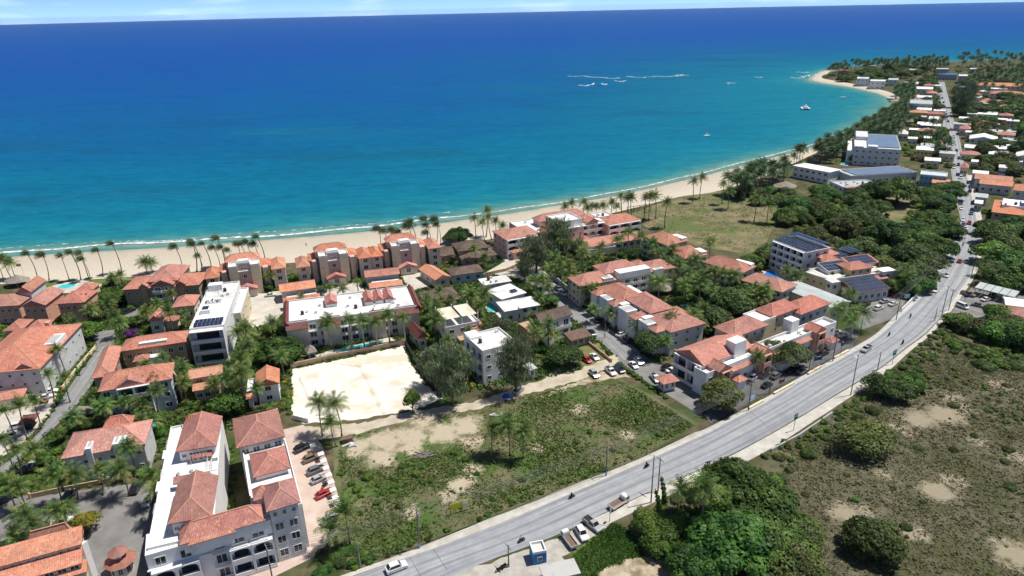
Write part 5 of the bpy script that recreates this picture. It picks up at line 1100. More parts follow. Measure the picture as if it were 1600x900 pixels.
b = building('orange_roofed_motel', 'orange-roofed long building right of the main street', 'building', (1560, 290)); block(b, (1530,285), (1583,292), None, 5.2, d=10, ang=radial(1530, 285), wall='palegrey', roof='orange', kind='gable', rh=1.8); block(b, (1522,279), (1582,284), None, 5.6, d=12, ang=radial(1522, 279), wall='palegrey', roof='orange', kind='gable', rh=1.8)
b = building('orange_roofed_motel', 'courtyard building with orange roof rim and white centre at the right edge', 'building', (1570, 320)); r = block(b, (1549,331), (1612,331), None, 6.6, d=26, wall='tan', roof='orange', kind='hip', rh=2.0, ang=radial(1549, 331)); rbox(b, r, .22, .8, .28, .8, 6.6, 8.9, 'roofwhite', 'flat_centre'); rbox(b, r, .66, .86, .3, .6, 8.9, 8.95, 'solar', 'solar_cover'); clutter(b, r, 8.9, 4, 2)
b = building('orange_roofed_motel', 'orange-roofed pale house cut by the right edge', 'building', (1600, 290)); block(b, (1583,297), (1640,301), None, 7.2, d=16, ang=radial(1583, 297), wall='palegrey', roof='orange', rh=2.2)
b = building('open_shed', 'row of blue-grey shade roofs over the yard at the right edge', 'shed', (1555, 450)); 
for k in range(5):
    x0 = 1523 + k * 12.6; y0 = 449 + k * 3.1; r = Rect((x0, y0), (x0 + 11.6, y0 + 2.8), None, 5.5, None, 3.2); L = b.location
    roof_solid(b, r, 3.2, 'shed', .6, 'metalroof', caps=False, name='roof_sheet')
    for p in r.corners(.3): mk('post', MB().box(-.06, .06, -.06, .06, 0, 3.0).mesh('post', M['metal']), b, (p.x - L.x, p.y - L.y, 0))
RECTS.append((G(1555, 455), Vector((1, 0)), 22, 10))
b = building('white_canopy', 'white-roofed canopy in the yard at the right edge', 'canopy', (1590, 475)); r = Rect((1571,478), (1625,486), None, 9, None, 3.6); roof_solid(b, r, 3.6, 'gable', .7, 'whitecloth', caps=False); L = b.location
for p in r.corners(.5): mk('post', MB().box(-.08, .08, -.08, .08, 0, 3.5).mesh('post', M['metal']), b, (p.x - L.x, p.y - L.y, 0))
b = building('red_roofed_house', 'red-roofed house at the right edge below the white canopy', 'house', (1600, 495)); block(b, (1574,497), (1640,505), None, 4.2, d=12, wall='grey', roof='redbrown', rh=1.8)
b = building('blue_kiosk', 'small blue and white roadside kiosk with raised parapet at the lower edge', 'kiosk', (843, 880)); r = block(b, (833,867), (854,863), None, 2.6, d=2.9, kind='flat', wall='bluepaint', roof='roofwhite', spec={'f': (1, 1, 'win', 1.0, 1.0)}); 
b = building('concrete_annex', 'flat concrete-roofed annex beside the blue kiosk at the lower edge', 'building', (875, 895)); r = block(b, (850,905), (908,897), (884,876), 2.3, ang=rad_(15), kind='slab', wall='grey', roof='concrete', auto=False)
b = building('pool_cabana', 'small white cabana at the hotel pool end', 'cabana', (487, 555)); block(b, (480,553), (496,549), None, 2.8, d=4, wall='white', roof='thatch', rh=1.8, caps=False)
# far town: list of (left, right, front roof edge y, depth m, height, roof colour, wall, kind, label)
FAR = [
 (1421,1457,162,40,9,'metalroof','grey','flat','long grey two-tier block left of the far street'), (1431,1458,139,30,9,'roofwhite','white','slab','white flat block behind the grey two-tier block'), (1412,1435,131,30,8,'roofwhite','paleblue','slab','pale blue house left of the far white flat block'),
 (1432,1456,172,22,6,'roofwhite','cream','slab','white-roofed house below the grey two-tier block'), (1434,1453,164,10,5,'roofwhite','white','slab','narrow white roof just below the grey two-tier block'), (1451,1467,186,20,6,'roofwhite','white','slab','white house left of the far street, near the dense trees'), (1438,1470,196,16,5,'roofwhite','bluepaint','slab','blue-walled house with white roof by the far street'),
 (1420,1438,203,12,4,'roofwhite','grey','slab','white sheet-roofed house beside the palm belt'), (1404,1419,209,14,5,'whitecloth','white','hip','white tent roof at the edge of the palm belt'), (1490,1509,142,60,10,'metalroof','grey','flat','tall grey block right of the far street end'), (1492,1506,119,30,9,'roofwhite','grey','flat','white-framed block at the far end of town'),
 (1521,1602,133,40,7,'orange','cream','hip','farthest long orange-roofed building at the right edge'), (1546,1604,146,30,6,'terra','white','hip','nearer long red-roofed building at the far right edge'), (1519,1540,143,20,5,'roofwhite','white','slab','white roof left of the red-roofed far building'), (1548,1574,139,16,5,'roofwhite','white','slab','white strip roof among the far orange roofs'), (1466,1496,117,40,6,'solar','grey','slab','dark solar-roofed hall at the end of the far street'),
 (1388,1404,125,30,7,'metalroof','paleblue','slab','blue-grey house near the point'), (1486,1496,148,14,5,'roofwhite','grey','slab','small white roof right of the far street'), (1492,1511,185,14,5,'roofwhite','white','slab','white roof right of the street under the conifers'), (1519,1545,183,18,6,'metalroof','bluepaint','slab','blue-walled building with pale roof right of the street'), (1505,1533,178,10,4,'roofwhite','grey','slab','thin white roof behind the blue-walled building'),
 (1493,1511,201,16,5,'pinkroof','pink','hip','pink house right of the far street'), (1502,1526,207,12,5,'roofwhite','white','slab','white roof next to the pink house'), (1508,1553,217,22,6,'roofwhite','white','gable','large white gabled warehouse right of the street'), (1500,1535,231,18,5,'roofwhite','tan','slab','white-roofed shop below the white warehouse'), (1544,1577,241,18,5,'roofwhite','palegrey','slab','white flat roof among trees at right'),
 (1586,1625,245,22,6,'roofwhite','white','gable','white gabled roof cut by the right edge'), (1577,1598,252,12,4,'roofwhite','white','slab','small white roof near the right edge'), (1511,1523,253,10,4,'roofwhite','white','slab','small white roof beside the street trees'), (1519,1545,271,12,6,'roofwhite','grey','slab','white roof above the orange-roofed long building'), (1523,1544,308,12,4,'metalroof','grey','slab','grey tin roof beside the courtyard building'), (1522,1536,318,10,4,'roofwhite','grey','slab','pale tin roof by the roadside left of the courtyard building'),
 (1339,1358,123,26,9,'roofwhite','paleblue','flat','left wing of the beachfront hotel on the point'), (1360,1384,127,26,9,'roofwhite','white','flat','right wing of the beachfront hotel on the point'), (1393,1403,107,20,5,'roofwhite','white','slab','small white roof in the point palms'), (1417,1434,109,20,5,'roofwhite','white','slab','white roofs behind the point palms'), (1356,1368,103,16,5,'roofwhite','white','slab','white roof at the tip of the point'),
 (1311,1325,110,20,5,'terra','tan','hip','red roof at the tip of the point'), (1348,1356,115,18,5,'terra','tan','hip','red roof above the beachfront hotel'), (1463,1482,108,24,6,'metalroof','grey','slab','grey roof behind the dark solar hall'), (1510,1520,108,22,6,'roofwhite','white','slab','white house by the sea at the far right'), (1525,1545,117,22,5,'terra','tan','hip','brown-roofed house by the sea at the far right'), (1380,1398,296,14,4,'roofwhite','white','slab','white roof under the large dark tree'), (1462,1472,304,8,3.5,'roofwhite','white','slab','small white roof among the street trees'),
]
FAR += [(1443,1456,216,12,5,'roofwhite','cream','slab','small white roof just above the yellow house'), (1418,1434,217,12,5,'roofwhite','white','slab','small white roof behind the large pale block'), (1462,1474,226,12,4,'terra','tan','hip','small red roof between the yellow house and the street'), (1436,1448,183,12,5,'metalroof','grey','slab','grey tin roof beside the blue-walled house'), (1415,1428,190,12,4,'thatch','tan','hip','thatched roof in the palm belt left of the far street'), (1403,1416,180,14,5,'roofwhite','white','slab','white roof at the inner edge of the palm belt'),
 (1524,1536,196,14,5,'terra','tan','hip','small red roof behind the white warehouse'), (1556,1572,222,14,5,'roofwhite','cream','slab','cream house right of the white warehouse'), (1572,1588,206,16,5,'metalroof','grey','slab','grey roof among the far right trees'), (1548,1562,196,14,5,'roofwhite','white','slab','white roof among the far right trees'), (1500,1514,262,12,5,'terra','cream','hip','small red roof right of the narrow street'), (1560,1574,262,12,5,'roofwhite','white','slab','white roof above the orange motel'), (1534,1550,158,18,5,'orange','cream','hip','small orange roof under the far conifers'), (1580,1600,170,18,5,'roofwhite','white','slab','white roof at the far right edge')]
for (x0, x1, y, d, h, rf, wl, kd, lab) in FAR:
    if x0 > 1484 and x0 < 1520 and y < 260: x0 += 6; x1 += 6
    b = building('town_house', lab, 'house', ((x0 + x1) / 2, y)); r = Rect((x0, y), (x1, y), None, d, None, h)
    W = r.W(); rows = 2 if h > 5.5 else 1; rows = 3 if h > 9.5 else rows
    block(b, (x0, y), (x1, y), None, h, d=d * .8, ang=radial(x0, y), kind=kd, wall=wl, roof=rf, rh=2.2 if kd in ('hip', 'gable') else None, caps=False, ins=.4, spec={'f': (max(2, int(W / 4.5)), rows, 'win', 1.8, 1.5), 'l': (3, rows, 'win', 1.8, 1.5), 'r': (3, rows, 'win', 1.8, 1.5)})
qf = random.Random(77)
for poly, n, where in [([(1420,150),(1462,135),(1475,215),(1483,258),(1450,262),(1435,225),(1425,190)], 16, 'left'), ([(1490,150),(1560,150),(1600,200),(1600,255),(1520,262),(1502,220)], 24, 'right')]:
    HS = []
    for P in scatter(poly, n, qf, 5.5, 13):
        h = qf.uniform(3.4, 6.5); W, D = qf.uniform(8, 15), qf.uniform(8, 14); b = thing('town_house', '', 'house', (P.x, P.y, 0)); HS.append(b); r = Rect((0, 450), (10, 450), None, 5, 0, 0); v = P.normalized(); r.u, r.v = Vector((v.y, -v.x)), v; cu, cv = P.dot(r.u), P.dot(r.v); r.u0, r.u1, r.v0, r.v1 = cu - W / 2, cu + W / 2, cv - D / 2, cv + D / 2; RECTS.append((P, r.u, W, D))
        kd, rf = qf.choice([('slab', 'roofwhite'), ('slab', 'roofwhite'), ('gable', 'roofwhite'), ('hip', 'terra'), ('hip', 'orange'), ('slab', 'metalroof')]); wallbox(b, r, 0, h - .1, qf.choice(['white', 'cream', 'pink', 'paleblue', 'palegrey', 'yellow']), .4)
        if kd == 'slab': mk('roof', MB().prism(loc(r.corners(0), b.location), h - .1, h + .2).mesh('roof', M[rf]), b)
        else: roof_solid(b, r, h, kd, 1.8, rf, caps=False)
        rows = 2 if h > 5.2 else 1; openings(b, r, .4, 0, h - .2, {'f': (3, rows, 'win', 1.6, 1.3), 'l': (2, rows, 'win', 1.6, 1.3)}); clutter(b, r, h + .2 if kd == 'slab' else h + 1.2, 1, qf.randrange(99), 1 if kd == 'slab' else 0)
    rank(HS, '%s of the small scattered houses ' + where + ' of the far street', 'small houses ' + where + ' of the far street')
# ------------------------------------------------------------------ pools, walls, fences
def pool(label, px, m='pool'):
    P = [G(*p) for p in px]; c = sum(P, Vector((0, 0))) / len(P); b = thing('swimming_pool', label, 'pool', (c.x, c.y, 0)); b_ = [(p - c) for p in P]
    mk('water', MB().prism([(q.x, q.y) for q in b_], 0.02, .24).mesh('water', M[m]), b); mk('coping', MB().prism([(q.x * 1.12, q.y * 1.12) for q in b_], 0.0, .2).mesh('coping', M['coping']), b)
    KEEPOFF.append([(p.x, p.y) for p in P]); return b
pool('turquoise beach pool beside the salmon block', [(88,451),(97,446),(112,443),(121,443),(116,448),(104,451)])
pool('long narrow turquoise pool in front of the white hotel', [(528,552),(552,545),(596,537),(600,535),(594,534),(560,540),(530,547)])
pool('kidney turquoise pool beside the white hipped house', [(759,480),(765,476),(776,477),(779,482),(772,488),(763,487)])
pool('blue resort pool below the solar apartment block', [(1192,430),(1200,423),(1208,424),(1213,432),(1222,438),(1214,441),(1203,437)], 'poolblue')
pool('small turquoise pool in the palm garden of the tiled rows', [(1063,477),(1070,472),(1078,474),(1072,479)])
pool('small teal pool hidden in the garden behind the dormer villa', [(233,664),(240,659),(248,661),(242,668)])
pool('turquoise pool near the large pale block', [(1313,257),(1322,251),(1330,252),(1324,259)])
def wall_run(name, label, cat, px, h, m, th=.25, posts=None):
    P = [G(*p) for p in px]; b = thing(name, label, cat, (P[0].x, P[0].y, 0))
    for i in range(len(P) - 1):
        a, c = P[i] - P[0], P[i + 1] - P[0]; d = (c - a).normalized(); n = Vector((-d.y, d.x)) * th / 2; e = d * .02 * i
        mk('wall_panel', MB().prism([tuple(a - n), tuple(c - n), tuple(c + n), tuple(a + n)], 0, h).mesh('wall_panel', M[m]), b)
        k = max(1, int((c - a).length / 4)) if posts else 0
        for j in range(k + 1 if k else 0):
            q = a.lerp(c, j / k); mk('pier', MB().box(-.22, .22, -.22, .22, 0, h + .25).mesh('pier', M[posts]), b, (q.x, q.y, 0))
    return b
wall_run('compound_wall', 'pale compound wall along the shaded side of the side street', 'wall', [(858,432),(905,470),(955,503),(1000,535)], 2.2, 'concrete', .25, 'beige')
wall_run('boundary_wall', 'dark wire-topped wall along the right side of the sand lot', 'wall', [(634,541),(655,578),(690,622)], 2.2, 'dark', .2)
wall_run('boundary_wall', 'stone wall with dead creepers at the back of the sand lot', 'wall', [(454,576),(520,561),(634,538)], 1.7, 'tan', .5)
wall_run('boundary_wall', 'low white wall at the lower left corner of the sand lot', 'wall', [(458,655),(482,661)], 1.4, 'white')
wall_run('garden_wall', 'tan garden wall with brick piers above the car court', 'wall', [(48,779),(100,768),(158,757),(205,747)], 1.3, 'tan', .3, 'salmon')
wall_run('garden_wall', 'brick garden wall beside the carport corner', 'wall', [(920,538),(955,566)], 1.0, 'tan', .3, 'salmon')
wall_run('garden_wall', 'brown garden wall in front of the guard hut parking', 'wall', [(1052,578),(1075,593),(1098,615)], 2.0, 'beige', .3, 'cream')
wall_run('garden_wall', 'tan wall between the plaza and the brown bungalow', 'wall', [(757,431),(790,424),(812,415)], 1.3, 'tan', .3)
wall_run('boundary_wall', 'grey retaining wall below the right sidewalk at the road sign', 'wall', [(1205,706),(1248,683),(1300,648)], .9, 'concrete', .3)
wall_run('roadside_wall', 'white wall along the far road bend by the big trees', 'wall', [(1408,488),(1436,460),(1468,420)], 1.6, 'white')
wall_run('garden_wall', 'cream wall along the left street beside the white villa', 'wall', [(150,545),(120,580),(98,610)], 1.2, 'cream', .3, 'salmon')
for i, (a, c) in enumerate([((1209,617),(1240,600)), ((1262,586),(1283,574)), ((1303,561),(1326,549)), ((1170,640),(1192,628))]):
    wall_run('planter_wall', ['second cream planter wall along the roadside car park', 'third cream planter wall along the roadside car park', 'farthest cream planter wall along the roadside car park', 'nearest cream planter wall along the roadside car park'][i], 'planter', [a, c], .7, 'cream', .6)
# ------------------------------------------------------------------ plants
def leafmesh(name, V, F, T, mats, smooth=False):
    me = bpy.data.meshes.new(name); me.from_pydata(V, [], F)
    for m in (mats if isinstance(mats, (list, tuple)) else [mats]): me.materials.append(m)
    a = me.attributes.new('tone', 'FLOAT', 'POINT'); a.data.foreach_set('value', np.asarray(T, dtype=np.float32)); me.update(); return me
def frond(V, F, T, rr, start, L, droop, wind=Vector((0, 0, 0)), width=.6, org=Vector((0, 0, 0)), n=9, tone=None):
    tone = rr.uniform(.25, .75) if tone is None else tone
    p = org.copy(); pts = []; dirs = []; d = start.normalized()
    for k in range(n + 1):
        t = k / n; pts.append(p.copy()); dd = (d + Vector((0, 0, -1)) * droop * t * t + wind * t * 1.2).normalized(); dirs.append(dd); p = p + dd * (L / n)
    for k in range(n):                       # midrib
        s = dirs[k].cross(Vector((0, 0, 1))); s = s.normalized() * .05 if s.length > .05 else Vector((.05, 0, 0)); b = len(V)
        V += [tuple(pts[k] - s), tuple(pts[k] + s), tuple(pts[k + 1] + s), tuple(pts[k + 1] - s)]; F.append((b, b + 1, b + 2, b + 3)); T += [tone + .15] * 4
    for k in range(1, n + 1):
        t = k / n; wdt = width * (math.sin(math.pi * min(1, .15 + t * .85)) ** .6 if t < 1 else .35)
        sd = dirs[k].cross(Vector((0, 0, 1))); sd = sd.normalized() if sd.length > .05 else Vector((1, 0, 0))
        for s in (-1, 1):
            o = sd * s * wdt * rr.uniform(.85, 1.1) + dirs[k] * wdt * .55 + Vector((0, 0, -wdt * rr.uniform(.25, .55))) + wind * wdt * .5
            q = pts[k]; h = dirs[k] * (L / n * .40); b = len(V); tt = min(1, max(0, tone + rr.uniform(-.15, .15)))
            V += [tuple(q - h), tuple(q + h * .6), tuple(q + o + h * .25), tuple(q + o - h * .2)]; F.append((b, b + 1, b + 2, b + 3)); T += [tt] * 4
FRONDS = []
def palm_fronds(rr, n, L, wind=Vector((0, 0, 0)), up=1.0, width=.6, dead=0.15):
    """list of (vertices, faces, tones), one for each frond"""
    out = []
    for i in range(n):
        a = 2.39996 * i + rr.uniform(-.2, .2); f = i / n; el = math.radians(78 - 95 * f ** .9) * up
        st = Vector((math.cos(a) * math.cos(el), math.sin(a) * math.cos(el), math.sin(el)))
        V, F, T = [], [], []
        tone = .95 if f > 1 - dead else rr.uniform(.25, .7)
        frond(V, F, T, rr, st, L * rr.uniform(.85, 1.1), 1.0 + .5 * f, wind, width, st * .12, 9, tone); out.append((V, F, T))
    return out
def joined(fr):
    V, F, T = [], [], []
    for v, f, t in fr:
        b = len(V); V += v; F += [tuple(b + i for i in q) for q in f]; T += t
    return V, F, T
def trunk_mesh(name, m, hh, r0, r1, lean, bow, seg=7, rings=9, swell=0):
    pts, rd = [], []
    for k in range(rings + 1):
        t = k / rings; pts.append((lean[0] * t + bow[0] * math.sin(math.pi * t), lean[1] * t + bow[1] * math.sin(math.pi * t), hh * t))
        rd.append(r0 + (r1 - r0) * t + (.14 if k == 0 else 0) + swell * math.sin(math.pi * min(1, t * 1.4)))
    return MB().tube(pts, rd, seg).mesh(name, m, True)
WIND = Vector((-.95, -.12, .10))
PV = {'beach': [], 'coco': [], 'royal': [], 'far': []}
q = random.Random(11)
for i in range(5):
    fr = palm_fronds(q, 26, 2.7, WIND * q.uniform(1.6, 2.4), .9, .8, .05); V, F, T = joined(fr)
    lean = (q.uniform(-1.9, .9), q.uniform(-.3, .3)); PV['beach'].append((trunk_mesh('trunk', M['bark'], 10, .17, .11, lean, (q.uniform(.1, .7), 0), 6), leafmesh('crown', V, F, T, M['frondwind']), lean, None))
for i in range(5):
    fr = palm_fronds(q, 26, 3.9, WIND * .3, 1.0, 1.05, .12); V, F, T = joined(fr)
    lean = (q.uniform(-.9, .7), q.uniform(-.6, .6)); bow = (q.uniform(-.4, .4), q.uniform(-.4, .4))
    heart = MB()
    for k in range(6): a = k * 1.05; heart.cyl((.28 * math.cos(a), .28 * math.sin(a)), .15, -.45, -.15, 6)
    heart.cyl((0, 0), .2, -.3, .5, 7, 0, .05)
    PV['coco'].append((trunk_mesh('trunk', M['bark'], 10, .2, .13, lean, bow), leafmesh('crown', V, F, T, M['frond']), lean, ([leafmesh('frond', v, f, t, M['frond']) for v, f, t in fr], heart.mesh('crown', M['bark']))))
for i in range(3):
    fr = palm_fronds(q, 22, 3.2, WIND * .25, .95, 1.0, 0); V, F, T = joined(fr); T = [min(1, t * .9 + .12) for t in T]
    heart = MB(); heart.cyl((0, 0), .17, -1.1, .1, 8, 0, .1)
    PV['royal'].append((trunk_mesh('trunk', M['royalbark'], 10, .24, .16, (q.uniform(-.2, .2), 0), (0, 0), 8, 8, .05), leafmesh('crown', V, F, T, M['frond']), (0, 0), ([leafmesh('frond', v, f, t, M['frond']) for v, f, t in fr], heart.mesh('crown', M['leafbright']))))
for i in range(4):
    fr = palm_fronds(q, 22, 3.8, WIND * .8, .95, 1.15, .1)
    V, F, T = joined(fr); lean = (q.uniform(-.8, .4), 0); PV['far'].append((trunk_mesh('trunk', M['bark'], 10, .2, .14, lean, (.2, 0), 5, 5), leafmesh('crown', V, F, T, M['frondwind']), lean, None))
def palm(P, h, cs, kind, label, group=None, detail=False, rz=None, rr=R, name=None):
    v = rr.choice(PV[kind]); s = h / 10.0
    rz = rz if rz is not None else (rr.uniform(-.35, .35) if kind in ('beach', 'far') else rr.uniform(0, 6.28))
    o = thing(name or {'beach': 'coconut_palm', 'coco': 'coconut_palm', 'royal': 'royal_palm', 'far': 'coconut_palm'}[kind], label, 'palm tree', (P.x, P.y, 0), rz, group)
    mk('trunk', v[0], o, (0, 0, 0), 0, (max(.8, s), max(.8, s), s)); top = (v[2][0] * max(.8, s), v[2][1] * max(.8, s), h)
    if detail and v[3]:
        c = mk('crown', v[3][1], o, top, 0, cs)
        for fm in v[3][0]: mk('frond', fm, c)
    else: mk('crown', v[1], o, top, 0, cs)
    return o
def crown_mesh(name, seed, nlobe, nleaf, size, m, flat=.75, spread=.62, lr=(.30, .5), inner=.3):
    g = np.random.default_rng(seed); V = []; lob = []
    for i in range(nlobe):
        a = 2.399 * i + g.uniform(-.4, .4); rr = spread * math.sqrt((i + .3) / nlobe); z = flat * (1 - (rr / .95) ** 2) * g.uniform(.55, 1.0)
        lob.append((rr * math.cos(a), rr * math.sin(a), z, g.uniform(*lr), g.uniform(-.34, .34)))
    per = nleaf // nlobe; C = []; Nn = []; T = []
    for (x, y, z, r, tn) in lob:
        d = g.normal(size=(per, 3)); d /= np.linalg.norm(d, axis=1)[:, None]; d[:, 2] = np.where(d[:, 2] < -.35, -d[:, 2], d[:, 2])
        rad = r * np.where(g.random(per) < inner, g.uniform(.45, .9, per), g.uniform(.86, 1.1, per))
        C.append(np.array([x, y, z]) + d * rad[:, None] * np.array([1, 1, .78])); Nn.append(d * np.array([1, 1, 1.25]) + np.array([0, 0, .25]) + g.normal(scale=.36, size=(per, 3)))
        T.append(np.clip(.42 + tn + g.normal(scale=.16, size=per), 0, 1))
    C = np.concatenate(C); Nn = np.concatenate(Nn); T = np.concatenate(T); Nn /= np.linalg.norm(Nn, axis=1)[:, None]
    ref = g.normal(size=Nn.shape); U = np.cross(Nn, ref); U /= np.linalg.norm(U, axis=1)[:, None]; W_ = np.cross(Nn, U)
    s = size * g.uniform(.6, 1.25, len(C))[:, None]; U *= s; W_ *= s * .7
    Q = np.stack([C - U, C + W_ * .9, C + U, C - W_ * .9], 1).reshape(-1, 3); F = np.arange(len(Q)).reshape(-1, 4)
    return leafmesh(name, Q.tolist(), F.tolist(), np.repeat(T, 4), m)
def limb_mesh(seed, h=1.0, m='trunk'):
    q = random.Random(seed); mb = MB(); mb.tube([(0, 0, -.02), (q.uniform(-.03, .03), q.uniform(-.03, .03), .45), (0, 0, .8)], [.075, .055, .04], 7)
    for k in range(6):
        a = k * 1.05 + q.uniform(-.3, .3); e = (math.cos(a) * q.uniform(.3, .5), math.sin(a) * q.uniform(.3, .5), q.uniform(.85, 1.1)); mb.tube([(0, 0, q.uniform(.4, .7)), (e[0] * .5, e[1] * .5, e[2] * .72), e], [.038, .026, .008], 5)
    return mb.mesh('trunk', M[m], True)
TV = {}
for k, (m_, seeds, lob, n, sz, fl) in {'dome': ('leaf', (1, 2, 3), 16, 5200, .062, .62), 'olive': ('leafolive', (4, 5, 6), 15, 5200, .058, .6), 'big': ('leaf', (7, 8), 40, 11000, .046, .66), 'bright': ('leafbright', (9, 10), 13, 3600, .07, .7),
     'sparse': ('leafolive', (12, 13), 16, 3000, .05, .8), 'yellow': ('leafyellow', (14,), 10, 2600, .075, .9), 'purple': ('leafpurple', (15,), 9, 1800, .08, .7), 'scrub': ('leafolive', (16, 17), 18, 5200, .045, .55), 'bigolive': ('leafolive', (18, 19), 42, 11000, .046, .66)}.items():
    TV[k] = [crown_mesh('crown', s, lob, n, sz, M[m_], fl, .66 if lob > 20 else .62, (.15, .30) if lob > 20 else (.27, .46)) for s in seeds]
LIMB = [limb_mesh(s) for s in (1, 2, 3)]
def tree(P, rad, h, kind, label, group=None, rr=R, name='broadleaf_tree', cat='tree', squash=1.0):
    """crown radius rad, total height h"""
    rad *= 1.15; o = thing(name, label, cat, (P.x, P.y, 0), rr.uniform(0, 6.28), group); base = max(.2, h - rad * 1.05 * squash)
    mk('trunk', rr.choice(LIMB), o, (0, 0, 0), 0, (rad * .95, rad * .95, max(base, h * .5) / .95)); mk('crown', rr.choice(TV[kind]), o, (0, 0, base), rr.uniform(0, 6.28), (rad, rad * rr.uniform(.88, 1.1), rad * rr.uniform(.9, 1.08) * squash)); return o
def shrub(P, rad, kind, label, group=None, rr=R, squash=.9, name='shrub'):
    return tag(mk(name, rr.choice(TV[kind]), None, (P.x, P.y, -rad * .12), rr.uniform(0, 6.28), (rad, rad * rr.uniform(.8, 1.15), rad * squash)), label, 'shrub', group)
def casuarina_mesh(seed):
    g = np.random.default_rng(seed); V = []; F = []; T = []; q = random.Random(seed); tb = MB(); tb.tube([(0, 0, 0), (.01, 0, .5), (0, .01, 1.0)], [.026, .017, .004], 6)
    for k in range(58):
        z = .16 + .8 * (k / 58) ** .9; a = 2.4 * k; ln = .34 * math.sin(math.pi * min(1, (z - .04) / 1.02)) ** .6 * q.uniform(.4, 1.3); e = Vector((math.cos(a) * ln, math.sin(a) * ln, z + ln * .35)); s = Vector((0, 0, z)); tb.tube([tuple(s), tuple(s.lerp(e, .5) + Vector((0, 0, .01))), tuple(e)], [.006, .004, .001], 4)
        tn = q.uniform(.3, .65)
        for j in range(int(95 * ln / .24)):
            t = q.uniform(.25, 1.08); c = s.lerp(e, t) + Vector((q.gauss(0, .036), q.gauss(0, .036), q.gauss(0, .03))); d = Vector((q.gauss(0, .4), q.gauss(0, .4), -1 + q.gauss(0, .5))).normalized() * q.uniform(.018, .036); sd = Vector((q.gauss(0, 1), q.gauss(0, 1), 0)).normalized() * .006; b = len(V)
            V += [tuple(c - d - sd), tuple(c - d + sd), tuple(c + d + sd * .6), tuple(c + d - sd * .6)]; F.append((b, b + 1, b + 2, b + 3)); T += [min(1, max(0, tn + q.gauss(0, .13)))] * 4
    return tb.mesh('trunk', M['trunk'], True), leafmesh('crown', V, F, T, M['leafgrey'])
CAS = [casuarina_mesh(3), casuarina_mesh(8)]
def casuarina(P, h, w, label, i, name='casuarina_tree'):
    o = thing(name, label, 'tree', (P.x, P.y, 0), R.uniform(0, 6)); mk('trunk', CAS[i][0], o, (0, 0, 0), 0, (h * w, h * w, h)); mk('crown', CAS[i][1], o, (0, 0, 0), 0, (h * w, h * w, h)); return o
# --- palms standing on the beach edge: (crown x, crown y, height, crown scale)
def palm_row(items, kind, fmt, group=None, detail=False, cs=1.0):
    items = sorted(items); n = len(items)
    for i, it in enumerate(items):
        x, y, h = it[:3]; c = it[3] if len(it) > 3 else cs
        palm(G(x, y, h), h * R.uniform(.94, 1.07), c * R.uniform(.85, 1.2), kind, fmt % nth(i, n), group, detail)
palm_row([(47,398,11),(65,399,11),(98,402,10),(115,397,11.5),(128,397,11),(133,408,9),(150,392,11.5),(179,382,13)], 'beach', '%s of the windblown palms on the sand at left', 'windblown palms on the left beach')
palm_row([(277,385,11),(298,379,13),(307,384,12),(314,399,9),(322,381,12.5),(338,389,9),(344,375,12),(349,388,9),(360,391,8.5),(369,380,10),(380,380,10),(389,379,10),(401,381,10),(407,370,13)], 'beach', '%s of the windblown palms behind the leftmost beach block', 'windblown palms behind the leftmost beach block', cs=.95)
palm_row([(590,358,11),(604,360,10),(617,362,9),(627,362,9),(643,356,11),(650,351,12),(663,344,12),(672,352,9),(680,343,11),(686,350,10),(666,364,8)], 'beach', '%s of the palms behind the rightmost beach block', 'palms behind the rightmost beach block', cs=1.15)
palm_row([(742,340,11),(758,329,13),(757,348,9),(767,342,10),(778,346,10),(788,351,9)], 'coco', '%s of the palms left of the pink hotel', 'palms left of the pink hotel', cs=.85)
palm_row([(882,324,9),(895,318,10),(909,318,10),(918,325,8),(926,322,9),(932,323,9),(941,322,9),(954,319,10),(963,322,9)], 'coco', '%s of the palms on the sand behind the pink hotel', 'palms behind the pink hotel', cs=.85)
palm_row([(972,309,12),(982,310,11),(990,309,12),(1008,308,12),(1016,308,12),(1026,309,11),(1041,318,12)], 'coco', '%s of the tall palms at the dune field edge', 'tall palms at the dune field edge', cs=.9)
palm_row([(1085,285,11),(1096,277,12)], 'coco', '%s of the two palms standing alone on the beach', None, cs=.9)
palm_row([(8,403,9),(-4,408,8),(16,412,7)], 'coco', '%s of the bushy palms at the left edge of the beach', None, cs=.9)
palm(G(226,410,5), 5, 1.1, 'coco', 'low broad palm on the sand beside the gabled building')
palm(G(236,412,4), 4, .9, 'coco', 'small palm right of the low broad beach palm')
palm_row([(1182,312,11),(1202,318,10),(1218,312,12),(1131,287,11),(1140,300,9)], 'coco', '%s of the palms in the dune field', 'palms in the dune field', cs=1.0)
palm_row([(512,544-40,9),(545,500,9.5),(565,503,9.5),(586,503,9.5),(605,495,9.5),(630,498,9)], 'royal', '%s of the royal palms along the hotel pool', 'royal palms along the hotel pool', True)
palm_row([(497,634,9),(527,630,10),(520,655,8)], 'coco', '%s of the coconut palms at the lower edge of the sand lot', None, True, .95)
palm_row([(768,672,7.5),(795,668,8),(817,675,7.5)], 'coco', '%s of the palms in the middle of the weedy field', None, True, .85)
palm(G(540,800,8), 8, .95, 'coco', 'palm beside the parking court at the field corner', None, True)
palm(G(512,826,6), 6, .85, 'coco', 'low palm at the lower field corner', None, True)
palm(G(1100,765,11), 11, 1.05, 'coco', 'tall drooping palm in the roadside thicket', None, True)
palm(G(1062,762,9), 9, .8, 'coco', 'thin palm at the edge of the roadside thicket', None, True)
palm_row([(50,624,9),(25,635,10),(8,640,9),(70,588,10),(92,545,10),(98,590,8),(5,690,9),(15,700,10)], 'coco', '%s of the thin palms beside the left street', 'thin palms beside the left street', True, .62)
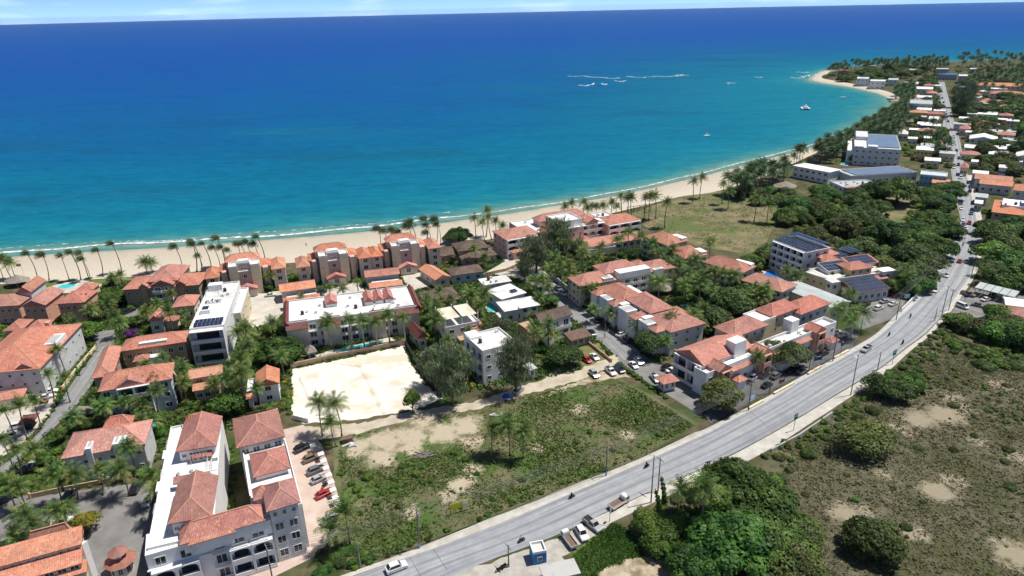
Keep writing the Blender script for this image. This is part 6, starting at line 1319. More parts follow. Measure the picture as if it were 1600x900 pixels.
palm_row([(143,618,7),(238,594,9),(178,632,6),(225,638,5)], 'coco', '%s of the palms in front of the curved balcony building', None, True, .75)
palm_row([(10,755,7),(30,760,7),(82,740,8),(110,745,6),(150,740,6),(190,735,7),(235,745,7),(240,765,8)], 'coco', '%s of the palms along the tan garden wall', 'palms along the garden wall', True, .8)
palm_row([(40,805,6),(50,825,5),(85,797,6),(100,800,5),(20,838,4)], 'coco', '%s of the palms between the car court and the tiled building', None, True, .8)
palm_row([(350,590,10),(368,583,11),(375,565,9),(372,520,8),(385,515,8)], 'coco', '%s of the palms right of the orange cottage', None, True, .9)
palm_row([(182,505,9),(185,545,7),(128,470,6),(175,495,8),(262,485,8),(188,430,6)], 'coco', '%s of the palms between the gabled building and the left street', None, False, .75)
palm_row([(678,478,8),(735,465,8),(757,462,8),(748,480,7),(842,465,7),(680,500,9),(705,470,6),(847,442,6),(760,505,6)], 'coco', '%s of the palms around the brown and white houses', 'palms around the brown and white houses', True, .9)
palm_row([(515,450,7),(535,452,7),(495,470,6),(558,440,5),(470,462,5)], 'royal', '%s of the small palms in the beach block courts', None, False, .75)
palm_row([(868,402,9),(878,412,10),(888,420,10),(906,380,9),(964,376,9),(982,366,9),(1000,370,9),(895,430,8),(860,420,8),(910,395,8),(935,400,6),(1020,380,8),(898,440,6),(915,455,6)], 'royal', '%s of the royal palms between the pink hotel and the cream garden block', 'royal palms in the hotel garden', False, 1.05)
palm_row([(1075,424,9),(1112,426,9),(1128,428,9),(1146,434,8),(1110,379,9),(1086,404,9),(1060,410,9),(1045,415,8),(1030,440,6),(1095,440,8),(1050,395,8),(1070,445,7),(1030,395,8)], 'royal', '%s of the palms in the shade of the diagonal tiled row', 'palms of the diagonal row garden', False, 1.2)
palm_row([(1198,455,8),(1180,452,8),(1188,462,7),(1238,430,7),(1228,425,7),(1250,432,6)], 'coco', '%s of the palms near the blue resort pool', None, False, .95)
palm_row([(1053,497,9),(975,478,6),(930,485,5),(1090,505,7),(1085,495,8),(960,490,5),(992,505,6),(1180,558,7),(870,545-20,5),(860,520,6)], 'coco', '%s of the palms beside the long white-terraced block', None, False, .8)
palm_row([(1312,487,8),(1334,502,6),(1350,490,6)], 'royal', '%s of the bright palms beside the metal-roofed hall', None, False, 1.1)
# --- groves, uncountable from here one by one but each a palm
q = random.Random(23)
def grove(poly, n, kind, label, group, hr, cs, gap=3.0):
    for P in scatter(poly, n, q, .5, gap): palm(P, q.uniform(*hr), cs * q.uniform(.85, 1.15), kind, label, group, rr=q)
grove([(1130,305),(1195,278),(1240,264),(1290,240),(1345,212),(1392,185),(1412,172),(1418,190),(1400,225),(1370,232),(1330,238),(1320,255),(1290,258),(1240,255),(1225,285),(1160,315)], 70, 'far', 'coconut palm in the dense grove along the far beach', 'palms of the far beach grove', (8, 13), 1.05, 4)
def palm_mass(name, polys):
    V, F, T_, mi = [], [], [], []
    for poly, n, hr, cs, gap in polys:
        for P in scatter(poly, n, q, .5, gap):
            tm, cm, lean, _ = q.choice(PV['far']); h = q.uniform(*hr); s = h / 10; a = q.uniform(-.35, .35); ca, sa = math.cos(a), math.sin(a); c = cs * q.uniform(.85, 1.15)
            for me, sc, off, k in ((tm, (1, 1, s), (0, 0, 0), 1), (cm, (c, c, c), (lean[0], lean[1], h), 0)):
                b = len(V); co = np.empty(len(me.vertices) * 3, np.float32); me.vertices.foreach_get('co', co); co = co.reshape(-1, 3) * np.array(sc) + np.array(off)
                V += np.stack([co[:, 0] * ca - co[:, 1] * sa + P.x, co[:, 0] * sa + co[:, 1] * ca + P.y, co[:, 2]], 1).tolist(); F += [tuple(b + i for i in p.vertices) for p in me.polygons]; mi += [k] * len(me.polygons)
                T_ += [.4] * len(co) if k else [d.value for d in me.attributes['tone'].data]
    me = leafmesh(name, V, F, T_, [M['frondwind'], M['bark']]); me.polygons.foreach_set('material_index', mi); return struct(mk(name, me), 'stuff')
palm_mass('distant_palms', [([(1130,305),(1195,278),(1240,264),(1290,240),(1345,212),(1392,185),(1412,172),(1418,190),(1400,225),(1370,232),(1330,238),(1320,255),(1290,258),(1240,255),(1225,285),(1160,315)], 170, (7, 12), 1.2, 2.5), ([(1415,205),(1440,203),(1470,200),(1484,250),(1476,262)], 14, (7, 11), 1.1, 4), ([(1500,130),(1600,118),(1600,165),(1510,170)], 26, (10, 16), 1.2, 6), ([(1292,122),(1310,112),(1400,104),(1480,102),(1480,112),(1440,116),(1400,113),(1345,116)], 150, (8, 16), 1.3, 4), ([(1490,104),(1600,97),(1640,97),(1640,118),(1560,118),(1500,112)], 70, (10, 22), 1.4, 5), ([(1395,150),(1425,140),(1430,165),(1412,180),(1400,165)], 40, (8, 13), 1.2, 4)])
# --- broadleaf trees: crown centre x, y, radius m, height m
def T(x, y, rad, h, kind, label, name='broadleaf_tree', sq=1.0): return tree(G(x, y, h - rad * .6), rad, h, kind, label, None, R, name, 'tree', sq)
T(436,540,7.2,9.5,'big','large dense green tree left of the white hotel')
T(352,630,5.0,7,'bright','round-crowned bright tree above the white complex')
T(717,362,6.5,8.5,'big','dense round tree at the beach near the brown villa'); T(705,368,4,6,'dome','smaller dark tree left of the round beach tree')
T(881,553,5.2,7,'dome','spreading dark tree beside the two cars on the dry lawn','broadleaf_tree',.8)
T(1130,610,6.2,9,'olive','large rounded tree at the roadside parking entrance'); T(1208,545,6.2,9,'bigolive','left of the two trees in front of the roadside row'); T(1238,545,6.0,9.5,'bigolive','right of the two trees in front of the roadside row')
T(1015,527,5.2,9.5,'olive','dark round tree at the end of the long terraced block'); T(1112,490,8.5,11,'bigolive','large dark round tree left of the roadside row'); T(1145,465,8.5,12,'bigolive','large dark tree behind the roadside row'); T(1165,450,6,9,'dome','dark tree beside the nearest tiled garden block')
T(643,618,2.6,7,'bright','slim bright tree at the right edge of the sand lot','broadleaf_tree',1.6)
T(135,515,5,7,'bright','bright round tree at the end of the left street'); T(173,460,6.5,8,'dome','dense tree between the salmon block and the gabled building'); T(160,478,5,7,'olive','olive tree left of the gabled building')
T(132,816,2.9,4.6,'yellow','bright yellow-green round tree in the car court'); T(205,519,2.6,4,'purple','purple bougainvillea by the left street')
WOOD = []
for i, (x, y, rd, h, k) in enumerate([(1270,365,9,11,'bigolive'), (1320,350,10,12,'bigolive'), (1300,330,9,11,'big'), (1355,335,10,12,'bigolive'), (1240,330,8,9,'big'), (1345,385,10,13,'bigolive'), (1395,355,9,12,'big'), (1385,415,8,11,'olive'), (1425,395,9,12,'bigolive'), (1440,365,10,13,'big'), (1460,335,9,12,'big'), (1405,290,12,17,'big'), (1375,290,10,14,'big'), (1430,420,9,12,'bigolive'), (1450,405,7,10,'olive'), (1470,380,8,11,'big'), (1215,390,5,8,'dome'), (1175,405,5,7,'dome'), (1195,395,5,7,'olive'), (1440,440,5,7,'dome'), (1400,445,4,6,'bright'), (1425,450,4,6,'bright'), (1340,310,8,9,'big'), (1270,320,7,8,'bigolive'), (1460,300,8,10,'big'), (1340,245,7,8,'big')]):
    WOOD.append(T(x, y, rd, h, k, ''))
for poly, n in (([(1215,345),(1270,305),(1370,305),(1372,345),(1392,375),(1395,405),(1345,400),(1300,385),(1250,370)], 14), ([(1432,310),(1490,295),(1492,360),(1470,405),(1430,440),(1400,440),(1400,405),(1428,365)], 13)):
    for P in scatter(poly, n, R, 2, 6): WOOD.append(tree(P, R.uniform(4.5, 7), R.uniform(7, 10), R.choice(['big', 'bigolive', 'dome']), '', None))
rank(WOOD, 'broad dark tree, %s in the wood inside the road bend', 'wood inside the road bend'); WOOD = []
for i, (x, y, rd, h, k) in enumerate([(1560,360,8,11,'dome'), (1595,345,9,12,'big'), (1550,390,7,10,'bright'), (1580,400,8,11,'dome'), (1598,425,8,11,'big'), (1555,425,6,9,'sparse'), (1545,350,6,9,'olive'), (1575,435,6,8,'dome'), (1540,415,4,7,'sparse'), (1570,375,7,9,'olive'), (1560,470+20,5,6,'bright'), (1500,500,5,6,'bright'), (1525,507,5,6,'olive'), (1555,515,5,7,'bright'), (1590,520,6,8,'dome'), (1580,500,5,7,'olive')]):
    WOOD.append(T(x, y, rd, h, k, ''))
rank(WOOD, 'dense tree, %s on the right side of the road bend', 'trees right of the road bend')
q2 = random.Random(5)
for poly, n, rng, lab, grp in [([(1500,170),(1600,150),(1640,160),(1640,260),(1560,262),(1500,215)], 80, (6, 11), 'dense tree among the far houses right of the street', 'far trees right of the street'), ([(1410,215),(1470,205),(1482,255),(1470,262),(1440,225)], 30, (3.5, 6), 'tree beside the far street near the yellow house', 'trees near the yellow house'), ([(1395,170),(1430,130),(1462,120),(1468,200),(1430,205)], 38, (5, 8), 'tree among the far houses left of the street', 'far trees left of the street'), ([(1300,128),(1335,116),(1400,108),(1460,112),(1400,128),(1350,128)], 44, (6, 10), 'tree on the distant point', 'trees on the point'), ([(1500,125),(1600,108),(1640,112),(1640,135),(1520,150)], 34, (7, 12), 'tree near the far shore at right', 'trees near the far right shore'), ([(1525,235),(1600,235),(1640,250),(1640,275),(1540,285),(1515,262)], 14, (5, 8), 'tree above the orange-roofed buildings at right', 'trees above the orange roofs'), ([(1130,310),(1185,298),(1235,300),(1290,300),(1300,320),(1240,335)], 12, (4, 7), 'tree between the dune field and the low grey roofs', 'trees beside the grey roofs')]:
    WOOD = []
    for P in scatter(poly, n, q2, 1.5, 4): rd = q2.uniform(*rng); WOOD.append(tree(P, rd, rd * q2.uniform(1.1, 1.5), q2.choice(['big', 'dome', 'olive', 'bigolive']), lab, grp, q2))
    rank(WOOD, '%s ' + lab, grp)
casuarina(G(708,634), 18, .92, 'tall feathery casuarina at the right edge of the sand lot', 0); casuarina(G(680,604), 12, 1.05, 'shorter casuarina left of the tall one at the sand lot', 1); casuarina(G(806,614), 17, .8, 'feathery casuarina in front of the white three-storey block', 1)
casuarina(G(838,425), 15, 1.3, 'dark casuarina at the plaza gate', 0); casuarina(G(872,395), 15, 1.25, 'dark casuarina in front of the pink hotel', 1); casuarina(G(820,438), 9, 1.1, 'small casuarina leaning over the plaza', 1); casuarina(G(783,540), 9, 1.3, 'pale casuarina behind the white three-storey block', 0)
for i, (x, y) in enumerate([(1500,178), (1512,165), (1490,165)]): casuarina(G(x, y + 3), 26 - 3 * i, .8, ['tallest dark conifer right of the far street', 'right-hand dark conifer by the far street', 'left-hand dark conifer by the far street'][i], i % 2, 'conifer_tree')
# thicket at the lower centre right
for i, (x, y, rd, h, k, lab) in enumerate([(1150,745,8.4,10.5,'big','broad dark tree at the roadside thicket top'), (1195,780,9,11,'big','broad dark tree in the middle of the roadside thicket'), (1150,830,9.5,11.5,'big','largest dark tree of the roadside thicket at the lower edge'), (1210,850,8.4,10,'big','dark tree at the right foot of the thicket'), (1120,800,6,8,'big','shaded tree under the drooping palm'), (1090,880,6,7,'big','shaded tree at the lower edge of the thicket'), (1250,830,5,6,'olive','olive tree on the right side of the thicket'), (1110,775,5,9,'bright','bright green tree behind the drooping palm'), (1010,815,3.6,5,'bright','creeper-covered tree beside the grass verge'), (1035,845,3.8,5,'bright','creeper-covered mound below the thicket'), (1050,810,3.5,5.5,'dome','dark creeper mound beside the thin palm'), (1245,890,6,7,'sparse','sparse tree at the lower edge right of the thicket'), (1060,870,3.5,4.5,'bright','bright shrub tree at the lower edge of the thicket')]): T(x, y, rd, h, k, lab)
T(1355,680,7.5,9,'scrub','grey-green umbrella tree in the dry scrub field','broadleaf_tree',.85); T(1365,850,6.5,6,'bigolive','broad bush tree at the lower edge of the scrub field'); T(1400,605,5,6.5,'olive','tree on the verge behind the right sidewalk'); T(1370,600,4.5,6,'sparse','grey-green tree beside the right sidewalk'); T(1425,595,4,5.5,'bright','bright tree beside the right sidewalk')
for i, (x, y) in enumerate([(1038,775), (1030,790)]):     # creeper-covered stumps
    P = G(x, y + 20); mb = MB(); o = thing('creeper_column', ['right-hand leaning creeper-covered dead trunk by the pole', 'left-hand leaning creeper-covered dead trunk by the pole'][i], 'tree', (P.x, P.y, 0), 0); mk('trunk', MB().tube([(0, 0, 0), (-.5, .2, 4), (-1.2, .3, 8.5 - i)], [.3, .2, .08], 6).mesh('trunk', M['trunk']), o)
    for k in range(7): t = (k + .5) / 7; mk('creeper', TV['bright'][k % 2], o, (-1.1 * t * t, .2 * t, t * (8 - i) - .5), k, (1.0 - .5 * t, 1.0 - .5 * t, 1.2))
# --- shrubs one can point at
q3 = random.Random(31)
def shrubs(poly, n, rng, kinds, label, group, gap=1.2, m=.3, sq=.9):
    rank([shrub(P, q3.uniform(*rng), q3.choice(kinds), label, group, q3, sq) for P in scatter(poly, n, q3, m, gap)], '%s ' + label, group)
MASS = []
def mass(P, rad, kinds): MASS.append((P, rad, q3.choice(kinds)))
shrubs([(525,740),(600,735),(720,705),(760,720),(600,790),(540,790)], 20, (.8, 1.7), ['bright', 'bright', 'dome'], 'green shrub at the upper edge of the weedy field', 'shrubs at the upper edge of the weedy field')
shrubs([(530,790),(700,740),(1000,650),(1085,665),(990,718),(760,808),(560,880)], 24, (.6, 1.2), ['bright', 'olive', 'olive', 'dome'], 'low shrub scattered in the weedy field', 'shrubs scattered in the weedy field', 4)
shrubs([(500,850),(560,850),(585,870),(500,905)], 12, (.9, 1.9), ['dome', 'olive', 'bright'], 'bush at the lower corner of the weedy field', 'bushes at the lower field corner', .8)
shrubs([(545,886),(640,850),(760,803),(900,748),(1000,706),(996,712),(760,808),(552,892)], 20, (.5, 1.0), ['olive', 'bright', 'dome'], 'roadside bush along the left sidewalk', 'bushes along the left sidewalk')
shrubs([(1180,720),(1230,705),(1300,655),(1400,575),(1460,520),(1500,520),(1430,610),(1330,665),(1260,720),(1210,760)], 34, (.9, 2.4), ['olive', 'dome', 'bright', 'scrub'], 'bush along the right sidewalk slope', 'bushes along the right sidewalk')
shrubs([(1460,515),(1540,505),(1620,520),(1620,600),(1540,590),(1480,545)], 34, (1.2, 3.0), ['olive', 'bright', 'dome'], 'bush at the upper edge of the scrub field', 'bushes above the scrub field')
shrubs([(1240,740),(1330,720),(1600,560),(1620,900),(1300,920)], 20, (.6, 1.7), ['olive', 'bright', 'scrub', 'scrub'], 'isolated bush in the dry scrub field', 'bushes in the scrub field', 5)
for a in [((448,575),(470,568)),((470,568),(560,550)),((560,550),(634,535))]:
    A, C = G(*a[0]), G(*a[1]); n = int((C - A).length / 1.0)
    for k in range(n): mass(A.lerp(C, (k + .5) / n) + Vector((q3.uniform(-.3, .3), 1.0)), q3.uniform(.8, 1.1), ['olive', 'dome'])
A, C = G(968,570), G(1040,622)
rank([shrub(A.lerp(C, k / 11), q3.uniform(.9, 1.3), 'bright' if k % 3 else 'dome', '', None, q3) for k in range(12)], '%s of the clipped round shrubs by the guard hut court', 'clipped shrubs by the guard hut')
# gardens: dense planting that reads as one mass
GARD = [([(150,445),(188,440),(192,500),(165,505),(150,480)],26,(.9,2.0)),([(195,480),(300,470),(300,515),(225,515),(195,505)],40,(.8,1.8)),([(95,545),(110,520),(160,510),(150,545),(115,590),(95,612),(60,612)],38,(.6,1.4)),([(225,590),(300,560),(300,610),(310,640),(250,660),(235,620)],56,(.9,2.0)),([(120,640),(160,640),(250,640),(240,660),(120,690),(60,740),(50,770),(30,770),(95,690)],60,(.8,1.7)),([(300,610),(450,610),(455,640),(370,645),(300,640)],42,(.8,1.8)),([(440,575),(456,575),(456,650),(440,640)],18,(.8,1.5)),([(205,700),(255,670),(240,745),(210,745)],30,(.9,1.8)),([(50,765),(200,735),(210,745),(60,775)],26,(.6,1.2)),([(350,700),(366,690),(366,800),(348,800)],20,(.5,1.0)),
 ([(380,560),(430,500),(445,520),(395,570)],16,(.8,1.6)),([(410,450),(440,430),(440,452),(415,460)],10,(.8,1.4)),([(650,480),(760,480),(770,500),(735,540),(690,545),(640,540),(640,500)],60,(.9,2.0)),([(650,545),(735,545),(750,600),(700,620),(665,590)],34,(.9,1.9)),([(820,440),(835,455),(880,490),(850,480),(815,455)],26,(.7,1.4)),([(800,500),(840,500),(850,540),(900,545),(860,560),(830,560)],32,(.8,1.6)),([(690,400),(760,410),(755,425),(700,412)],22,(.8,1.8)),([(640,410),(700,410),(720,440),(665,446)],24,(.8,1.6)),([(770,380),(800,385),(800,402),(775,392)],18,(.8,1.5)),
 ([(840,400),(900,400),(960,395),(1010,400),(1000,405),(905,420),(900,450),(870,440)],60,(.8,1.8)),([(900,465),(945,470),(1030,530),(1010,545),(950,505)],40,(.8,1.5)),([(1005,430),(1060,400),(1100,420),(1150,440),(1210,465),(1120,510),(1080,490),(1020,440)],90,(1.0,2.2)),([(1040,530),(1080,515),(1110,510),(1100,540),(1060,560),(1010,570)],28,(.8,1.6)),([(1180,400),(1205,395),(1230,425),(1260,440),(1230,450),(1190,430)],28,(.9,1.8)),([(1300,450),(1340,465),(1365,475),(1340,505),(1310,490)],22,(.7,1.6)),([(1395,430),(1450,435),(1440,455),(1405,485),(1400,455)],30,(.8,1.8)),
 ([(0,520),(10,500),(0,490)],4,(.8,1.5)),([(0,590),(0,640),(60,605),(95,600),(60,590)],26,(.6,1.3)),([(560,395),(580,385),(600,385),(590,400)],8,(.8,1.5)),([(1270,310),(1380,300),(1400,320),(1380,400),(1290,390),(1220,350)],50,(1.5,3.2)),([(1420,330),(1490,300),(1495,370),(1450,440),(1410,430)],50,(1.5,3)),([(1535,330),(1600,335),(1640,350),(1640,460),(1540,440)],60,(1.5,3.2)),([(1480,230),(1600,255),(1600,270),(1520,262)],16,(1.5,3)),
 ([(985,810),(1040,770),(1140,735),(1200,740),(1290,840),(1270,910),(1060,910),(1010,850)],80,(1.2,2.4)),([(1205,420),(1260,432),(1265,440),(1215,430)],10,(.6,1.2))]
NAMES_G = ['beside the salmon block','around the small villa','along the left street','between balcony building and cottage','behind the dormer villa','above the white complex','left of the sand lot','beside the white complex','along the garden wall','in the complex courtyard','left of the white hotel','by the leftmost beach block','around the canopy house','under the casuarinas','along the side street','around the tan-walled house','below the brown villa','between the pavilions','by the beach footpath','in the pink hotel garden','along the shaded parking','in the diagonal row garden','at the terraced block end','around the resort pool','below the metal-roofed hall','beside the cream hotel']
for gi, ((poly, n, rng), nm) in enumerate(zip(GARD, NAMES_G)):
    if gi in (8, 9, 18, 17): continue
    ps = scatter(poly, max(2, n // 8), q3, .6, 2.2); kd = 'royal' if gi in (19, 21, 20, 11) else 'coco'
    rank([palm(P, q3.uniform(4.5, 8.5), q3.uniform(.6, .9), kd, '', None, rr=q3) for P in ps], '%s ' + ('royal' if kd == 'royal' else 'garden') + ' palm ' + nm, 'garden palms ' + nm)
    rank([tree(P, q3.uniform(1.6, 2.6), q3.uniform(3.2, 5), q3.choice(['bright', 'dome', 'bright', 'olive']), '', None, q3, 'garden_tree') for P in scatter(poly, max(1, n // 12), q3, 1.2, 3)], '%s small tree ' + nm, 'garden trees ' + nm)
for poly, n, rng in [([(1190,712),(1300,650),(1420,557),(1475,505),(1500,512),(1440,590),(1350,640),(1300,680),(1225,730)], 130, (.5, 1.3)), ([(1460,510),(1600,505),(1640,530),(1640,585),(1540,575),(1480,540)], 120, (.8, 2.0)), ([(1240,740),(1330,720),(1600,590),(1620,900),(1300,920)], 60, (.25, .6)), ([(528,720),(720,705),(1000,640),(1085,664),(990,716),(760,806),(550,888),(500,870)], 130, (.25, .6)), ([(1395,610),(1470,560),(1520,600),(1450,640)], 40, (.4, 1.0)), ([(1520,600),(1640,590),(1640,680),(1560,660)], 50, (.4, 1.0))]:
    for P in scatter(poly, n, q3, .2, .4): mass(P, q3.uniform(*rng), ['bright', 'olive', 'olive', 'dome'])
for poly, n in [([(1380,232),(1420,205),(1400,170),(1430,135),(1462,125),(1480,210),(1490,270),(1440,262),(1425,250)], 150), ([(1490,135),(1600,120),(1640,140),(1640,300),(1530,300),(1515,262),(1500,215)], 210), ([(1300,120),(1400,106),(1600,98),(1640,104),(1640,122),(1480,120),(1400,130),(1340,130)], 170), ([(1225,320),(1300,300),(1385,300),(1375,345),(1395,400),(1300,390),(1240,350)], 70), ([(1432,310),(1490,300),(1490,370),(1430,440),(1400,430)], 60), ([(1150,312),(1225,292),(1240,300),(1240,325),(1200,320)], 30)]:
    for P in scatter(poly, n, q3, .4, 2): mass(P, q3.uniform(1.8, 4.2), ['bright', 'olive', 'olive', 'dome', 'dome'])
for poly, n, rng in GARD:
    ks = ['bright', 'dome', 'olive', 'dome', 'yellow'] if rng[1] < 2.1 and q3.random() < .5 else ['bright', 'dome', 'olive', 'olive']
    for P in scatter(poly, int(n * 1.3), q3, .2, .5): mass(P, q3.uniform(*rng), ks)
LOW = {}; lm = ['leaf', 'leafolive', 'leafbright', 'leafyellow']
for k, m_ in (('dome', 0), ('olive', 1), ('bright', 2), ('yellow', 3)):
    for s_ in range(3):
        me = crown_mesh('tmp', 60 + s_, 9, 620, .13, M['leaf'], .75, .62, (.27, .46)); co = np.empty(len(me.vertices) * 3, np.float32); me.vertices.foreach_get('co', co); tn = np.empty(len(me.vertices), np.float32); me.attributes['tone'].data.foreach_get('value', tn); LOW.setdefault(k, []).append((co.reshape(-1, 3).copy(), tn, m_)); bpy.data.meshes.remove(me)
VV, TT, MI = [], [], []
for P, rad, k in MASS:
    co, tn, m_ = q3.choice(LOW[k]); a = q3.uniform(0, 6.28); ca, sa = math.cos(a) * rad, math.sin(a) * rad; sh = q3.uniform(-.15, .2)
    VV.append(np.stack([co[:, 0] * ca - co[:, 1] * sa + P.x, co[:, 0] * sa + co[:, 1] * ca + P.y, co[:, 2] * rad * q3.uniform(.8, 1.15) - rad * .1], 1)); TT.append(np.clip(tn + sh, 0, 1)); MI += [m_] * (len(co) // 4)
VV = np.concatenate(VV); me = bpy.data.meshes.new('garden_shrubbery'); nv = len(VV); me.vertices.add(nv); me.vertices.foreach_set('co', VV.astype(np.float32).ravel()); me.loops.add(nv); me.loops.foreach_set('vertex_index', np.arange(nv, dtype=np.int32)); me.polygons.add(nv // 4); me.polygons.foreach_set('loop_start', np.arange(0, nv, 4, dtype=np.int32)); me.polygons.foreach_set('loop_total', np.full(nv // 4, 4, np.int32))
for m_ in lm: me.materials.append(M[m_])
me.polygons.foreach_set('material_index', np.array(MI, np.int32)); at_ = me.attributes.new('tone', 'FLOAT', 'POINT'); at_.data.foreach_set('value', np.concatenate(TT).astype(np.float32)); me.update(calc_edges=True); struct(mk('garden_shrubbery', me), 'stuff')
# --- ground cover nobody could count
def cover(name, label_poly, n, m, hr, seed, wr=(.05, .12), keepclear=True, patchy=0):
    bare = [(G(x, y), r) for x, y, r in ((570,700,4), (600,692,7), (640,685,7), (690,675,7), (725,665,6), (660,655,6), (600,715,5), (720,758,3), (1475,648,5), (1440,655,5), (1325,805,4), (1465,768,4), (1590,868,5))]
    g = random.Random(seed); P = scatter(label_poly, n, g, .1) if keepclear else scatter(label_poly, n, g, -5)
    V, F, Tn = [], [], []
    for p in P:
        patch = .5 + .25 * (math.sin(p.x * .21 + 1.3 * math.sin(p.y * .17)) + math.sin(p.y * .23 + p.x * .09 + 2 * math.sin(p.x * .07)))
        if bare and any((p - c_).length < r_ * g.uniform(.6, 1.1) for c_, r_ in bare): continue
        if patchy and patch + g.gauss(0, .12) < patchy: continue
        tn = min(1, max(0, g.gauss(.25 + .5 * patch, .18))); h = g.uniform(*hr)
        for k in range(3):
            a = g.uniform(0, 6.28); w_ = g.uniform(*wr) * 3; x, y = p.x + g.gauss(0, .25), p.y + g.gauss(0, .25); b = len(V); dx, dy = math.cos(a) * w_, math.sin(a) * w_; lx, ly = g.gauss(0, h * .5), g.gauss(0, h * .5)
            V += [(x - dx, y - dy, 0), (x + dx, y + dy, 0), (x + lx + dx * .3, y + ly + dy * .3, h * g.uniform(.6, 1.1))]; F.append((b, b + 1, b + 2)); Tn += [tn] * 3
    o = mk(name, leafmesh(name, V, F, Tn, m)); return struct(o, 'stuff')
cover('weeds', [(530,700),(560,735),(660,714),(745,690),(830,618),(930,594),(962,590),(1085,664),(1000,714),(760,806),(548,890),(500,870),(528,800)], 17000, M['greenblade'], (.15, .45), 3, (.05, .12), True, .52)
cover('dry_weeds', [(540,680),(745,640),(830,618),(962,590),(1085,664),(1000,714),(760,806),(548,890),(528,800)], 7000, M['grassblade'], (.1, .3), 4)
cover('dry_weeds', [(1215,705),(1300,650),(1420,560),(1480,525),(1640,560),(1640,930),(1200,930),(1230,780)], 15000, M['dryblade'], (.08, .28), 5, (.06, .14))
cover('weeds', [(1215,705),(1300,650),(1420,560),(1480,525),(1640,560),(1640,930),(1200,930),(1230,780)], 9000, M['grassblade'], (.12, .35), 6, (.05, .12), True, .5)
cover('dune_grass', [(990,338),(1040,316),(1120,298),(1200,292),(1235,330),(1205,358),(1190,398),(1095,384),(1012,354)], 3500, M['grassblade'], (.1, .3), 7, (.06, .15), True, .45)
cover('grass', [(885,878),(960,818),(985,832),(1005,870),(980,902),(890,905)], 5000, M['greenblade'], (.15, .4), 8)
cover('undergrowth', [(0,500),(200,440),(640,420),(700,560),(560,560),(450,590),(450,640),(200,740),(0,800)], 16000, M['greenblade'], (.3, .9), 9, (.08, .2))
cover('undergrowth', [(640,420),(860,380),(1000,380),(1240,450),(1130,540),(1010,570),(860,590),(700,620),(640,560)], 16000, M['greenblade'], (.3, .9), 10, (.08, .2))
# ------------------------------------------------------------------ vehicles
PAINT = {}
def paint(c, name):
    if name not in PAINT:
        m, t, b = nodes('paint_' + name); b.inputs['Base Color'].default_value = (*c, 1); b.inputs['Roughness'].default_value = .3; b.inputs['Coat Weight'].default_value = .5; b.inputs['Coat Roughness'].default_value = .08; PAINT[name] = m
    return PAINT[name]
CC = {'white': (.72, .72, .72), 'silver': (.36, .37, .38), 'grey': (.14, .15, .16), 'black': (.012, .012, .014), 'dark blue': (.012, .02, .06), 'red': (.45, .015, .015), 'dark red': (.12, .015, .015), 'brown': (.2, .13, .08), 'blue': (.03, .12, .42), 'dark green': (.012, .03, .028), 'pale blue': (.35, .48, .52), 'purple': (.1, .05, .2)}
M['tyre'] = mat('tyre', (.015, .015, .015), rough=.9); M['rim'] = mat('wheel_rim', (.4, .4, .41), rough=.35, metal=.7); M['carglass'] = mat('car_glass', (.015, .018, .022), rough=.06, spec=.6); M['lampw'] = mat('headlamp', (.7, .7, .7), rough=.15); M['lampr'] = mat('tail_lamp', (.4, .02, .02), rough=.2)
def quad_in(f, P, k=.10, off=.018):
    """pane slightly proud of the panel P (4 corners), inset by k"""
    P = [Vector(p) for p in P]; c = sum(P, Vector()) / 4; n = (P[1] - P[0]).cross(P[3] - P[0]).normalized() * off; f.add([p.lerp(c, k) + n for p in P], [(0, 1, 2, 3)])
